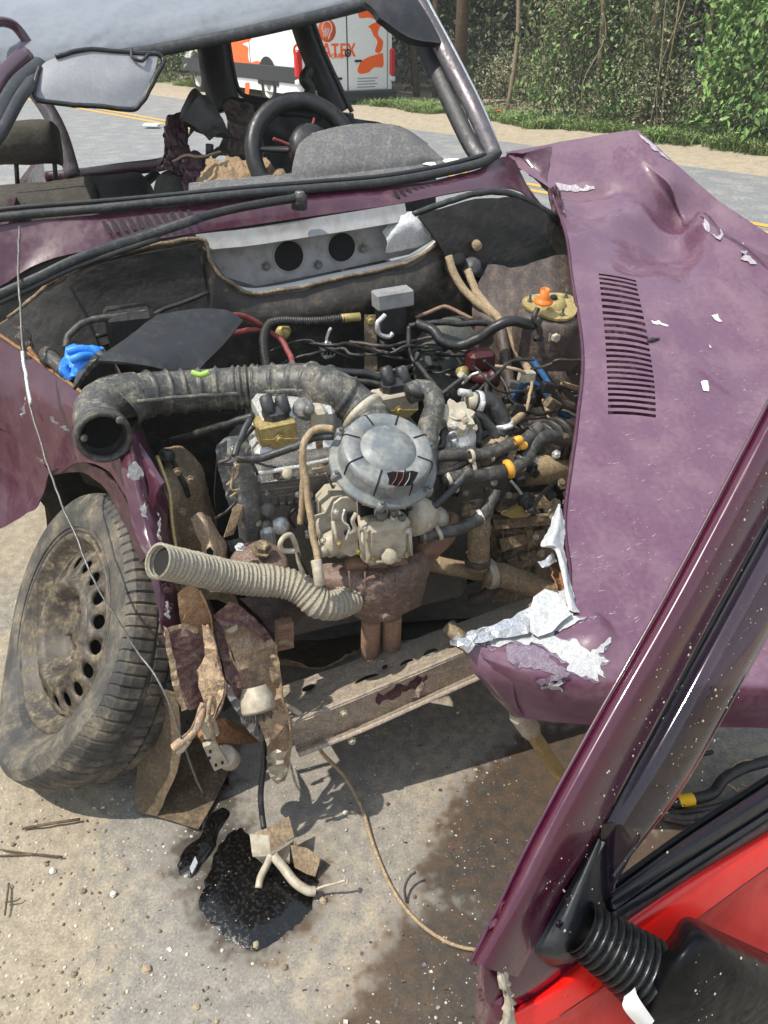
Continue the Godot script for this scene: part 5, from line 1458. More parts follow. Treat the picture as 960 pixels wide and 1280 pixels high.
# ------------------------------------------------------------------ the engine and all that hangs on it
func clampring(px: float, py: float, z: float, ax: Vector3, rpx: float, parent: Node, m: Material = null):
	var c := kz(px, py, z)
	var r := rp(c, rpx)
	var st := mb()
	lathe(st, c - ax * r * 0.28, ax, [[r * 0.9, 0.0], [r * 1.08, 0.0], [r * 1.12, r * 0.1], [r * 1.12, r * 0.46], [r * 1.08, r * 0.56], [r * 0.9, r * 0.56]], 18)
	var s := car_x - ax * car_x.dot(ax)
	s = s.normalized()
	cyl(st, c + ax.cross(s) * r * 1.15 - s * r * 0.5, c + ax.cross(s) * r * 1.15 + s * r * 0.5, r * 0.22, 8)
	obj("hose_clamp", fin(st), m if m else M.alu, parent)
func make_engine():
	var w := wreck
	var eng := MeshInstance3D.new()
	# block: the dark mass behind the details
	var st := hard()
	box(st, car(-0.17, 0.50, 0.15), car_x * 0.20, Vector3.UP * 0.15, car_z * 0.13, 0.02)
	box(st, car(0.10, 0.42, 0.12), car_x * 0.13, Vector3.UP * 0.15, car_z * 0.13, 0.03)
	box(st, car(-0.10, 0.27, 0.12), car_x * 0.24, Vector3.UP * 0.09, car_z * 0.12, 0.03)
	st.generate_normals()
	eng = obj("engine", st.commit(), M.alu_dark, w)
	# cylinder head: bright cast front with fins, ports and plug tubes
	kbox("valve_cover", 328, 522, 424, 560, 0.25, 0.20, M.alu, eng, 0.012, -0.03)
	kbox("head_face", 318, 566, 428, 594, 0.275, 0.14, M.alu, eng, 0.01, -0.06)
	kbox("block_face", 322, 594, 430, 690, 0.27, 0.10, M.alu, eng, 0.008, -0.06)
	hose("head_gasket_edge", [[318, 592, 0.285], [360, 585, 0.287], [400, 578, 0.287], [424, 573, 0.285]], 3, M.alu, eng)
	var fins := mb()
	for i in 9:
		var a := kz(334 + i * 10.5, 600 - i * 1.4, 0.275); var b := kz(338 + i * 9.8, 634 - i * 1.2, 0.28)
		tube(fins, [a, b], 0.0035, 6)
	for i in 4: tube(fins, [kz(326, 604 + i * 9.5, 0.278), kz(424, 592 + i * 9.0, 0.278)], 0.003, 6)
	obj("cooling_ribs", fin(fins), M.alu_dark, eng)
	for a in [[334, 636, 10], [392, 634, 12], [332, 656, 8]]: kknob("core_plug", a[0], a[1], a[0] + 1, a[1] + 1, 0.27, 0.288, a[2], M.alu_dark, eng, 18, 0.15)
	kknob("core_plug", 350, 656, 350, 657, 0.27, 0.29, 12, M.alu, eng, 18, 0.3)
	kknob("stud_cap", 358, 594, 360, 592, 0.27, 0.31, 7, M.cast, eng, 12, 0.3)
	kbox("oil_pump_body", 326, 664, 348, 700, 0.3, 0.06, M.alu, eng, 0.008)
	# broken timing cover, hole jagged, with a torn pale scrap
	panel("timing_cover", [[[272, 556, 0.22], [284, 546, 0.22], [302, 544, 0.20], [318, 548, 0.18]], [[274, 580, 0.27], [288, 572, 0.28], [304, 572, 0.27], [322, 580, 0.25]], [[286, 612, 0.28], [298, 610, 0.295], [312, 612, 0.29], [328, 620, 0.27]], [[296, 650, 0.28], [306, 650, 0.30], [320, 650, 0.295], [332, 655, 0.27]], [[302, 690, 0.26], [310, 690, 0.28], [322, 690, 0.28], [332, 690, 0.26]]], M.shell, eng, 0.004, 0.004, 16.0, 6, 6)
	crumple("cover_broken_edge", [[271, 556], [284, 550], [284, 566], [280, 580], [288, 604], [293, 628], [298, 648], [292, 652], [286, 632], [278, 604], [272, 582]], func(px, py, h): return kz(px, py, 0.275 + 0.0003 * (py - 560.0) * 0.5 + h), 0.01, 0.002, M.shell, eng, 9.0, 0.08)
	kplate("timing_gap", [[272, 566, 0.2], [284, 596, 0.2], [296, 640, 0.2], [300, 700, 0.2], [276, 700, 0.2], [268, 620, 0.2]], 0.01, M.hole, eng)
	kplate("torn_cover_scrap", [[294, 630, 0.30], [303, 632, 0.305], [304, 646, 0.305], [296, 656, 0.31], [292, 668, 0.31], [280, 672, 0.31], [288, 648, 0.305]], 0.004, M.dusty, eng)
	hose("timing_belt", [[302, 560, 0.24], [308, 600, 0.26], [312, 640, 0.26], [314, 690, 0.25]], 5, M.black, eng)
	panel("lower_pulley_guard", [[[284, 676, 0.28], [310, 672, 0.28], [336, 680, 0.27]], [[288, 690, 0.29], [312, 690, 0.30], [340, 694, 0.28]]], M.black, eng, 0.01, 0.004, 20.0)
	for a in [[292, 562], [296, 582], [322, 654]]: bolt(a[0], a[1], 0.29, 3.5, M.cast, eng)
	# front mount: rounded housing with bolts
	st = mb()
	var mc := kz(322, 700, 0.36)
	lathe(st, mc - Vector3.UP * 0.03, (Vector3.UP + car_z * 0.25).normalized(), [[0.058, 0.0], [0.058, 0.022], [0.05, 0.036], [0.03, 0.042], [0.0, 0.042]], 22)
	var mount := obj("engine_mount", fin(st), M.shield, eng)
	bolt(328, 686, 0.37, 9, M.gear, mount, (Vector3.UP + car_z * 0.3).normalized())
	bolt(300, 684, 0.38, 4.5, M.alu, mount, (Vector3.UP + car_z * 0.3).normalized())
	panel("mount_bracket", [[[300, 748, 0.33], [340, 742, 0.35], [400, 744, 0.33]], [[320, 768, 0.36], [350, 764, 0.37], [380, 768, 0.36]], [[340, 790, 0.36], [354, 786, 0.37], [366, 782, 0.36]]], M.brownmetal, eng, 0.006, 0.01, 12.0)
	# two twin-outlet ignition blocks on tan brackets
	for a in [[347, 540, 337, 512, 0.24, 0.0], [497, 504, 493, 488, 0.13, 0.08]]:
		var x: float = a[0]; var y: float = a[1]; var z: float = a[4]
		var b := kbox("ignition_bracket", x - 24, y - 6, x + 26, y + 12, z + 0.03, 0.055, M.gold if a[5] == 0.0 else M.cast, eng, 0.004, 0.05)
		kplate("bracket_tongue", [[x - 22, y + 10, z + 0.033], [x + 26, y + 8, z + 0.033], [x + 14, y + 18, z + 0.033], [x - 4, y + 20, z + 0.033]], 0.006, M.gold, b)
		bolt(x + 2, y + 9, z + 0.04, 4, M.gold, b)
		kbox("coil_body", x - 16, y - 26, x + 18, y - 4, z + 0.02, 0.045, M.rubber, b, 0.012, 0.06)
		for s in [-11, 8]: kknob("spark_outlet", x + s + 2, y - 22, x + s - 5, y - 46, z + 0.01, z - 0.01, 8.5, M.rubber, b, 14, 0.35)
	# little solenoid and tan clamp beside the first block
	kknob("solenoid", 384, 520, 378, 508, 0.22, 0.25, 13, M.shell, eng, 18, 0.25)
	kknob("solenoid_nose", 382, 515, 388, 512, 0.25, 0.28, 6, M.alu_dark, eng, 12)
	kbox("tan_clip", 390, 515, 412, 540, 0.27, 0.04, M.cast, eng, 0.008)
	kplate("dipstick_bracket", [[392, 536, 0.31], [402, 532, 0.31], [404, 560, 0.31], [396, 562, 0.31]], 0.004, M.dusty, eng)
	# the round air filter lid
	var c := kz(479, 579, 0.40)
	var ax := (Vector3.UP * 0.87 + car_z * 0.44 + car_x * 0.05).normalized()
	var R := 0.086
	st = mb()
	lathe(st, c, ax, [[R * 1.13, -0.006], [R * 1.16, 0.0], [R * 1.13, 0.006], [R * 1.0, 0.008], [R * 0.985, 0.014], [R * 0.97, 0.034], [R * 0.95, 0.042], [R * 0.90, 0.046], [R * 0.62, 0.048], [R * 0.60, 0.045], [R * 0.57, 0.045], [R * 0.55, 0.049], [R * 0.2, 0.050], [0.0, 0.050]], 48)
	var lid := obj("air_filter_lid", fin(st), M.filter, eng)
	var fu := (car_x - ax * car_x.dot(ax)).normalized()
	var fv := ax.cross(fu)
	for i in 8:
		var a := TAU * (i + 0.3) / 8
		var d := fu * cos(a) + fv * sin(a)
		st = mb()
		tube(st, [c + d * R * 0.62 + ax * 0.0485, c + d * R * 0.90 + ax * 0.0465, c + d * R * 0.955 + ax * 0.042, c + d * R * 0.975 + ax * 0.034, c + d * R * 0.98 + ax * 0.012], 0.0016, 5)
		obj("lid_groove", fin(st), M.hole_dark, lid)
	for i in 6:
		var a := TAU * (i + 0.15) / 6
		var d := fu * cos(a) + fv * sin(a)
		st = mb()
		cyl(st, c + d * R * 1.13 - ax * 0.008, c + d * R * 1.13 + ax * 0.014, 0.008, 10, 0.4)
		obj("lid_lug", fin(st), M.filter, lid)
		st = hard()
		hexb(st, c + d * R * 1.13 + ax * 0.013, ax, 0.004, 0.006)
		st.generate_normals()
		obj("lid_screw", st.commit(), M.alu_dark, lid)
	# hole smashed in the lid's side, dark with red wires behind it
	var hp := []
	for a in [[484, 592], [492, 590], [505, 591], [516, 589], [523, 591], [519, 599], [513, 607], [498, 608], [486, 606], [487, 600]]:
		hp.append(on_plane(a[0], a[1], c + (EYE - c).normalized() * R * 0.995 + ax * 0.021, (car_z * 0.9 + Vector3.UP * 0.4).normalized()))
	st = hard()
	plate(st, hp, -car_z * 0.003)
	st.generate_normals()
	obj("smashed_hole", st.commit(), M.hole, lid)
	for i in 3:
		var q0: Vector3 = hp[1].lerp(hp[4], 0.15 + i * 0.25) + car_z * 0.001
		var q1: Vector3 = hp[8].lerp(hp[6], 0.1 + i * 0.3) + car_z * 0.002
		st = mb()
		tube(st, curve([q0, (q0 + q1) / 2 + car_x * 0.003, q1], 4), 0.0009, 5)
		obj("wire_behind_hole", fin(st), M.red_wire if i < 2 else M.silver_paint, lid)
	# lid's side spout and the grey pipe down to the thermostat
	hose("breather_elbow", [[510, 492, 0.2], [526, 487, 0.2], [540, 496, 0.22], [543, 514, 0.25], [536, 532, 0.29], [534, 560, 0.32], [536, 590, 0.34]], 13.5, M.duct, eng, 14)
	# wide ribbed intake duct across the bay
	st = mb()
	var path := K([[152, 512, 0.13], [176, 494, 0.10], [220, 490, 0.08], [262, 487, 0.08], [296, 485, 0.09]])
	var r0 := rp(path[2], 26.5)
	ribbed(st, path, r0 * 1.12, 0.034, 0.12, 14.0, 28)
	ribbed(st, K([[292, 485, 0.09], [325, 483, 0.10]]), r0 * 1.08, 0.013, 0.12, 1.0, 26)
	ribbed(st, K([[318, 483, 0.10], [350, 481, 0.12], [384, 480, 0.15], [414, 487, 0.2], [440, 503, 0.22], [458, 522, 0.25], [470, 540, 0.29]]), r0 * 1.10, 0.040, 0.12, 14.0, 28)
	var duct := obj("ribbed_intake_duct", fin(st), M.duct, eng)
	st = mb()
	tube(st, curve(K([[172, 502, 0.155], [220, 497, 0.135], [262, 494, 0.135], [300, 492, 0.14]]), 6), rp(path[2], 2.6), 8)
	tube(st, curve(K([[330, 490, 0.155], [372, 488, 0.18], [408, 496, 0.23]]), 6), rp(path[2], 2.6), 8)
	obj("duct_seam", fin(st), M.duct, duct)
	st = mb()
	ribbed(st, K([[129, 545, 0.245], [122, 526, 0.18], [124, 508, 0.135], [142, 497, 0.115], [170, 493, 0.10]]), r0 * 1.02, 0.2, 0.02, 1.0, 26)
	obj("duct_elbow", fin(st), M.duct, duct)
	st = mb()
	var mo := kz(129.5, 545, 0.247)
	var mx := (kz(129, 545, 0.245) - kz(123, 527, 0.182)).normalized()
	lathe(st, mo, mx, [[r0 * 0.98, -0.02], [r0 * 1.14, -0.016], [r0 * 1.17, 0.004], [r0 * 1.14, 0.009], [r0 * 0.98, 0.010], [r0 * 0.93, 0.0], [r0 * 0.90, -0.04]], 30)
	obj("duct_mouth", fin(st), M.hose, duct)
	st = mb()
	lathe(st, mo - mx * 0.03, mx, [[r0 * 0.92, 0.0], [0.0, -0.005]], 24)
	obj("duct_inside", fin(st), M.hole, duct)
	for a in [[105, 545], [150, 523]]: kknob("mouth_lug", a[0], a[1], a[0], a[1] + 4, 0.25, 0.26, 5, M.duct, duct, 10, 0.4)
	st = mb()
	var jx := (kz(458, 522, 0.25) - kz(440, 503, 0.22)).normalized()
	lathe(st, kz(450, 513, 0.235), jx, [[r0 * 1.0, 0.0], [r0 * 1.14, 0.002], [r0 * 1.14, 0.014], [r0 * 1.02, 0.016], [r0 * 1.0, 0.04]], 26)
	obj("duct_band", fin(st), M.cast, duct)
	hose("leaf_scrap", [[240, 465, 0.13], [252, 468, 0.14], [262, 464, 0.14]], 4, M.leafbit, duct, 6)
	# carburettor: cream castings, bowls, flanges, holes
	kbox("carburettor_body", 412, 640, 500, 690, 0.40, 0.12, M.cast, eng, 0.02)
	kplate("carburettor_flange", [[415, 642, 0.445], [418, 630, 0.445], [427, 623, 0.445], [438, 622, 0.445], [446, 628, 0.445], [448, 692, 0.445], [438, 696, 0.445], [430, 692, 0.445], [416, 686, 0.445]], 0.006, M.cast, eng)
	kbox("carburettor_bowl", 456, 660, 515, 702, 0.458, 0.07, M.cast, eng, 0.014)
	kknob("bowl_plug", 486, 694, 487, 697, 0.46, 0.475, 10, M.cast, eng, 18, 0.35)
	kknob("carburettor_ear", 512, 648, 530, 644, 0.42, 0.38, 24, M.cast, eng, 18, 0.3)
	kknob("carburettor_ear", 540, 650, 546, 648, 0.38, 0.34, 17, M.cast, eng, 16, 0.3)
	kbox("throttle_gap", 452, 632, 512, 658, 0.42, 0.03, M.hole_dark, eng, 0.006)
	for a in [[474, 646, 8], [490, 642, 6], [500, 650, 5]]: kknob("throttle_shaft", a[0], a[1], a[0] + 3, a[1] - 3, 0.42, 0.45, a[2], M.alu_dark, eng, 14, 0.3)
	kknob("flange_hole", 433, 666, 433, 666.5, 0.452, 0.455, 3.4, M.hole, eng, 12)
	kplate("throttle_lever", [[434, 642, 0.455], [446, 640, 0.455], [448, 658, 0.455], [440, 662, 0.455], [434, 654, 0.455]], 0.004, M.hole_dark, eng)
	hose("lever_rod", [[444, 640, 0.46], [440, 650, 0.46], [444, 662, 0.46], [438, 668, 0.46]], 3, M.cast, eng, 8)
	kknob("intake_pipe", 404, 684, 440, 668, 0.42, 0.40, 16, M.cast, eng, 18, 0.25)
	kknob("intake_pipe", 392, 660, 420, 650, 0.38, 0.36, 15, M.cast, eng, 18, 0.25)
	kknob("intake_boss", 404, 692, 402, 686, 0.44, 0.42, 7, M.cast, eng, 12, 0.3)
	# exhaust: dusty heat shield, twin down pipes, rusty elbow
	panel("heat_shield", [[[396, 706, 0.36], [430, 704, 0.39], [470, 706, 0.40], [510, 696, 0.39], [536, 684, 0.36]], [[400, 724, 0.40], [434, 728, 0.43], [472, 726, 0.445], [512, 714, 0.43], [538, 704, 0.39]], [[424, 752, 0.41], [446, 756, 0.44], [476, 752, 0.455], [510, 742, 0.44], [532, 732, 0.40]], [[446, 772, 0.40], [460, 778, 0.43], [482, 776, 0.44], [508, 766, 0.43], [526, 758, 0.40]]], M.shield, eng, 0.004, 0.005, 14.0, 8, 8)
	bolt(482, 770, 0.455, 5.5, M.shield, eng)
	kknob("down_pipe", 464, 774, 461, 870, 0.42, 0.33, 12.5, M.manifold, eng, 16)
	kknob("down_pipe", 490, 770, 488, 862, 0.42, 0.33, 12.5, M.manifold, eng, 16)
	panel("rusty_elbow", [[[520, 692, 0.36], [528, 672, 0.36], [550, 660, 0.34], [560, 638, 0.32]], [[528, 700, 0.385], [542, 686, 0.38], [558, 672, 0.36], [572, 644, 0.34]], [[536, 704, 0.37], [550, 694, 0.365], [564, 680, 0.35], [574, 662, 0.33]]], M.manifold, eng, 0.01, 0.006, 24.0)
	for i in 3: kknob("manifold_stub", 444 + i * 26, 700, 446 + i * 26, 712, 0.39, 0.41, 14, M.manifold, eng, 14)
	# thermostat housing with its lobed cap
	c = kz(564, 552, 0.24)
	var up := (Vector3.UP * 0.95 + car_z * 0.25).normalized()
	st = mb()
	lathe(st, c, up, [[0.05, -0.05], [0.052, 0.0], [0.05, 0.02], [0.046, 0.03], [0.036, 0.036], [0.032, 0.05], [0.034, 0.058], [0.0, 0.06]], 26)
	var th := obj("thermostat_housing", fin(st), M.alu, eng)
	st = hard()
	var lobe := []
	for i in 32:
		var a := TAU * i / 32
		var r := 0.036 + 0.006 * cos(a * 8.0)
		lobe.append(c + up * 0.058 + (fu * cos(a) + fv * sin(a)) * r)
	plate(st, lobe, up * 0.016)
	st.generate_normals()
	var cap := obj("lobed_cap", st.commit(), M.cast, th)
	st = mb()
	lathe(st, c + up * 0.074, up, [[0.019, 0.0], [0.0175, 0.004], [0.0155, 0.001], [0.0, 0.0008]], 22)
	obj("cap_recess", fin(st), M.cast, cap)
	hose("wire_clip", [[560, 543, 0.285], [568, 540, 0.285], [572, 546, 0.285], [570, 556, 0.285]], 2.2, M.alu, th, 6)
	kknob("sensor", 566, 548, 567, 566, 0.285, 0.28, 5, M.alu, th, 10)
	kknob("hose_neck", 584, 504, 598, 500, 0.2, 0.2, 11, M.cast, th, 14)
	# hoses, right of the filter
	hose("coolant_hose", [[592, 500, 0.2], [610, 502, 0.2], [622, 514, 0.21], [628, 530, 0.22], [624, 545, 0.23]], 12, M.rubber, eng, 14)
	clampring(597, 502, 0.2, (kz(610, 502, 0.2) - kz(592, 500, 0.2)).normalized(), 12.5, eng)
	clampring(628, 531, 0.22, (kz(626, 540, 0.22) - kz(622, 514, 0.21)).normalized(), 12.5, eng)
	kknob("small_clamp_barrel", 574, 490, 588, 492, 0.2, 0.2, 5, M.alu, eng, 10)
	hose("coolant_hose", [[628, 545, 0.23], [618, 560, 0.25], [604, 572, 0.28]], 11, M.tan_hose, eng, 14)
	hose("coolant_hose", [[540, 572, 0.33], [560, 570, 0.33], [600, 568, 0.32], [640, 556, 0.3], [660, 546, 0.28], [674, 534, 0.26]], 8, M.hose, eng, 12)
	hose("coolant_hose", [[552, 600, 0.36], [580, 596, 0.36], [610, 592, 0.35], [640, 586, 0.33], [660, 570, 0.3], [672, 550, 0.28], [690, 546, 0.26], [706, 552, 0.24]], 9, M.hose, eng, 12)
	hose("vacuum_hose", [[542, 560, 0.3], [552, 556, 0.3], [556, 540, 0.28], [580, 530, 0.25]], 5, M.wire, eng)
	hose("vacuum_hose", [[586, 514, 0.22], [594, 524, 0.23], [600, 540, 0.24], [598, 556, 0.27]], 4.5, M.wire, eng)
	hose("vacuum_hose", [[590, 516, 0.21], [604, 522, 0.22], [616, 536, 0.23], [622, 548, 0.24]], 6.5, M.rubber, eng)
	hose("vacuum_hose", [[538, 588, 0.36], [552, 592, 0.36], [576, 582, 0.34], [600, 566, 0.3], [622, 556, 0.28]], 4.5, M.wire, eng)
	for a in [[589, 570, 8], [590, 584, 9]]: clampring(a[0], a[1], 0.345, car_x, a[2], eng, M.cast)
	hose("ignition_lead", [[584, 592, 0.37], [572, 606, 0.38], [556, 622, 0.39], [536, 636, 0.4], [512, 634, 0.41], [504, 628, 0.41]], 4.8, M.rubber, eng)
	kknob("lead_boot", 586, 598, 582, 586, 0.375, 0.36, 8, M.hose, eng, 12, 0.3)
	hose("fuel_hose", [[524, 672, 0.42], [548, 666, 0.42], [580, 660, 0.41], [604, 644, 0.39], [614, 626, 0.37], [618, 614, 0.36]], 8, M.hose, eng, 12)
	clampring(528, 671, 0.42, car_x, 9, eng, M.alu_dark)
	for a in [[636, 587, 15, 9], [648, 551, 7, 6], [654, 558, 6, 6]]:
		var q := kz(a[0], a[1], 0.345)
		st = mb()
		lathe(st, q - car_x * 0.008, (car_x + Vector3.UP * 0.2).normalized(), [[rp(q, a[2] * 0.62), 0.0], [rp(q, a[2] * 0.85), 0.004], [rp(q, a[2] * 0.85), 0.012], [rp(q, a[2] * 0.62), 0.016]], 8)
		obj("yellow_clip", fin(st), M.yellow.duplicate() if false else M.orange_clip, eng)
	# right-hand end: clutch bellhousing and ribs, starter, cable stop
	kknob("starter_motor", 650, 590, 716, 584, 0.2, 0.16, 19, M.tan_hose, eng, 20)
	kknob("alternator", 672, 560, 716, 545, 0.14, 0.08, 26, M.brownmetal, eng, 22, 0.2)
	for i in 3: kknob("pulley_ring", 676 + i * 9, 556 - i * 3, 681 + i * 9, 554 - i * 3, 0.15, 0.145, 29, M.wire, eng, 22, 0.1)
	panel("gearbox_case", [[[612, 646, 0.2], [650, 636, 0.22], [690, 634, 0.2], [712, 640, 0.15]], [[604, 668, 0.27], [650, 664, 0.29], [690, 660, 0.27], [714, 664, 0.2]], [[604, 704, 0.27], [650, 700, 0.29], [690, 696, 0.27], [716, 700, 0.2]], [[600, 750, 0.2], [650, 750, 0.22], [690, 746, 0.2], [716, 750, 0.15]]], M.gear, eng, 0.01, 0.012, 11.0, 8, 6)
	for a in [[[616, 650, 0.29], [686, 644, 0.29], [688, 656, 0.30], [618, 662, 0.30]], [[624, 674, 0.3], [680, 662, 0.3], [682, 672, 0.31], [628, 690, 0.31]], [[626, 626, 0.27], [690, 622, 0.27], [694, 634, 0.28], [622, 640, 0.28]], [[634, 700, 0.3], [690, 680, 0.3], [694, 692, 0.31], [642, 716, 0.31]]]: kplate("case_rib", a, 0.03, M.gear, eng)
	kplate("fork_arm", [[628, 644, 0.305], [664, 624, 0.305], [676, 634, 0.305], [660, 646, 0.305], [640, 648, 0.305]], 0.01, M.gold, eng)
	panel("pale_case_fold", [[[678, 628, 0.26], [690, 620, 0.26], [700, 632, 0.24]], [[680, 646, 0.28], [692, 640, 0.28], [700, 650, 0.26]], [[676, 660, 0.27], [690, 660, 0.28], [696, 664, 0.26]]], M.cast, eng, 0.004, 0.012, 24.0)
	kknob("cable_stop", 652, 618, 664, 634, 0.31, 0.33, 9, M.rubber, eng, 14, 0.3)
	kknob("cable_stop_ring", 656, 624, 658, 627, 0.315, 0.32, 11, M.rubber, eng, 14, 0.3)
	hose("clutch_cable", [[640, 602, 0.3], [650, 616, 0.31], [664, 632, 0.33], [676, 644, 0.33]], 2, M.alu, eng, 6)
	for a in [[652, 696], [640, 720], [660, 664], [608, 660]]: bolt(a[0], a[1], 0.30, 5, M.gear, eng)
	# lower hoses
	kknob("water_pipe", 530, 702, 604, 717, 0.3, 0.32, 11, M.tan_hose, eng, 16)
	hose("radiator_hose", [[600, 634, 0.32], [600, 652, 0.33], [599, 672, 0.34], [598, 692, 0.34], [596, 708, 0.34]], 14, M.dusty, eng, 16)
	clampring(600, 636, 0.32, Vector3.UP, 15, eng, M.cast)
	clampring(597, 700, 0.34, Vector3.UP, 15, eng, M.brownmetal)
	hose("radiator_hose", [[606, 716, 0.34], [630, 720, 0.35], [656, 730, 0.36], [684, 742, 0.37], [710, 752, 0.37]], 16, M.dusty, eng, 16)
	clampring(612, 717, 0.345, car_x, 17.5, eng, M.cast)
	hose("lower_bracket_arm", [[588, 752, 0.3], [606, 744, 0.32], [622, 730, 0.32]], 8, M.brownmetal, eng)
	# the long corrugated paper hose lying across the front
	st = mb()
	var ph := K([[197, 701, 0.47], [230, 708, 0.45], [270, 717, 0.43], [310, 724, 0.42], [345, 727, 0.42], [372, 734, 0.43], [395, 752, 0.45], [415, 756, 0.45], [440, 748, 0.43]])
	ribbed(st, ph, rp(ph[2], 21.5), 0.0098, 0.075, 1.0, 24, 0.0, 0.06)
	var pho := obj("corrugated_paper_hose", fin(st), M.paper_hose, eng)
	st = mb()
	lathe(st, ph[0] + (ph[1] - ph[0]) * 0.2, ph[1] - ph[0], [[rp(ph[0], 17.5), 0.0], [0.0, 0.002]], 20)
	obj("hose_inside", fin(st), M.hole_dark, pho)
	# dipstick tube and tan pipes in front of the head
	hose("dipstick_tube", [[416, 536, 0.36], [396, 536, 0.35], [384, 546, 0.35], [378, 562, 0.36], [380, 590, 0.37], [386, 630, 0.39], [392, 670, 0.42], [396, 700, 0.45], [396, 726, 0.47]], 4.6, M.tan_hose, eng)
	hose("dipstick_tube", [[378, 560, 0.355], [378, 600, 0.37], [377, 640, 0.38], [376, 656, 0.385]], 4, M.tan_hose, eng)
	hose("grey_breather_hose", [[296, 574, 0.32], [320, 574, 0.325], [345, 568, 0.33], [372, 556, 0.34], [392, 547, 0.345], [416, 545, 0.36]], 5.2, M.rubber, eng)
	hose("grey_breather_hose", [[314, 524, 0.26], [306, 540, 0.28], [298, 556, 0.3], [294, 570, 0.315]], 4.5, M.rubber, eng)
	hose("lead_under_duct", [[318, 519, 0.22], [286, 530, 0.2], [250, 540, 0.15], [215, 552, 0.1]], 5, M.wire, eng)
	hose("lead_under_duct", [[316, 532, 0.24], [300, 552, 0.25], [290, 560, 0.26]], 3.6, M.wire, eng)
	hose("small_pipe", [[392, 588, 0.33], [410, 586, 0.34], [424, 590, 0.36]], 3.5, M.tan_hose, eng)
	hose("bent_wire_loop", [[368, 690, 0.44], [352, 688, 0.44], [350, 676, 0.44], [362, 668, 0.43], [368, 676, 0.43], [372, 698, 0.43], [378, 716, 0.44]], 3.4, M.cast, eng, 8)
	hose("thin_wire", [[372, 692, 0.44], [376, 704, 0.45], [384, 718, 0.45]], 1.4, M.hole_dark, eng, 6)
	hose("pipe_end", [[394, 700, 0.46], [396, 716, 0.475], [398, 730, 0.48]], 7, M.cast, eng, 12)
	# copper-coloured scrap of harness plug under the hose
	kbox("copper_plug", 350, 780, 362, 812, 0.42, 0.02, M.rust, eng, 0.003)
	for i in 5: kbox("plug_pin", 346, 783 + i * 6, 368, 786 + i * 6, 0.43, 0.02, M.manifold, eng, 0.001)
	hose("plug_lead", [[344, 806, 0.42], [354, 802, 0.43], [364, 806, 0.43]], 4.5, M.tan_hose, eng)
	panel("belly_pan", [[[330, 800, 0.05], [400, 800, 0.05], [460, 790, 0.05]], [[340, 824, 0.2], [400, 830, 0.2], [450, 810, 0.2]], [[356, 826, 0.25], [400, 834, 0.25], [440, 816, 0.25]]], M.gear, eng, 0.004, 0.004)
	kknob("axle_tube", 500, 790, 650, 780, 0.1, 0.12, 12, M.hole_dark, eng, 14)

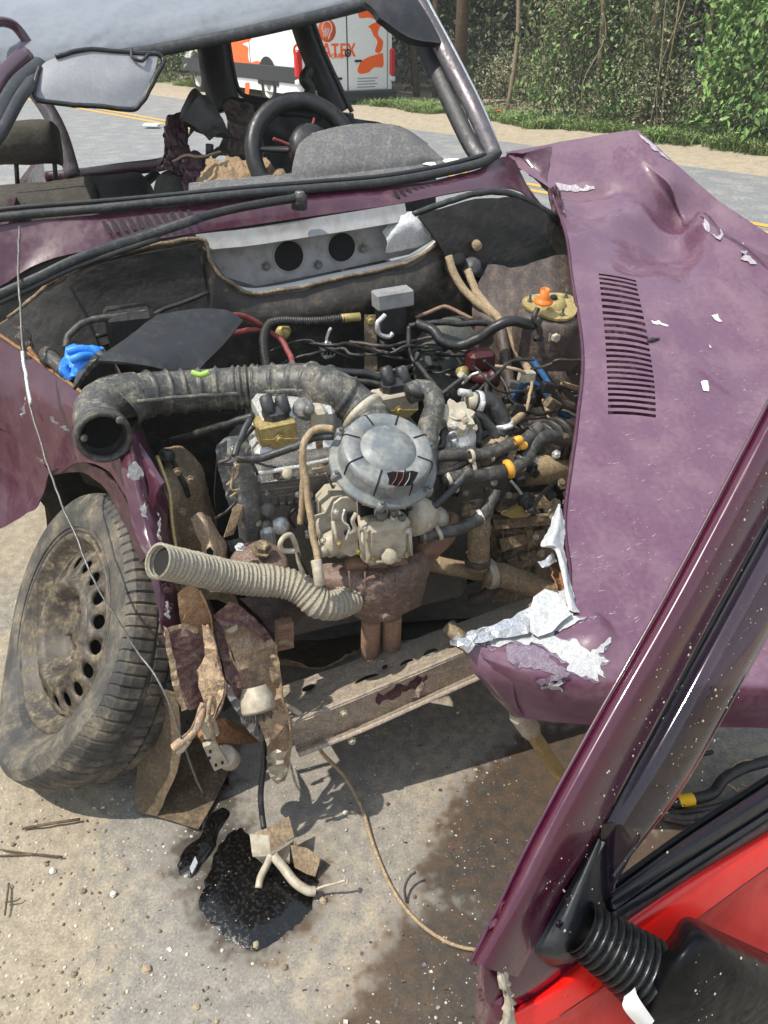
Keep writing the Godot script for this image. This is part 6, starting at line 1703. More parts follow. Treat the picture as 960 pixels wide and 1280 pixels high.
func make_bay():
	# what sits round the engine: strut tower, brake servo, harnesses, coolant box
	var w := wreck
	var c := kz(690, 384, -0.07)
	var up := (Vector3.UP * 0.96 + car_z * 0.16 - car_x * 0.04).normalized()
	var st := mb()
	lathe(st, c - up * 0.20, up, [[0.10, 0.0], [0.092, 0.10], [0.088, 0.17], [0.082, 0.19], [0.07, 0.197], [0.0, 0.2]], 32)
	var tower := obj("strut_tower", fin(st), M.brownmetal, w)
	st = mb()
	var fu := (car_x - up * car_x.dot(up)).normalized()
	var fv := up.cross(fu)
	var tr := []
	for i in 36:
		var a := TAU * i / 36
		var r := 0.068 * (1.0 + 0.10 * cos(3.0 * (a - 0.4)))
		tr.append(c + (fu * cos(a) + fv * sin(a)) * r + up * 0.001)
	var hs := hard()
	plate(hs, tr, up * 0.006)
	hs.generate_normals()
	var top := obj("strut_top_plate", hs.commit(), M.gold, tower)
	st = mb()
	lathe(st, c + up * 0.006, up, [[0.034, 0.0], [0.03, 0.012], [0.02, 0.018], [0.012, 0.018], [0.011, 0.012], [0.0, 0.012]], 24)
	obj("strut_dome", fin(st), M.gold, top)
	st = mb()
	cyl(st, c + up * 0.012, c + up * 0.03, 0.009, 12)
	obj("piston_nut", fin(st), M.hole_dark, top)
	for i in 3:
		var a := TAU * i / 3 + 0.45
		var q := c + (fu * cos(a) + fv * sin(a)) * 0.056 + up * 0.006
		hs = hard()
		hexb(hs, q, up, 0.006, 0.007)
		cyl(hs, q, q + up * 0.02, 0.003, 8)
		hs.generate_normals()
		obj("stud", hs.commit(), M.alu_dark, top)
	var oc := kz(679, 378, -0.03)
	st = mb()
	lathe(st, oc, up, [[0.022, 0.0], [0.023, 0.004], [0.016, 0.008], [0.0115, 0.012], [0.011, 0.034], [0.009, 0.034], [0.008, 0.02], [0.0, 0.02]], 20)
	obj("orange_cap", fin(st), M.orange, top)
	hose("cap_lead", [[672, 386, -0.03], [668, 398, -0.02], [674, 410, -0.015], [673, 420, -0.015], [668, 424, -0.01]], 3.4, M.wire, tower)
	panel("tower_apron", [[[610, 330, -0.30], [650, 335, -0.28], [700, 320, -0.3], [740, 330, -0.3]], [[590, 380, -0.22], [640, 400, -0.14], [700, 440, -0.04], [740, 440, -0.05]], [[600, 450, -0.18], [650, 460, -0.08], [700, 490, 0.02], [740, 500, 0.02]], [[620, 560, -0.1], [660, 560, -0.04], [706, 580, 0.04], [740, 580, 0.04]]], M.brownmetal, w, 0.004, 0.016, 9.0, 8, 8)
	# brake servo and master cylinder
	c = kz(578, 452, -0.17)
	var ax := (car_z * 0.92 + Vector3.UP * 0.34 + car_x * 0.02).normalized()
	st = mb()
	lathe(st, c - ax * 0.07, ax, [[0.115, 0.0], [0.118, 0.03], [0.112, 0.05], [0.095, 0.062], [0.04, 0.075], [0.0, 0.076]], 36)
	var servo := obj("brake_servo", fin(st), M.servo, w)
	for a in [[549, 460], [556, 436], [544, 448]]: kknob("servo_hole", a[0], a[1], a[0], a[1] + 0.5, -0.11, -0.108, 4, M.hole, servo, 12)
	kbox("reservoir", 590, 444, 620, 464, -0.05, 0.05, M.maroon, servo, 0.01)
	kknob("master_cylinder", 588, 470, 622, 476, -0.08, -0.02, 9, M.maroon, servo, 14)
	kknob("cylinder_plug", 612, 470, 623, 472, -0.02, 0.0, 10, M.maroon, servo, 14, 0.3)
	kknob("pipe_union", 574, 466, 582, 464, -0.08, -0.06, 7, M.gold, servo, 10)
	hose("brake_pipe", [[578, 480, -0.05], [588, 470, -0.03], [600, 466, -0.02]], 2, M.alu, servo, 6)
	# the thick black hose bending over to the tower
	hose("bent_black_hose", [[520, 404, -0.18], [540, 412, -0.15], [552, 426, -0.12], [570, 432, -0.10], [596, 424, -0.08], [620, 408, -0.06], [640, 402, -0.05], [662, 406, -0.04], [684, 412, -0.02]], 6.5, M.black, w, 12)
	bolt(693, 421, -0.0, 6, M.cast, w.get_node("strut_tower"))
	hose("harness", [[512, 408, -0.22], [540, 404, -0.2], [570, 404, -0.18], [600, 404, -0.16], [618, 408, -0.15]], 4, M.wire, w)
	hose("harness", [[520, 398, -0.26], [556, 384, -0.25], [590, 400, -0.2]], 2.4, M.manifold, w)
	hose("heater_hose", [[560, 320, -0.29], [566, 340, -0.27], [580, 362, -0.24], [600, 382, -0.2], [624, 402, -0.16], [644, 418, -0.12], [668, 436, -0.08], [694, 450, -0.05], [728, 466, -0.02]], 5, M.tan_hose, w)
	hose("heater_hose", [[584, 338, -0.28], [592, 356, -0.25], [606, 380, -0.2], [628, 404, -0.14], [640, 430, -0.1], [656, 452, -0.05], [664, 474, 0.0], [662, 500, 0.05], [650, 520, 0.12], [634, 534, 0.2]], 5, M.tan_hose, w)
	hose("heater_hose", [[626, 410, -0.13], [630, 440, -0.08], [636, 470, -0.04], [640, 500, 0.0], [648, 530, 0.06]], 7, M.brownmetal, w)
	kknob("grommet", 590, 338, 588, 332, -0.31, -0.29, 13, M.rubber, w, 18, 0.3)
	kknob("grommet", 574, 328, 572, 323, -0.31, -0.3, 9, M.hole, w, 16, 0.3)
	kknob("firewall_stud", 595, 305, 597, 308, -0.325, -0.30, 6, M.dusty, w, 10)
	hose("blue_hose", [[643, 498, 0.02], [648, 484, 0.03], [660, 478, 0.03], [676, 486, 0.03], [694, 508, 0.05], [722, 534, 0.07]], 4.4, M.blue_wire, w)
	hose("blue_hose", [[664, 448, -0.03], [680, 472, 0.0], [694, 494, 0.03], [716, 524, 0.06]], 4, M.blue_wire, w)
	hose("harness", [[650, 430, -0.07], [668, 448, -0.04], [678, 466, -0.01], [694, 488, 0.02]], 4.2, M.wire, w)
	hose("loose_lead", [[700, 478, 0.02], [714, 484, 0.03], [740, 490, 0.03]], 3.5, M.tan_hose, w)
	hose("harness", [[690, 490, 0.05], [700, 504, 0.06], [716, 510, 0.06]], 7, M.brownmetal, w)
	hose("harness", [[640, 540, 0.12], [660, 530, 0.12], [680, 528, 0.12], [700, 534, 0.1]], 6, M.brownmetal, w)
	hose("harness", [[690, 540, 0.12], [688, 520, 0.1], [680, 500, 0.06]], 4, M.tan_hose, w)
	kknob("relay", 632, 500, 636, 512, 0.05, 0.06, 10, M.gear, w, 12)
	kknob("relay", 660, 520, 664, 530, 0.08, 0.09, 8, M.dusty, w, 12)
	# grey module on its bracket in the middle of the bulkhead
	var mod := kbox("relay_module", 472, 368, 518, 384, -0.22, 0.05, M.silver_paint, w, 0.004, 0.05)
	kbox("module_body", 474, 386, 508, 420, -0.225, 0.04, M.black, mod, 0.006)
	kplate("brown_strap", [[456, 394, -0.24], [470, 394, -0.24], [472, 470, -0.2], [456, 470, -0.2]], 0.004, M.gear, mod)
	bolt(463, 401, -0.235, 4.5, M.gold, mod)
	hose("module_rod", [[512, 408, -0.2], [511, 430, -0.18], [514, 448, -0.16], [530, 464, -0.1], [550, 490, 0.0], [556, 500, 0.04]], 3, M.rubber, mod, 8)
	hose("module_loop", [[482, 394, -0.19], [472, 404, -0.18], [474, 416, -0.18], [486, 420, -0.18], [492, 416, -0.18]], 3, M.alu, mod, 8)
	st = mb()
	ribbed(st, K([[338, 476, -0.05], [330, 440, -0.12], [332, 412, -0.18], [346, 402, -0.2], [390, 402, -0.22], [430, 398, -0.22]]), rp(kz(390, 402, -0.22), 6), 0.006, 0.16, 1.0, 12)
	obj("corrugated_conduit", fin(st), M.wire, w)
	kknob("conduit_collar", 426, 398, 450, 396, -0.22, -0.22, 5.5, M.gold, w, 12)
	hose("red_cable", [[248, 466, -0.05], [262, 436, -0.09], [280, 402, -0.14], [296, 394, -0.17], [318, 402, -0.19], [334, 412, -0.2], [352, 426, -0.18], [362, 444, -0.14], [370, 462, -0.08]], 3.6, M.red_wire, w)
	hose("red_cable", [[276, 426, -0.14], [296, 416, -0.17], [320, 412, -0.19], [336, 416, -0.19]], 3.6, M.red_wire, w)
	kknob("firewall_port", 352, 418, 356, 412, -0.21, -0.24, 9, M.gold, w, 14, 0.3)
	hose("white_plug_lead", [[414, 410, -0.24], [410, 420, -0.22], [408, 432, -0.2]], 2, M.alu, w, 6)
	kbox("white_plug", 403, 432, 419, 448, -0.2, 0.03, M.chip, w, 0.005, 0.2)
	for i in 3: kplate("plug_slot", [[405 + i * 4.5, 438, -0.197], [408 + i * 4.5, 438, -0.197], [408 + i * 4.5, 444, -0.197], [405 + i * 4.5, 444, -0.197]], 0.002, M.hole_dark, w.get_node("white_plug"))
	hose("long_black_pipe", [[340, 470, -0.05], [390, 464, -0.06], [440, 466, -0.04], [490, 474, -0.01], [530, 484, 0.04], [560, 496, 0.1]], 5.5, M.black, w, 12)
	hose("long_black_pipe", [[380, 478, 0.02], [430, 474, 0.02], [480, 482, 0.05], [530, 496, 0.1]], 4, M.wire, w, 10)
	# picture's left corner of the bay
	hose("loop_hose", [[84, 436, -0.2], [88, 418, -0.22], [110, 402, -0.24], [150, 396, -0.26], [184, 392, -0.27]], 4.4, M.hose, w)
	hose("loop_hose", [[120, 420, -0.25], [160, 410, -0.28], [200, 390, -0.3], [260, 366, -0.33]], 3, M.wire, w)
	kbox("dark_box_behind", 130, 398, 200, 440, -0.24, 0.1, M.pad, w, 0.01)
	kknob("filler_neck", 56, 440, 88, 470, -0.2, -0.12, 9, M.hose, w, 14)
	kknob("filler_ring", 58, 444, 66, 452, -0.195, -0.18, 12, M.rubber, w, 14, 0.3)
	panel("torn_liner", [[[18, 408, -0.3], [30, 410, -0.28], [36, 424, -0.28]], [[22, 424, -0.28], [34, 430, -0.26], [44, 448, -0.24]], [[30, 446, -0.26], [44, 456, -0.24], [54, 466, -0.22]]], M.brownmetal, w, 0.003, 0.016, 30.0)
	hose("scrap_strip", [[36, 436, -0.25], [46, 450, -0.23], [60, 464, -0.2], [84, 484, -0.12]], 3, M.rust, w, 6)
	# dark mass low in the bay so that the daylight does not show through it
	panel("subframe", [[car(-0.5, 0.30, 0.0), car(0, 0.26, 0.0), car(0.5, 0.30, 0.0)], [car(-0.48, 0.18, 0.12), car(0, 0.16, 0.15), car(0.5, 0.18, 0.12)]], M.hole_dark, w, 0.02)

func make_small_wiring():
	# the finer leads that lie across the bay
	var w := wreck
	var g := RandomNumberGenerator.new()
	g.seed = 77
	var mats := [M.wire, M.wire, M.hose, M.black, M.tan_hose, M.rubber, M.brownmetal]
	for i in 15:
		var x0 := g.randf_range(560, 715)
		var y0 := g.randf_range(455, 610)
		var z0 := 0.02 + (y0 - 455.0) / 155.0 * 0.26
		var list := [[x0, y0, z0]]
		var a := g.randf() * TAU
		for k in 4:
			a += g.randf_range(-0.9, 0.9)
			x0 = clampf(x0 + cos(a) * 26.0, 545.0, 730.0)
			y0 = clampf(y0 + sin(a) * 20.0, 450.0, 640.0)
			z0 = 0.02 + (y0 - 455.0) / 155.0 * 0.26 + g.randf_range(-0.01, 0.03)
			list.append([x0, y0, z0])
		hose("thin_lead", list, g.randf_range(1.3, 3.0), mats[g.randi() % 7], w, 6)
	for i in 16:
		var x0 := g.randf_range(300, 560)
		var y0 := g.randf_range(420, 470)
		var list := [[x0, y0, -0.2]]
		for k in 4:
			x0 += g.randf_range(12, 40)
			y0 = clampf(y0 + g.randf_range(-14, 14), 405.0, 478.0)
			list.append([x0, y0, -0.2 + 0.06 * g.randf()])
		hose("thin_lead", list, g.randf_range(1.2, 2.6), mats[g.randi() % 7], w, 6)
	for i in 12:
		var x0 := g.randf_range(270, 420)
		var y0 := g.randf_range(545, 640)
		var list := [[x0, y0, 0.31]]
		for k in 3:
			x0 += g.randf_range(-14, 22)
			y0 += g.randf_range(2, 24)
			list.append([x0, y0, 0.31 + 0.02 * g.randf()])
		hose("thin_lead", list, g.randf_range(1.2, 2.2), mats[g.randi() % 7], w, 6)
	# small connectors, brackets and bolt heads
	for i in 26:
		var x0 := g.randf_range(560, 712)
		var y0 := g.randf_range(470, 640)
		var z0 := 0.03 + (y0 - 455.0) / 155.0 * 0.25
		var s := g.randf_range(4, 9)
		kbox("connector", x0 - s, y0 - s * 0.6, x0 + s, y0 + s * 0.6, z0, 0.02, [M.black, M.gear, M.cast, M.alu_dark][g.randi() % 4], w, 0.002, g.randf_range(-0.8, 0.8))
	for i in 30:
		bolt(g.randf_range(560, 715), g.randf_range(520, 720), 0.28 + g.randf() * 0.04, g.randf_range(2.5, 4.5), [M.alu, M.cast, M.gear][g.randi() % 3], w, (car_z + Vector3(g.randfn(), g.randfn() + 0.5, 0) * 0.5).normalized())
	for i in 14:
		bolt(g.randf_range(330, 425), g.randf_range(560, 690), 0.285, g.randf_range(2.2, 4.0), [M.alu, M.alu_dark][g.randi() % 2], w)

func make_castings():
	var e := wreck.get_node("engine")
	for a in [[416, 652, 424, 686, 0.452], [452, 664, 455, 700, 0.462], [512, 660, 514, 694, 0.455], [500, 700, 470, 702, 0.462]]:
		var s := mb()
		tube(s, [kz(a[0], a[1], a[4]), kz(a[2], a[3], a[4] + 0.004)], 0.0035, 6)
		obj("cast_rib", fin(s), M.cast, e)
	for a in [[420, 640], [424, 680], [456, 660], [510, 664], [466, 698], [508, 694], [536, 656], [404, 676], [448, 690]]: bolt(a[0], a[1], 0.462, 2.8, [M.alu, M.gold, M.cast][int(a[0]) % 3], e)
	for a in [[[452, 630, 0.43], [470, 634, 0.45], [490, 632, 0.45], [508, 636, 0.43]], [[430, 636, 0.45], [428, 650, 0.455], [436, 660, 0.458], [434, 676, 0.458]]]: hose("linkage_rod", a, 1.6, M.alu, e, 6)
	for a in [[476, 640, 9], [494, 644, 7]]:
		var c := kz(a[0], a[1], 0.44)
		var r := rp(c, a[2])
		var s := mb()
		lathe(s, c, (car_z + Vector3.UP * 0.5).normalized(), [[r, 0.0], [r, 0.004], [r * 0.75, 0.004], [r * 0.7, -0.004], [r * 0.2, -0.004], [r * 0.15, 0.006], [0.0, 0.006]], 18)
		obj("throttle_bore", fin(s), M.alu, e)
	# valve cover: fin ribs, filler and hold-down nuts
	for i in 6:
		var s := mb()
		tube(s, [kz(334 + i * 15, 536 - i * 0.6, 0.235), kz(335 + i * 15, 556 - i * 0.6, 0.257), kz(336 + i * 15, 562 - i * 0.6, 0.255)], 0.003, 6)
		obj("cover_fin", fin(s), M.alu, e)
	for x in [332, 360, 398, 420]: bolt(x, 562 - (x - 332) * 0.06, 0.262, 3.2, M.alu_dark, e)
	for i in 5:
		var s := mb()
		tube(s, [kz(436 + i * 20, 716 + absf(i - 2) * -1.0, 0.448), kz(440 + i * 18, 752, 0.447)], 0.0018, 6)
		obj("shield_bead", fin(s), M.shield, e)
	for a in [[612, 660], [640, 690], [690, 702], [668, 712], [622, 700], [704, 664]]: bolt(a[0], a[1], 0.30, 3.6, M.alu_dark, e)
	for i in 7:
		var s := mb()
		var x := 612.0 + i * 15
		tube(s, [kz(x, 652, 0.285), kz(x + 2, 676, 0.298), kz(x + 4, 706, 0.292)], 0.0028, 6)
		obj("case_web", fin(s), M.gear, e)
	# clamps and tape on the hoses
	for a in [[520, 489, 0.2, 14.5], [534, 545, 0.3, 14.5], [612, 568, 0.31, 9], [664, 541, 0.27, 9], [560, 599, 0.36, 10], [650, 579, 0.31, 10], [548, 666, 0.42, 9], [600, 646, 0.39, 9]]: clampring(a[0], a[1], a[2], (car_x + Vector3.UP * 0.3).normalized() if a[0] > 545 else (Vector3.UP + car_x * 0.4).normalized(), a[3], e, [M.alu, M.wire, M.cast][int(a[0]) % 3])

# ------------------------------------------------------------------ loose things and the foreground
const BN := Vector3(0, 1, 0.31)
func bon(px: float, py: float, h := 0.0) -> Vector3:        # a point of the bonnet's sheet, h metres proud of its mean plane
	var n := BN.normalized()
	return on_plane(px, py, Vector3(0, 0.5, -0.95) + n * h, n)
var bon_rows := []
func make_bonnet():
	var o := thing("torn_bonnet", "purple bonnet torn off and lying crumpled over the wing, with a row of slots", "bonnet", Vector3(0.45, 0.0, -1.5))
	var ctl := [
		[[632, 190, 0.02], [700, 178, 0.03], [795, 162, 0.09], [845, 205, 0.05], [900, 252, 0.0], [1010, 325, -0.03], [1120, 400, -0.05]],
		[[646, 208, 0.0], [715, 206, 0.015], [792, 196, 0.05], [838, 230, 0.04], [880, 272, -0.03], [1010, 352, -0.03], [1120, 430, -0.05]],
		[[688, 236, -0.01], [730, 250, -0.015], [800, 250, 0.01], [850, 262, -0.035], [888, 294, 0.03], [1010, 385, 0.0], [1120, 470, -0.02]],
		[[708, 300, 0.01], [742, 306, 0.0], [796, 312, -0.01], [850, 328, -0.02], [905, 345, 0.02], [1010, 430, 0.0], [1120, 520, -0.01]],
		[[714, 343, 0.0], [748, 342, 0.0], [795, 350, 0.0], [850, 368, 0.0], [910, 388, 0.0], [1010, 480, 0.0], [1120, 560, 0.0]],
		[[728, 440, 0.0], [757, 432, 0.005], [813, 438, 0.005], [860, 450, 0.005], [920, 480, 0.0], [1010, 560, 0.0], [1120, 640, 0.0]],
		[[721, 530, 0.0], [760, 522, 0.005], [820, 526, 0.005], [860, 540, 0.005], [920, 570, 0.0], [1010, 650, 0.0], [1120, 720, 0.0]],
		[[706, 645, 0.0], [755, 640, 0.004], [815, 645, 0.006], [870, 660, 0.004], [930, 690, 0.0], [1010, 740, 0.0], [1120, 780, 0.0]],
		[[712, 720, 0.0], [752, 720, 0.0], [815, 724, 0.004], [870, 735, 0.004], [930, 752, 0.0], [1010, 775, 0.0], [1120, 800, 0.0]],
		[[700, 772, -0.002], [742, 772, 0.0], [805, 778, 0.0], [870, 788, 0.0], [935, 800, 0.0], [1010, 812, 0.0], [1120, 825, 0.0]],
		[[606, 812, 0.0], [690, 830, 0.004], [770, 836, 0.0], [850, 840, 0.0], [930, 842, 0.0], [1010, 842, 0.0], [1120, 846, 0.0]]]
	for r in ctl:
		var row := []
		for a in r: row.append(bon(a[0], a[1], a[2]))
		bon_rows.append(row)
	# the folded front edge: the same points a little further out, then down
	var e0: Array = bon_rows[-1]
	var fold1 := []
	var fold2 := []
	var lo := [[614, 832], [690, 862], [770, 868], [850, 866], [930, 866], [1010, 866], [1120, 868]]
	var lo2 := [[646, 896], [708, 904], [780, 908], [860, 909], [935, 910], [1010, 910], [1120, 912]]
	for i in 7:
		fold1.append(gz(lo[i][0], lo[i][1], e0[i].z + 0.022))
		fold2.append(gz(lo2[i][0], lo2[i][1], e0[i].z + 0.012))
	bon_rows.append(fold1)
	bon_rows.append(fold2)
	var nu := 8
	var nv := 25
	var g := grid(bon_rows, nu, nv, 0.0022, 5.0)
	# the torn upper part is bent into flat facets that meet in sharp folds
	for i in 3 * nv:
		for j in g[0].size():
			var si := i / nv
			var sj := mini(j / nu, 5)
			var t := float(i % nv) / nv
			var u := float(j - sj * nu) / nu
			var a0: Vector3 = bon_rows[si][sj].lerp(bon_rows[si][sj + 1], u)
			var a1: Vector3 = bon_rows[si + 1][sj].lerp(bon_rows[si + 1][sj + 1], u)
			var keep := smoothstep(2.2, 3.0, float(i) / nv)
			g[i][j] = a0.lerp(a1, t).lerp(g[i][j], 0.25 + 0.75 * keep)
	# sharper local buckles
	var pin := func(px: float, py: float, rad: float, amt: float):
		var c := bon(px, py)
		for i in g.size():
			for j in g[i].size():
				var d: float = g[i][j].distance_to(c) / rad
				if d < 1.0: g[i][j] += BN.normalized() * amt * pow(1.0 - d * d, 2.0)
	pin.call(850, 262, 0.10, -0.045)
	pin.call(872, 285, 0.09, 0.03)
	pin.call(830, 300, 0.16, -0.03)
	pin.call(735, 262, 0.10, -0.012)
	pin.call(920, 320, 0.14, 0.02)
	pin.call(744, 798, 0.05, 0.012)
	pin.call(900, 440, 0.22, -0.015)
	var crease := func(pts: Array, wide: float, amt: float):
		for k in pts.size() - 1:
			var p := bon(pts[k][0], pts[k][1])
			var q := bon(pts[k + 1][0], pts[k + 1][1])
			for i in g.size():
				for j in g[i].size():
					var x: Vector3 = g[i][j]
					var t := clampf((x - p).dot(q - p) / (q - p).length_squared(), 0.0, 1.0)
					var d := x.distance_to(p.lerp(q, t)) / wide
					if d < 1.0: g[i][j] = x + BN.normalized() * amt * (1.0 - d) * (1.0 - d * 0.5)
	crease.call([[692, 238], [760, 240]], 0.045, -0.022)
	crease.call([[790, 246], [836, 262]], 0.045, -0.02)
	crease.call([[796, 172], [806, 220]], 0.08, 0.022)
	crease.call([[770, 270], [720, 300]], 0.07, 0.014)
	crease.call([[862, 262], [884, 300]], 0.05, 0.024)
	crease.call([[896, 312], [960, 352]], 0.06, 0.018)
	crease.call([[840, 300], [790, 330]], 0.06, -0.016)
	crease.call([[700, 186], [740, 236]], 0.06, 0.008)
	crease.call([[742, 772], [752, 812]], 0.03, 0.008)
	var st := mb()
	var v0 := 4 * nv
	var v1 := 6 * nv
	var slots := mb()
	for i in g.size() - 1:
		for j in g[0].size() - 1:
			# two rows in every three: a slot; its lower wall is turned in
			if j >= nu and j < 2 * nu and i >= v0 and i < v1 and (i - v0) % 2 == 0 and (i - v0) / 2 < 25:
				var n := BN.normalized()
				var a: Vector3 = g[i][j]; var b: Vector3 = g[i][j + 1]; var c2: Vector3 = g[i + 1][j + 1]; var d: Vector3 = g[i + 1][j]
				if j == nu or j == 2 * nu - 1:
					pass
				quad(slots, a, b, b.lerp(c2, 0.25) - n * 0.010, a.lerp(d, 0.25) - n * 0.010)
				quad(slots, d, c2, c2.lerp(b, 0.3) - n * 0.012, d.lerp(a, 0.3) - n * 0.012)
				continue
			quad(st, g[i][j], g[i][j + 1], g[i + 1][j + 1], g[i + 1][j])
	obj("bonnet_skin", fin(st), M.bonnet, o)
	obj("slot_walls", fin(slots), M.dark_paint, o)
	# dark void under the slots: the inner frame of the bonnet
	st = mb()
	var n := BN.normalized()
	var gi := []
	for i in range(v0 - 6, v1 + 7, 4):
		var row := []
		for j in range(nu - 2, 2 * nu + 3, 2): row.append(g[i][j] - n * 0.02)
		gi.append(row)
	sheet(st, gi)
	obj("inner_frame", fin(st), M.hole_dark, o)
	# turned edge along the torn side, with bare metal where it ripped
	var edge := []
	for i in range(2 * nv, 9 * nv, 3): edge.append(g[i][0])
	st = mb()
	tube(st, edge, 0.0045, 8)
	obj("turned_edge", fin(st), M.paint, o)
	st = mb()
	var lipg := []
	for i in range(2 * nv, 8 * nv, 3): lipg.append([g[i][0], g[i][0] - n * 0.014 + car_x * 0.004, g[i][0] - n * 0.016 + car_x * 0.02])
	sheet(st, lipg)
	obj("edge_flange", fin(st), M.paint, o)
	var on_skin := func(px, py, h): return surf(g, px, py, h)
	var patch := func(called: String, pts: Array, h: float, m: Material):
		crumple(called, pts, on_skin, maxf(h, 0.0022) * 0.8, 0.0004, m, o, 7.0, 0.18)
		if called == "bare_patch":      # a rim of grey primer round the bare metal
			var mid := Vector2.ZERO
			for p in pts: mid += Vector2(p[0], p[1]) / pts.size()
			var wide := []
			for k in pts.size():
				var p := Vector2(pts[k][0], pts[k][1])
				var q := p + (p - mid).normalized() * rng.randf_range(1.0, 4.0)
				wide.append([q.x, q.y])
			crumple("primer_rim", wide, on_skin, maxf(h, 0.0022) * 0.45, 0.0002, M.scuff, o, 9.0, 0.2)
	patch.call("bare_patch", [[694, 742], [707, 736], [716, 770], [733, 772], [722, 776], [704, 786], [694, 788], [692, 794], [706, 800], [716, 798], [734, 812], [738, 816], [758, 800], [770, 796], [760, 806], [748, 816], [762, 826], [750, 832], [758, 848], [744, 840], [749, 852], [736, 848], [708, 838], [712, 830], [690, 816], [680, 808], [664, 802], [656, 806], [640, 802], [626, 798], [612, 800], [600, 796], [616, 788], [640, 780], [664, 776], [676, 760]], 0.003, M.chip)
	patch.call("bare_patch", [[672, 862], [684, 858], [688, 852], [694, 856], [700, 848], [704, 854], [698, 858], [704, 864], [692, 870], [682, 866]], 0.006, M.chip)
	patch.call("scuffed_patch", [[634, 804], [654, 806], [668, 806], [680, 812], [694, 828], [708, 836], [700, 842], [684, 840], [664, 834], [648, 836], [638, 828], [632, 816]], 0.002, M.scuff)
	patch.call("bare_chip", [[876, 477], [885, 476], [886, 489], [879, 488]], 0.002, M.white)
	patch.call("bare_chip", [[814, 400], [836, 407], [834, 408], [816, 404]], 0.002, M.white)
	patch.call("bare_chip", [[889, 394], [897, 392], [903, 402], [894, 400]], 0.002, M.chip)
	patch.call("bare_chip", [[886, 430], [890, 434], [887, 435]], 0.002, M.chip)
	patch.call("scraped_crease", [[694, 228], [704, 230], [724, 234], [742, 232], [744, 236], [730, 239], [700, 238]], 0.003, M.scrape)
	patch.call("scraped_crease", [[868, 270], [876, 270], [890, 284], [900, 300], [894, 297], [880, 284]], 0.004, M.scrape)
	patch.call("scraped_crease", [[916, 305], [926, 310], [938, 320], [946, 330], [938, 330], [924, 318]], 0.004, M.scrape)
	patch.call("scraped_crease", [[792, 163], [806, 172], [838, 200], [834, 199], [808, 178]], 0.002, M.scrape)
	# fine scratches and stone chips
	st = mb()
	for i in 420:
		var px := rng.randf_range(715, 955)
		var py := rng.randf_range(200, 790) if i < 150 else rng.randf_range(430, 800)
		if px > 745 and px < 825 and py > 335 and py < 530: continue
		var a := surf(g, px, py, 0.0006)
		var l := rng.randf_range(0.0006, 0.0016) if i % 3 else rng.randf_range(0.0025, 0.007)
		var d := (car_x * rng.randf_range(0.6, 1.0) + car_z * rng.randf_range(-0.3, 0.2)).normalized()
		d = (d - n * d.dot(n)).normalized() * l
		var s := n.cross(d).normalized() * rng.randf_range(0.0002, 0.0006)
		quad(st, a - d - s, a + d - s * 0.3, a + d + s * 0.3, a - d + s)
	var sc := obj("scratches", fin(st), M.chip, o)
	sc.set_meta("kind", "stuff")
	# torn lower corner: curled bare metal, the shredded tip, the white bent strip standing up along the tear
	var P := func(rows: Array) -> Array:
		var out := []
		for r in rows:
			var row := []
			for a in r: row.append(bon(a[0], a[1], a[2]))
			out.append(row)
		return out
	var lifted := func(px, py, h): return bon(px, py, h)
	crumple("curled_metal", [[664, 757], [667, 746], [681, 736], [697, 741], [708, 757], [714, 768], [702, 777], [690, 790], [672, 796], [663, 790], [662, 772]], lifted, 0.014, 0.0018, M.chip, o, 17.0, 0.06)
	crumple("curled_metal", [[596, 787], [630, 774], [664, 758], [666, 776], [660, 792], [640, 796], [614, 800], [590, 804]], lifted, 0.012, 0.0035, M.bare, o, 14.0, 0.12)
	panel("white_torn_strip", P.call([[[696, 634, 0.004], [700, 630, 0.012], [704, 646, 0.004]], [[686, 662, 0.01], [696, 660, 0.022], [706, 662, 0.004]], [[676, 682, 0.02], [690, 678, 0.03], [704, 680, 0.006]], [[694, 688, 0.02], [702, 690, 0.02], [708, 700, 0.004]], [[704, 726, 0.02], [709, 728, 0.02], [714, 736, 0.004]], [[710, 762, 0.008], [716, 764, 0.010], [724, 766, 0.003]]]), M.chip, o, 0.002, 0.004, 40.0, 6, 6)
	panel("torn_inner_fold", P.call([[[690, 692, 0.0], [696, 686, -0.02], [700, 690, -0.015]], [[686, 704, 0.008], [694, 702, -0.015], [702, 712, -0.02]], [[690, 716, 0.0], [698, 722, -0.02], [706, 740, -0.02]], [[696, 736, -0.005], [704, 744, -0.02], [712, 758, -0.01]]]), M.rust, o, 0.002, 0.008, 30.0)
	panel("torn_inner_fold", P.call([[[672, 702, 0.006], [682, 698, 0.012], [692, 690, 0.006]], [[678, 710, 0.01], [688, 706, 0.016], [694, 702, 0.0]]]), M.bare, o, 0.002, 0.006, 40.0)
	crumple("shredded_tip", [[562, 801], [576, 797], [584, 790], [602, 785], [616, 783], [618, 796], [606, 806], [590, 812], [580, 812], [572, 808], [563, 806]], lifted, 0.010, 0.007, M.bare, o, 8.0, 0.3)
	panel("corner_fold", [[bon(582, 806), bon(606, 806, 0.004), bon(630, 810, 0.006)], [gz(590, 836, e0[0].z + 0.004), gz(612, 842, e0[0].z + 0.024), gz(640, 850, e0[0].z + 0.03)], [gz(602, 852, e0[0].z), gz(626, 872, e0[0].z + 0.016), gz(652, 890, e0[0].z + 0.02)], [gz(640, 894, e0[0].z - 0.01), gz(660, 898, e0[0].z + 0.005), gz(700, 904, e0[0].z + 0.008)]], M.bonnet, o, 0.002, 0.002, 18.0)
	patch.call("grey_scuff_line", [[626, 866], [650, 860], [706, 838], [712, 842], [660, 866], [634, 873]], 0.012, M.scuff)
	# small plug on the slots
	st = mb()
	var sp := surf(g, 810, 425, 0.004)
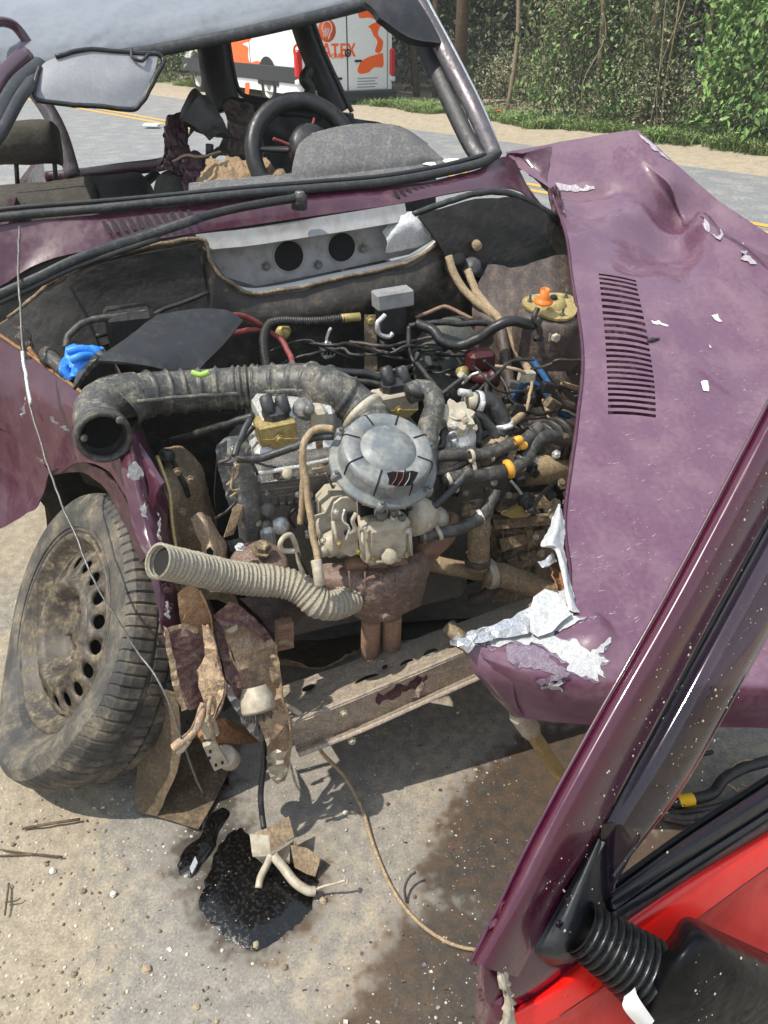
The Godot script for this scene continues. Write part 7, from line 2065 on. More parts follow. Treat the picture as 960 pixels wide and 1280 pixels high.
	cyl(st, sp, sp + car_x * 0.018 - Vector3.UP * 0.002, 0.006, 10, 0.3)
	cyl(st, sp + car_x * 0.018, sp + car_x * 0.032, 0.003, 8, 0.3)
	obj("broken_fixing", fin(st), M.rubber, o)
	# ripped hinge corner next to the windscreen pillar
	panel("ripped_hinge_edge", P.call([[[634, 192, 0.02], [660, 190, 0.03], [690, 182, 0.03]], [[632, 204, -0.01], [652, 204, 0.0], [684, 226, -0.005]], [[640, 212, -0.03], [660, 216, -0.03], [690, 246, -0.03]]]), M.paint, o, 0.003, 0.008, 24.0)
	panel("hinge_scrap", P.call([[[684, 236, -0.01], [694, 232, 0.0], [700, 242, 0.0]], [[688, 258, -0.03], [698, 258, -0.02], [706, 268, 0.0]], [[698, 282, -0.04], [706, 282, -0.02], [712, 290, 0.0]]]), M.dark_paint, o, 0.003, 0.016, 40.0)
func surf(g: Array, px: float, py: float, h: float) -> Vector3:
	# where the sight line meets the bent sheet: nearest grid node in direction, then its tangent plane
	var d := sight(px, py).normalized()
	var best := 0.0
	var bi := 1
	var bj := 1
	var hi := g.size() - 2
	var wj: int = g[0].size() - 2
	for i in range(1, hi, 2):
		for j in range(1, wj, 2):
			var q := (g[i][j] - EYE as Vector3).normalized().dot(d)
			if q > best:
				best = q; bi = i; bj = j
	var n: Vector3 = (g[bi][bj + 1] - g[bi][bj - 1]).cross(g[bi + 1][bj] - g[bi - 1][bj]).normalized()
	if n.y < 0: n = -n
	var hit := on_plane(px, py, g[bi][bj] + n * h, n)
	return hit if hit.distance_to(g[bi][bj]) < 0.03 else g[bi][bj] + n * h

# the loose door: a plane leaning back a little, standing on the ground in front of the bonnet
const DP := Vector3(0.161, 0.6, -0.387)
var dn := Vector3(0.565, 0.259, 0.783).normalized()
func dp(px: float, py: float, h := 0.0) -> Vector3:
	return on_plane(px, py, DP + dn * h, dn)
func dplate(called: String, pts: Array, h: float, deep: float, m: Material, parent: Node) -> MeshInstance3D:
	var st := hard()
	var p := []
	for a in pts: p.append(dp(a[0], a[1], h))
	plate(st, p, -dn * deep)
	st.generate_normals()
	return obj(called, st.commit(), m, parent)
func dstrap(called: String, pts: Array, h: float, wpx: float, flat: float, m: Material, parent: Node) -> MeshInstance3D:
	var p := []
	for a in pts: p.append(dp(a[0], a[1], a[2] if a.size() > 2 else h))
	var c := curve(p, 6)
	var rr := []
	for q in c: rr.append(rp(q, wpx))
	var st := mb()
	tube(st, c, rr, 14, true, flat, dn)
	return obj(called, fin(st), m, parent)
func dpanel(called: String, rows: Array, m: Material, parent: Node, thick := 0.004, dent := 0.0, freq := 10.0) -> MeshInstance3D:
	var out := []
	for r in rows:
		var row := []
		for a in r: row.append(dp(a[0], a[1], a[2]))
		out.append(row)
	var st := mb()
	sheet(st, grid(out, 6, 6, dent, freq), thick)
	return obj(called, fin(st), m, parent)
func make_door():
	var o := thing("torn_door", "purple door torn off with its red lower panel, standing on end before the bonnet", "car door", Vector3(0.35, 0.0, -0.5))
	# window frame: a rounded purple band, its crest catching the sky
	dpanel("window_frame", [
		[[590, 1200, 0.0], [622, 1140, 0.0], [668, 1045, 0.0], [740, 912, 0.0], [840, 735, 0.0], [960, 508, 0.0], [1050, 335, 0.0]],
		[[600, 1206, 0.012], [634, 1140, 0.014], [684, 1045, 0.014], [757, 912, 0.014], [858, 735, 0.014], [975, 515, 0.014], [1065, 345, 0.014]],
		[[620, 1214, 0.016], [656, 1140, 0.019], [712, 1045, 0.019], [786, 912, 0.019], [886, 735, 0.019], [1000, 525, 0.019], [1090, 360, 0.019]],
		[[650, 1222, 0.010], [684, 1140, 0.012], [744, 1045, 0.012], [816, 912, 0.012], [910, 735, 0.012], [1024, 535, 0.012], [1112, 370, 0.012]],
		[[664, 1226, 0.0], [690, 1140, 0.0], [752, 1046, 0.0], [824, 914, 0.0], [918, 736, 0.0], [1032, 538, 0.0], [1120, 374, 0.0]]], M.door_paint, o, 0.012)
	dstrap("frame_edge", [[588, 1205], [620, 1140], [666, 1045], [738, 912], [838, 735], [958, 508], [1048, 335]], 0.0, 3.2, 0.8, M.paint, o)
	# front lower corner: purple triangle of sheet and the crushed leading edge
	dpanel("corner_sheet", [[[628, 1130, 0.004], [660, 1110, 0.008], [735, 1050, 0.002]], [[610, 1190, 0.006], [660, 1180, 0.010], [752, 1120, 0.003]], [[606, 1240, 0.006], [660, 1230, 0.010], [760, 1170, 0.003]], [[630, 1280, 0.002], [680, 1250, 0.004], [770, 1180, 0.001]]], M.door_paint, o, 0.004, 0.001)
	dpanel("crushed_edge", [[[600, 1170, -0.01], [612, 1160, 0.004], [626, 1150, 0.008]], [[598, 1200, -0.03], [606, 1196, -0.01], [618, 1196, 0.008]], [[596, 1230, -0.04], [610, 1232, -0.004], [632, 1240, 0.010]], [[598, 1270, -0.04], [612, 1270, 0.0], [636, 1266, 0.012]], [[600, 1330, -0.04], [616, 1330, 0.0], [640, 1320, 0.012]]], M.door_paint, o, 0.004, 0.007, 34.0)
	dpanel("peeled_seam", [[[622, 1196, 0.012], [627, 1196, 0.014], [631, 1200, 0.012]], [[622, 1226, 0.014], [630, 1230, 0.018], [636, 1236, 0.014]], [[630, 1250, 0.014], [638, 1254, 0.018], [642, 1262, 0.014]], [[626, 1290, 0.012], [634, 1290, 0.016], [640, 1290, 0.012]]], M.cast, o, 0.003, 0.005, 60.0)
	# red panel below the waistline: upper step, then the flat
	dpanel("red_panel", [
		[[640, 1262, 0.004], [700, 1222, 0.006], [770, 1162, 0.006], [860, 1098, 0.006], [960, 1038, 0.006], [1080, 965, 0.006]],
		[[642, 1270, 0.012], [704, 1234, 0.014], [776, 1178, 0.014], [866, 1112, 0.014], [966, 1048, 0.014], [1086, 975, 0.014]],
		[[646, 1292, 0.014], [716, 1262, 0.016], [800, 1200, 0.016], [890, 1134, 0.016], [980, 1070, 0.016], [1100, 995, 0.016]]], M.door_red, o, 0.004)
	dpanel("red_panel", [
		[[646, 1292, 0.014], [716, 1262, 0.016], [800, 1200, 0.016], [890, 1134, 0.016], [980, 1070, 0.016], [1100, 995, 0.016]],
		[[650, 1330, 0.010], [730, 1300, 0.012], [820, 1240, 0.012], [906, 1180, 0.012], [1000, 1120, 0.012], [1120, 1040, 0.012]],
		[[660, 1460, 0.012], [760, 1460, 0.02], [860, 1440, 0.02], [960, 1420, 0.02], [1060, 1380, 0.02], [1180, 1340, 0.02]]], M.door_red_dull, o, 0.004)
	dstrap("crease_line", [[700, 1270], [800, 1201], [890, 1135], [980, 1071], [1100, 996]], 0.016, 1.2, 0.6, M.maroon, o)
	# waist seals: ribbed black rubber
	dpanel("waist_seal", [
		[[764, 1116, -0.006], [860, 1046, -0.006], [960, 982, -0.006], [1080, 905, -0.006]],
		[[764, 1124, 0.012], [862, 1058, 0.012], [962, 995, 0.012], [1082, 918, 0.012]],
		[[765, 1134, 0.013], [863, 1070, 0.013], [964, 1006, 0.013], [1084, 928, 0.013]],
		[[766, 1137, 0.007], [864, 1073, 0.007], [965, 1009, 0.007], [1085, 931, 0.007]],
		[[766, 1141, 0.013], [864, 1077, 0.013], [965, 1013, 0.013], [1085, 935, 0.013]],
		[[768, 1152, 0.014], [866, 1088, 0.014], [967, 1026, 0.014], [1087, 948, 0.014]],
		[[770, 1164, 0.002], [868, 1100, 0.002], [969, 1040, 0.002], [1089, 962, 0.002]]], M.seal, o, 0.01)
	dstrap("inner_seal", [[760, 1112], [860, 1040], [960, 974], [1080, 896]], -0.02, 5, 1.0, M.gloss_black, o)
	dplate("seal_end", [[762, 1116], [776, 1136], [774, 1160], [764, 1164]], 0.012, 0.02, M.gloss_black, o)
	# glass run channel: rounded black bar along the frame
	dstrap("glass_channel", [[752, 1120], [752, 1060], [757, 1030], [775, 985], [830, 880], [910, 735], [1000, 570], [1080, 420]], 0.006, 9.5, 0.8, M.seal, o)
	dstrap("channel_lip", [[764, 1100], [764, 1056], [770, 1024], [790, 985], [846, 880], [926, 735], [1016, 570], [1096, 420]], 0.0, 4.5, 0.8, M.gloss_black, o)
	# smoked wind deflector: a thin curved strip of tinted plastic
	dpanel("wind_deflector", [
		[[758, 1030, 0.012], [790, 970, 0.014], [850, 862, 0.014], [930, 715, 0.014], [1020, 550, 0.014], [1090, 425, 0.014]],
		[[780, 1032, 0.024], [812, 978, 0.028], [870, 872, 0.028], [950, 725, 0.028], [1040, 560, 0.028], [1110, 435, 0.028]],
		[[800, 1048, 0.028], [846, 978, 0.032], [900, 884, 0.032], [972, 750, 0.032], [1060, 590, 0.032], [1130, 460, 0.032]],
		[[768, 1096, 0.022], [850, 992, 0.026], [908, 892, 0.026], [980, 760, 0.026], [1070, 602, 0.026], [1140, 470, 0.026]]], M.smoke, o, 0.0022)
	dpanel("wind_deflector", [[[752, 1030, 0.012], [780, 1030, 0.022], [802, 1044, 0.026]], [[750, 1070, 0.014], [768, 1072, 0.018], [786, 1076, 0.022]], [[748, 1130, 0.012], [758, 1126, 0.014], [768, 1108, 0.018]]], M.smoke, o, 0.0022)
	# mirror foot: black triangular plate with rounded edge
	var sail := dpanel("mirror_foot", [
		[[745, 1046, 0.010], [750, 1050, 0.016], [756, 1060, 0.010]],
		[[706, 1118, 0.010], [726, 1120, 0.022], [756, 1124, 0.012]],
		[[680, 1164, 0.010], [712, 1168, 0.026], [760, 1160, 0.014]],
		[[668, 1190, 0.010], [704, 1196, 0.024], [730, 1190, 0.014]],
		[[684, 1208, 0.008], [700, 1206, 0.014], [716, 1204, 0.010]]], M.seal, o, 0.008)
	for a in [[698, 1154], [697, 1178]]:
		var q := dp(a[0], a[1], 0.021)
		var st := mb()
		lathe(st, q, dn, [[0.0035, 0.0], [0.0035, 0.002], [0.0, 0.002]], 12)
		obj("foot_dimple", fin(st), M.gloss_black, sail)
	# rubber boot: deep rings, then the mirror housing
	var A := dp(724, 1158, 0.022)
	var B := dp(806, 1216, 0.066)
	var boot := mb()
	var ax := (B - A).normalized()
	var L := A.distance_to(B)
	var prof := []
	for i in 10 * 12 + 1:
		var t := i / 120.0
		var base := lerpf(0.0235, 0.0325, t)
		prof.append([base - 0.004 + 0.005 * sqrt(0.5 + 0.5 * cos(TAU * i / 12.0)), t * L])
	lathe(boot, A, ax, prof, 36)
	obj("rubber_boot", fin(boot), M.boot, o)
	# mirror housing: a rounded box opening to the right
	var c := dp(880, 1240, 0.10)
	var hx := (dp(985, 1230, 0.10) - dp(800, 1218, 0.085)).normalized()
	var hy := (dp(822, 1150, 0.09) - dp(800, 1240, 0.10)).normalized()
	hy = (hy - hx * hy.dot(hx)).normalized()
	var hz := hx.cross(hy)
	if hz.dot(dn) < 0: hz = -hz
	var rows := []
	for r in [[[795, 1226, 0.050], [815, 1194, 0.056], [836, 1172, 0.054], [858, 1146, 0.046], [900, 1164, 0.046], [970, 1196, 0.046], [1060, 1236, 0.046]],
		[[800, 1244, 0.072], [822, 1206, 0.080], [842, 1180, 0.082], [866, 1154, 0.080], [904, 1172, 0.084], [974, 1204, 0.086], [1062, 1246, 0.086]],
		[[806, 1254, 0.080], [832, 1216, 0.096], [854, 1190, 0.104], [880, 1172, 0.106], [916, 1186, 0.110], [984, 1220, 0.112], [1066, 1260, 0.112]],
		[[800, 1275, 0.078], [835, 1250, 0.100], [865, 1230, 0.112], [900, 1222, 0.118], [940, 1230, 0.122], [1000, 1262, 0.124], [1080, 1300, 0.122]],
		[[806, 1300, 0.074], [842, 1300, 0.094], [880, 1300, 0.110], [925, 1296, 0.116], [970, 1300, 0.120], [1030, 1320, 0.120], [1100, 1350, 0.118]],
		[[830, 1330, 0.050], [860, 1350, 0.066], [900, 1370, 0.080], [950, 1380, 0.090], [1000, 1390, 0.094], [1060, 1400, 0.094], [1130, 1420, 0.090]]]:
		var row := []
		for a in r: row.append(dp(a[0], a[1], a[2]))
		rows.append(row)
	var st2 := mb()
	sheet(st2, grid(rows, 8, 8), 0.006)
	var house := obj("mirror_housing", fin(st2), M.gloss_black, o)
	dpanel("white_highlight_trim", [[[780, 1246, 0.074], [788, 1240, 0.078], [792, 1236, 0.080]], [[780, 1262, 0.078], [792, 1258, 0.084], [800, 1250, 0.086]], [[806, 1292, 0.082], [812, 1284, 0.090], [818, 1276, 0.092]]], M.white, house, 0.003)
	# splashes of pale mud on everything
	st2 = mb()
	for i in 240:
		var px: float
		var py: float
		var h := 0.0195
		var t := rng.randf()
		if i < 100:
			px = lerpf(640, 930, t) + rng.randf_range(20, 60); py = lerpf(1140, 590, t) + rng.randf_range(-20, 20)
			h = 0.0198
		elif i < 190:
			px = lerpf(775, 985, t) + rng.randf_range(0, 50); py = lerpf(1050, 650, t) + rng.randf_range(0, 40)
			h = 0.034
		else:
			px = rng.randf_range(870, 960); py = rng.randf_range(1190, 1280)
			h = 0.119
			if i > 225:
				px = rng.randf_range(700, 750); py = rng.randf_range(1110, 1190); h = 0.027
		var q := dp(px, py, h)
		var r := rng.randf_range(0.0003, 0.0009) if i % 9 else rng.randf_range(0.0010, 0.0017)
		lathe(st2, q - dn * 0.0006, dn, [[r, 0.0], [r * 0.7, r * 0.5], [0.0, r * 0.6]], 6)
	var mud := obj("mud_specks", fin(st2), M.cast, o)
	mud.set_meta("kind", "stuff")

func make_loose():
	# black plastic cover lying on the duct
	var o := thing("plastic_cover", "flat black plastic cover lying aslant behind the ribbed intake duct", "plastic cover", kz(190, 440, 0.0))
	panel("cover_face", [[[196, 393, -0.14], [244, 386, -0.15], [284, 388, -0.15], [304, 400, -0.13]], [[160, 422, -0.03], [212, 424, -0.04], [258, 424, -0.05], [280, 430, -0.05]], [[124, 446, 0.07], [180, 450, 0.06], [226, 460, 0.05], [246, 464, 0.05]]], M.black, o, 0.008, 0.004, 7.0, 8, 8)
	panel("cover_lip", [[[130, 440, 0.06], [180, 448, 0.066], [226, 458, 0.058], [242, 462, 0.055]], [[122, 450, 0.085], [178, 456, 0.078], [222, 466, 0.065], [238, 469, 0.06]]], M.rubber, o, 0.006, 0.002, 12.0)
	panel("cover_flange", [[[134, 440, 0.05], [124, 446, 0.075], [116, 452, 0.08]], [[116, 452, 0.05], [108, 460, 0.075], [104, 466, 0.08]], [[96, 466, 0.05], [92, 476, 0.07], [91, 487, 0.075]]], M.rubber, o, 0.008, 0.003, 12.0)
	# blue glove
	o = thing("blue_glove", "crumpled bright blue rubber glove tucked beside the black plastic cover", "glove", kz(105, 470, -0.06))
	panel("glove_palm", [[[82, 436, -0.05], [98, 432, -0.06], [116, 433, -0.06], [130, 438, -0.05]], [[80, 448, -0.02], [96, 444, -0.01], [114, 444, -0.01], [128, 448, -0.03]], [[78, 462, 0.0], [92, 458, 0.01], [106, 456, 0.01], [116, 456, 0.0]], [[82, 472, 0.0], [92, 472, 0.02], [100, 468, 0.015], [104, 464, 0.0]]], M.glove, o, 0.002, 0.022, 14.0, 10, 10)
	for a in [[[84, 440, 0.0], [96, 436, 0.0], [110, 437, 0.0]], [[88, 452, 0.02], [100, 446, 0.02], [116, 446, 0.01]], [[80, 458, 0.01], [84, 466, 0.015], [92, 474, 0.02]], [[96, 468, 0.02], [104, 458, 0.02], [112, 452, 0.01]]]: hose("glove_finger", a, 5.5, M.glove, o, 8)
	# splash guard sheets hanging at the corner
	o = thing("splash_guard", "torn brown plastic splash guard hanging behind the flat tyre", "splash guard", gy(215, 1015))
	var P3 := func(a: Array) -> Vector3: return gy(a[0], a[1], a[2])
	var rows := []
	for r in [[[190, 860, 0.30], [206, 862, 0.30], [222, 866, 0.30]], [[174, 940, 0.14], [196, 940, 0.15], [226, 944, 0.16]], [[168, 990, 0.05], [186, 996, 0.055], [206, 1000, 0.06]], [[171, 1016, 0.01], [182, 1018, 0.015], [196, 1020, 0.018]]]:
		rows.append(r.map(P3))
	panel("hanging_sheet", rows, M.sheet, o, 0.003, 0.008, 8.0)
	rows = []
	for r in [[[236, 920, 0.03], [262, 925, 0.025], [300, 930, 0.02]], [[214, 970, 0.02], [250, 978, 0.015], [276, 985, 0.012]], [[194, 1019, 0.018], [222, 1028, 0.010], [248, 1036, 0.008]]]:
		rows.append(r.map(P3))
	panel("ground_flap", rows, M.sheet, o, 0.003, 0.004, 8.0)
	# thin wire hanging from the windscreen down to the front corner
	o = thing("hanging_wire", "thin bare wire hanging from the windscreen seal past the flat tyre", "wire", kz(60, 560, 0.1))
	hose("wire", [[24, 284, -0.38], [22, 330, -0.30], [26, 390, -0.2], [30, 450, -0.12], [38, 510, -0.02], [58, 575, 0.10], [82, 640, 0.22], [120, 730, 0.36], [170, 812, 0.46], [205, 862, 0.54], [226, 920, 0.58], [240, 960, 0.58], [252, 990, 0.58]], 1.5, M.alu_dark, o, 6)
	hose("wire_kink", [[28, 440, -0.13], [33, 470, -0.08], [38, 504, -0.02]], 2.4, M.alu, o, 6)
	# oil
	var pool := func(called: String, pts: Array, label: String, m: Material):
		var p := []
		for a in pts: p.append(gy(a[0], a[1], 0.004))
		p.append(p[0])
		var c := curve(p, 6)
		c.remove_at(c.size() - 1)
		var mid := Vector3.ZERO
		for q in c: mid += q
		mid /= c.size()
		var st := mb()
		for i in c.size():
			var j := (i + 1) % c.size()
			var w1 := 1.0 + 0.07 * wob.get_noise_3dv(c[i] * 70.0)
			var w2 := 1.0 + 0.07 * wob.get_noise_3dv(c[j] * 70.0)
			var last := mid + Vector3.UP * 0.0075
			var last2 := last
			for k in 6:
				var t := (k + 1) / 6.0
				var y := 0.010 * sqrt(maxf(0.0, 1.0 - t * t)) - 0.003 * (1.0 if k == 5 else 0.0)
				var a: Vector3 = mid.lerp(c[i], t * lerpf(1.0, w1, t)); a.y = 0.003 + y * 0.6
				var b: Vector3 = mid.lerp(c[j], t * lerpf(1.0, w2, t)); b.y = 0.003 + y * 0.6
				quad(st, last, last2, b, a)
				last = a
				last2 = b
		var oo := obj(called, fin(st), m)
		meta(oo, label, "oil puddle", "")
		return mid
	pool.call("oil_puddle", [[272, 1056], [296, 1034], [314, 1048], [330, 1070], [390, 1085], [396, 1110], [386, 1140], [360, 1166], [320, 1186], [290, 1178], [268, 1158], [250, 1136], [250, 1112], [262, 1086]], "large black oil puddle with grit around the crushed grey bracket", M.oil)
	pool.call("oil_puddle", [[222, 1080], [230, 1060], [250, 1045], [262, 1018], [280, 1008], [286, 1018], [272, 1040], [268, 1060], [252, 1080], [238, 1098], [224, 1092]], "narrow black oil smear left of the large puddle", M.oil)
	pool.call("oil_puddle", [[242, 1000], [246, 985], [252, 978], [240, 990], [262, 974], [284, 968], [284, 982], [270, 990], [258, 1010], [262, 1030], [248, 1030]], "small oil trickle at the edge of the splash guard's flap", M.oil)
	pool.call("oil_puddle", [[228, 964], [234, 940], [246, 926], [254, 936], [252, 956], [244, 972], [232, 972]], "small black tarry drip under the pale tab of the wreck's corner", M.oil)
	# grit floating in the oil
	var st := mb()
	for i in 40:
		var q := gy(rng.randf_range(252, 392), rng.randf_range(1060, 1180), 0.0)
		var px := gy(320, 1115)
		if q.distance_to(px) > 0.09 + 0.02 * rng.randf(): continue
		var r := rng.randf_range(0.0006, 0.0018)
		lathe(st, q + Vector3.UP * 0.0075, Vector3.UP, [[r, 0.0], [r * 0.6, r * 0.6], [0, r * 0.7]], 5)
	var gr := obj("oil_grit", fin(st), M.cast)
	meta(gr, "fine glittering grit stuck in the large oil puddle", "grit", "", "stuff")
	# crushed bracket standing in the oil, with rod and strips
	o = thing("crushed_bracket", "crushed grey bracket on a bent rod standing in the big oil puddle", "bracket", gy(345, 1070))
	var G := func(list: Array) -> Array:
		var out := []
		for a in list: out.append(gy(a[0], a[1], a[2]))
		return out
	var fold := func(called: String, pts: Array, m: Material):
		var s2 := hard()
		var p: Array = G.call(pts)
		plate(s2, p, Vector3(0.0, -0.003, -0.002))
		s2.generate_normals()
		obj(called, s2.commit(), m, o)
	fold.call("bracket_top", [[312, 1043, 0.078], [334, 1035, 0.085], [361, 1020, 0.088], [368, 1046, 0.062], [338, 1065, 0.056], [336, 1044, 0.08]], M.dusty)
	fold.call("bracket_side", [[312, 1043, 0.078], [336, 1044, 0.08], [338, 1065, 0.056], [315, 1067, 0.052]], M.cast)
	fold.call("bracket_flange", [[315, 1067, 0.053], [338, 1065, 0.057], [367, 1048, 0.06], [366, 1052, 0.055], [339, 1070, 0.05], [316, 1071, 0.047]], M.cast)
	fold.call("bracket_skirt", [[340, 1069, 0.05], [362, 1054, 0.05], [362, 1080, 0.014], [352, 1074, 0.02]], M.cast)
	fold.call("bracket_skirt", [[318, 1071, 0.045], [336, 1070, 0.046], [328, 1079, 0.02]], M.cast)
	fold.call("bracket_wing", [[363, 1056, 0.05], [384, 1060, 0.05], [401, 1072, 0.035], [394, 1096, 0.01], [382, 1092, 0.012], [368, 1084, 0.015]], M.dusty)
	var gh := func(called: String, list: Array, rpx: float, m: Material):
		var c := curve(G.call(list), 7)
		var s2 := mb()
		var rr := []
		for q in c: rr.append(rp(q, rpx))
		tube(s2, c, rr, 10)
		obj(called, fin(s2), m, o)
	gh.call("bent_rod", [[327, 896, 0.24], [328, 920, 0.21], [330, 950, 0.17], [326, 990, 0.12], [327, 1014, 0.095], [330, 1036, 0.08]], 3.8, M.wire)
	gh.call("rubber_strip", [[339, 1068, 0.055], [334, 1080, 0.04], [326, 1096, 0.02], [323, 1110, 0.012]], 4.6, M.cast)
	gh.call("rubber_strip", [[342, 1070, 0.05], [354, 1084, 0.04], [368, 1102, 0.03], [384, 1113, 0.022], [394, 1114, 0.018]], 6, M.cast)
	gh.call("thin_tie", [[392, 1113, 0.02], [404, 1108, 0.03], [420, 1104, 0.04], [432, 1100, 0.045]], 1.6, M.cast)
	gh.call("thin_tie", [[430, 1096, 0.05], [434, 1099, 0.045], [434, 1104, 0.04]], 1.8, M.cast)
	# the cable running over the ground to the door
	o = thing("ground_cable", "thin grey cable running from the crossmember across the ground to the door", "cable", gy(480, 1060))
	gh = func(called: String, list: Array, rpx: float, m: Material, par: Node):
		var c := curve(G.call(list), 8)
		var s2 := mb()
		var rr := []
		for q in c: rr.append(rp(q, rpx))
		tube(s2, c, rr, 8)
		return obj(called, fin(s2), m, par)
	gh.call("cable", [[352, 880, 0.27], [372, 890, 0.25], [390, 912, 0.2], [402, 940, 0.12], [430, 970, 0.04], [452, 1010, 0.012], [468, 1060, 0.006], [490, 1110, 0.006], [520, 1150, 0.006], [560, 1178, 0.006], [600, 1188, 0.006], [640, 1190, 0.006]], 2.4, M.tan_hose, o)
	gh.call("cable_end", [[352, 880, 0.27], [374, 892, 0.245], [392, 916, 0.19]], 4, M.cast, o)
	o = thing("short_wire", "short dark wire stub curving up beside the cable, at the wet patch", "wire", gy(510, 1110))
	gh.call("wire", [[508, 1128, 0.005], [506, 1110, 0.02], [512, 1096, 0.03], [520, 1090, 0.035]], 1.6, M.wire, o)
	# pole under the bonnet
	o = thing("tan_bar", "pale tan metal bar propped under the bonnet's torn corner", "bar", gy(690, 960))
	gh.call("bar", [[640, 880, 0.36], [662, 912, 0.28], [684, 944, 0.2], [706, 976, 0.12], [740, 1010, 0.03]], 9, M.gold, o)
	gh.call("bar_sleeve", [[648, 892, 0.335], [664, 914, 0.28]], 13, M.cast, o)
	gh.call("bar_end", [[560, 782, 0.34], [574, 796, 0.33], [590, 812, 0.32]], 10, M.gear, o)
	# wiring bundle in the window opening
	o = thing("wiring_loom", "tangled dark wiring loom on the ground, wrapped once with yellow tape", "wiring loom", gy(870, 1010))
	var wl := [[[820, 985, 0.02], [842, 1003, 0.03], [860, 1000, 0.035], [890, 992, 0.035], [905, 974, 0.05], [930, 960, 0.05], [965, 950, 0.04]], [[820, 1012, 0.015], [850, 1022, 0.02], [880, 1018, 0.025], [920, 1004, 0.02], [960, 992, 0.02], [1000, 980, 0.02]], [[830, 1022, 0.01], [866, 1028, 0.015], [900, 1020, 0.015], [950, 1004, 0.015], [1000, 990, 0.01]], [[840, 1006, 0.02], [880, 1010, 0.02], [910, 1014, 0.02], [950, 1000, 0.02]], [[826, 1016, 0.012], [860, 1014, 0.03], [896, 1008, 0.03], [940, 990, 0.03], [990, 966, 0.03]], [[850, 1024, 0.01], [880, 1034, 0.008], [900, 1036, 0.008]], [[838, 996, 0.02], [850, 980, 0.04], [846, 962, 0.04], [860, 948, 0.03], [890, 940, 0.02]]]
	for i in wl.size(): gh.call("loom_strand", wl[i], [7.0, 4.5, 4.0, 3.5, 3.5, 3.5, 3.0][i], [M.wire, M.hose, M.hose, M.dusty, M.wire, M.tan_hose, M.wire][i], o)
	gh.call("yellow_tape", [[848, 1001.5, 0.034], [857, 1000.5, 0.035], [866, 999, 0.035]], 8.3, M.yellow, o)
	for a in [[[900, 976, 0.05], [920, 954, 0.06], [934, 950, 0.06], [950, 952, 0.05]], [[905, 978, 0.05], [918, 986, 0.03], [924, 996, 0.02], [916, 1000, 0.02]], [[925, 980, 0.03], [936, 986, 0.03], [930, 998, 0.02], [920, 994, 0.02], [924, 984, 0.03]]]: gh.call("thin_wire", a, 1.4, M.tan_hose, o)
	# white scrap of plastic on the road, seen through the windscreen opening
	st = hard()
	var a := gy(190, 159)
	box(st, a + Vector3.UP * 0.03, Vector3(0.12, 0, 0.02), Vector3.UP * 0.02, Vector3(0.0, 0, 0.10), 0.01)
	st.generate_normals()
	meta(obj("white_scrap", st.commit(), M.white), "white strip of broken trim lying on the road behind the wreck", "trim scrap")
	st = hard()
	a = gy(262, 1085)
	var pts := [gy(240, 1092, 0.012), gy(237, 1085, 0.016), gy(244, 1070, 0.02), gy(247, 1078, 0.014)]
	plate(st, pts, Vector3(0, -0.003, 0))
	st.generate_normals()
	meta(obj("pale_shard", st.commit(), M.chip), "pale shard of plastic standing in the narrow oil smear", "shard")
	# twigs on the dirt
	var tw := [[[[28, 1036], [60, 1030], [100, 1024]], "long dark twig on the dirt below the tyre", 1.8], [[[0, 1070], [40, 1068], [78, 1071]], "thin pale twig at the left edge of the dirt", 1.2], [[[0, 1062], [30, 1066], [76, 1071]], "second thin twig crossing the pale one at the left edge", 1.0], [[[11, 1104], [9, 1120], [6, 1144]], "short upright twig near the left edge", 1.3], [[[6, 1128], [20, 1126], [26, 1122]], "stubby twig across the short upright one", 1.0]]
	for t in tw:
		var s2 := mb()
		var p := []
		for q in t[0]: p.append(gy(q[0], q[1], 0.006 + rng.randf() * 0.004))
		tube(s2, curve(p, 5), rp(p[0], t[2]), 6)
		meta(obj("twig", fin(s2), M.bark), t[1], "twig", "twigs on the dirt")
	# loose stones one can count
	var mats := [grunge(Color(0.62, 0.56, 0.46), 0.9, 0.0, Color(0.5, 0.44, 0.35), 0.4, 0.05, 0.3), grunge(Color(0.46, 0.42, 0.36), 0.9, 0.0, Color(0.55, 0.48, 0.38), 0.4, 0.05, 0.3), grunge(Color(0.80, 0.78, 0.74), 0.8, 0.0, Color(0.65, 0.6, 0.52), 0.3, 0.05, 0.2)]
	var meshes := [pebble_mesh(21, 0.55), pebble_mesh(22, 0.7), pebble_mesh(23, 0.45), pebble_mesh(24, 0.6)]
	var marked := [[66, 1089, 5, 2, "small white stone just below the pale twig"], [142, 1118, 5, 2, "white chip of stone in the middle of the dirt"], [320, 1182, 6, 0, "rounded beige stone at the lower rim of the big oil puddle"], [104, 1115, 5, 1, "grey-brown stone left of the white chip"], [50, 981, 7, 1, "largest grey stone under the flat tyre's edge"], [184, 1212, 7, 0, "yellowish clod near the bottom of the dirt"], [246, 1260, 6, 0, "beige stone at the bottom of the dirt below the big puddle"], [356, 1210, 5, 1, "dark stone right of and below the big puddle"], [93, 1218, 5, 1, "brown stone in the darker dirt at lower left"], [432, 1016, 4, 2, "pale stone beside the ground cable"], [404, 1126, 6, 0, "tan stone beside the crushed bracket's tie"]]
	for s in marked:
		var mi := MeshInstance3D.new()
		mi.name = numbered("stone")
		mi.mesh = meshes[rng.randi() % 4]
		mi.material_override = mats[s[3]]
		add_child(mi)
		var q := gy(s[0], s[1])
		mi.position = q + Vector3.UP * 0.003
		mi.scale = Vector3.ONE * rp(q, s[2])
		mi.rotation.y = rng.randf() * TAU
		meta(mi, s[4], "stone", "stones on the dirt")
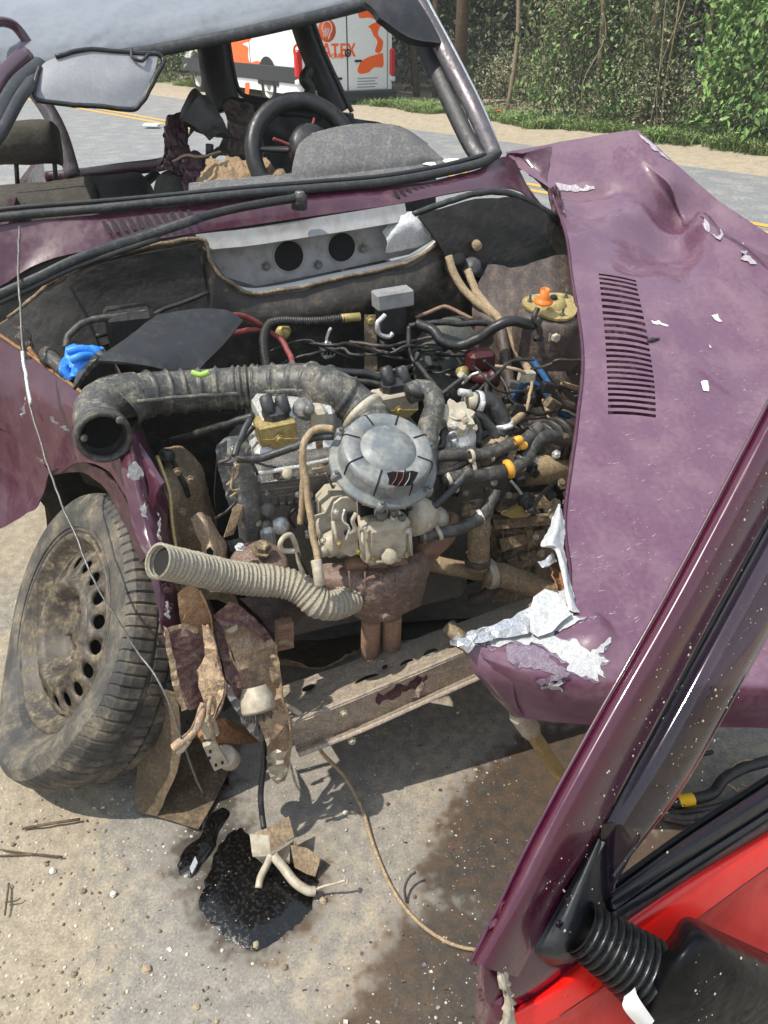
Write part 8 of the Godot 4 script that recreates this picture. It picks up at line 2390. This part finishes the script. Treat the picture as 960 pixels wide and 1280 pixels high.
	for i in 80:
		var q := gy(rng.randf_range(0, 300) if i < 50 else rng.randf_range(0, 140), rng.randf_range(985, 1280))
		var mi := MeshInstance3D.new()
		mi.name = numbered("stone")
		mi.mesh = meshes[rng.randi() % 4]
		mi.material_override = mats[rng.randi() % 2]
		add_child(mi)
		mi.position = q + Vector3.UP * 0.002
		mi.scale = Vector3.ONE * rng.randf_range(0.0022, 0.0048)
		mi.rotation.y = rng.randf() * TAU
		meta(mi, "tiny brownish stone among many alike on the sandy dirt", "stone", "tiny stones on the dirt")

func make_debris():
	# crumbs of glass and plastic strewn over the ground in front: too many to count
	var st := SurfaceTool.new()
	st.begin(Mesh.PRIMITIVE_TRIANGLES)
	st.set_smooth_group(-1)
	quad(st, Vector3(-1, 0.1, -0.6), Vector3(0.7, 0.35, -0.8), Vector3(1, 0.2, 0.5), Vector3(-0.6, 0.05, 0.7))
	quad(st, Vector3(-1, -0.2, -0.6), Vector3(-0.6, -0.2, 0.7), Vector3(1, -0.1, 0.5), Vector3(0.7, 0.1, -0.8))
	st.generate_normals()
	var mm := MultiMesh.new()
	mm.transform_format = MultiMesh.TRANSFORM_3D
	mm.use_colors = true
	mm.mesh = st.commit()
	mm.instance_count = 700
	var g := RandomNumberGenerator.new()
	g.seed = 5
	for i in 700:
		var p := gy(g.randf_range(-40, 640), g.randf_range(880, 1300))
		var s := 0.0012 + 0.004 * pow(g.randf(), 4.0)
		var bs := Basis(Vector3(g.randfn() * 0.3, 1, g.randfn() * 0.3).normalized(), g.randf() * TAU).scaled(Vector3(s, s, s * g.randf_range(0.4, 1.0)))
		mm.set_instance_transform(i, Transform3D(bs, Vector3(p.x, ground_height(p.x, p.z) * 0.8 + 0.0015, p.z)))
		var v := [Color(0.55, 0.56, 0.55), Color(0.10, 0.09, 0.08), Color(0.22, 0.17, 0.11), Color(0.30, 0.26, 0.19), Color(0.13, 0.05, 0.09)]
		mm.set_instance_color(i, v[[3, 1, 1, 2, 2, 2, 3, 3, 4, 2, 0][g.randi() % 11]])
	var m := plain(Color.WHITE, 0.4)
	m.vertex_color_use_as_albedo = true
	var mi := MultiMeshInstance3D.new()
	mi.name = "debris_crumbs"
	mi.multimesh = mm
	mi.material_override = m
	add_child(mi)
	meta(mi, "crumbs of glass, plastic and leaf litter strewn before the wreck", "debris", "", "stuff")

func _ready():
	rng.seed = 20
	wob.seed = 4
	wob.noise_type = FastNoiseLite.TYPE_SIMPLEX_SMOOTH
	wob.frequency = 1.0
	make_view()
	make_materials()
	make_ground()
	make_plants()
	make_van()
	wreck = thing("wrecked_car", "purple hatchback with its front torn open and engine bare", "car", CAR)
	make_body()
	make_front_left()
	make_wheel()
	make_bay()
	make_engine()
	make_small_wiring()
	make_castings()
	make_bonnet()
	make_door()
	make_loose()
	make_debris()
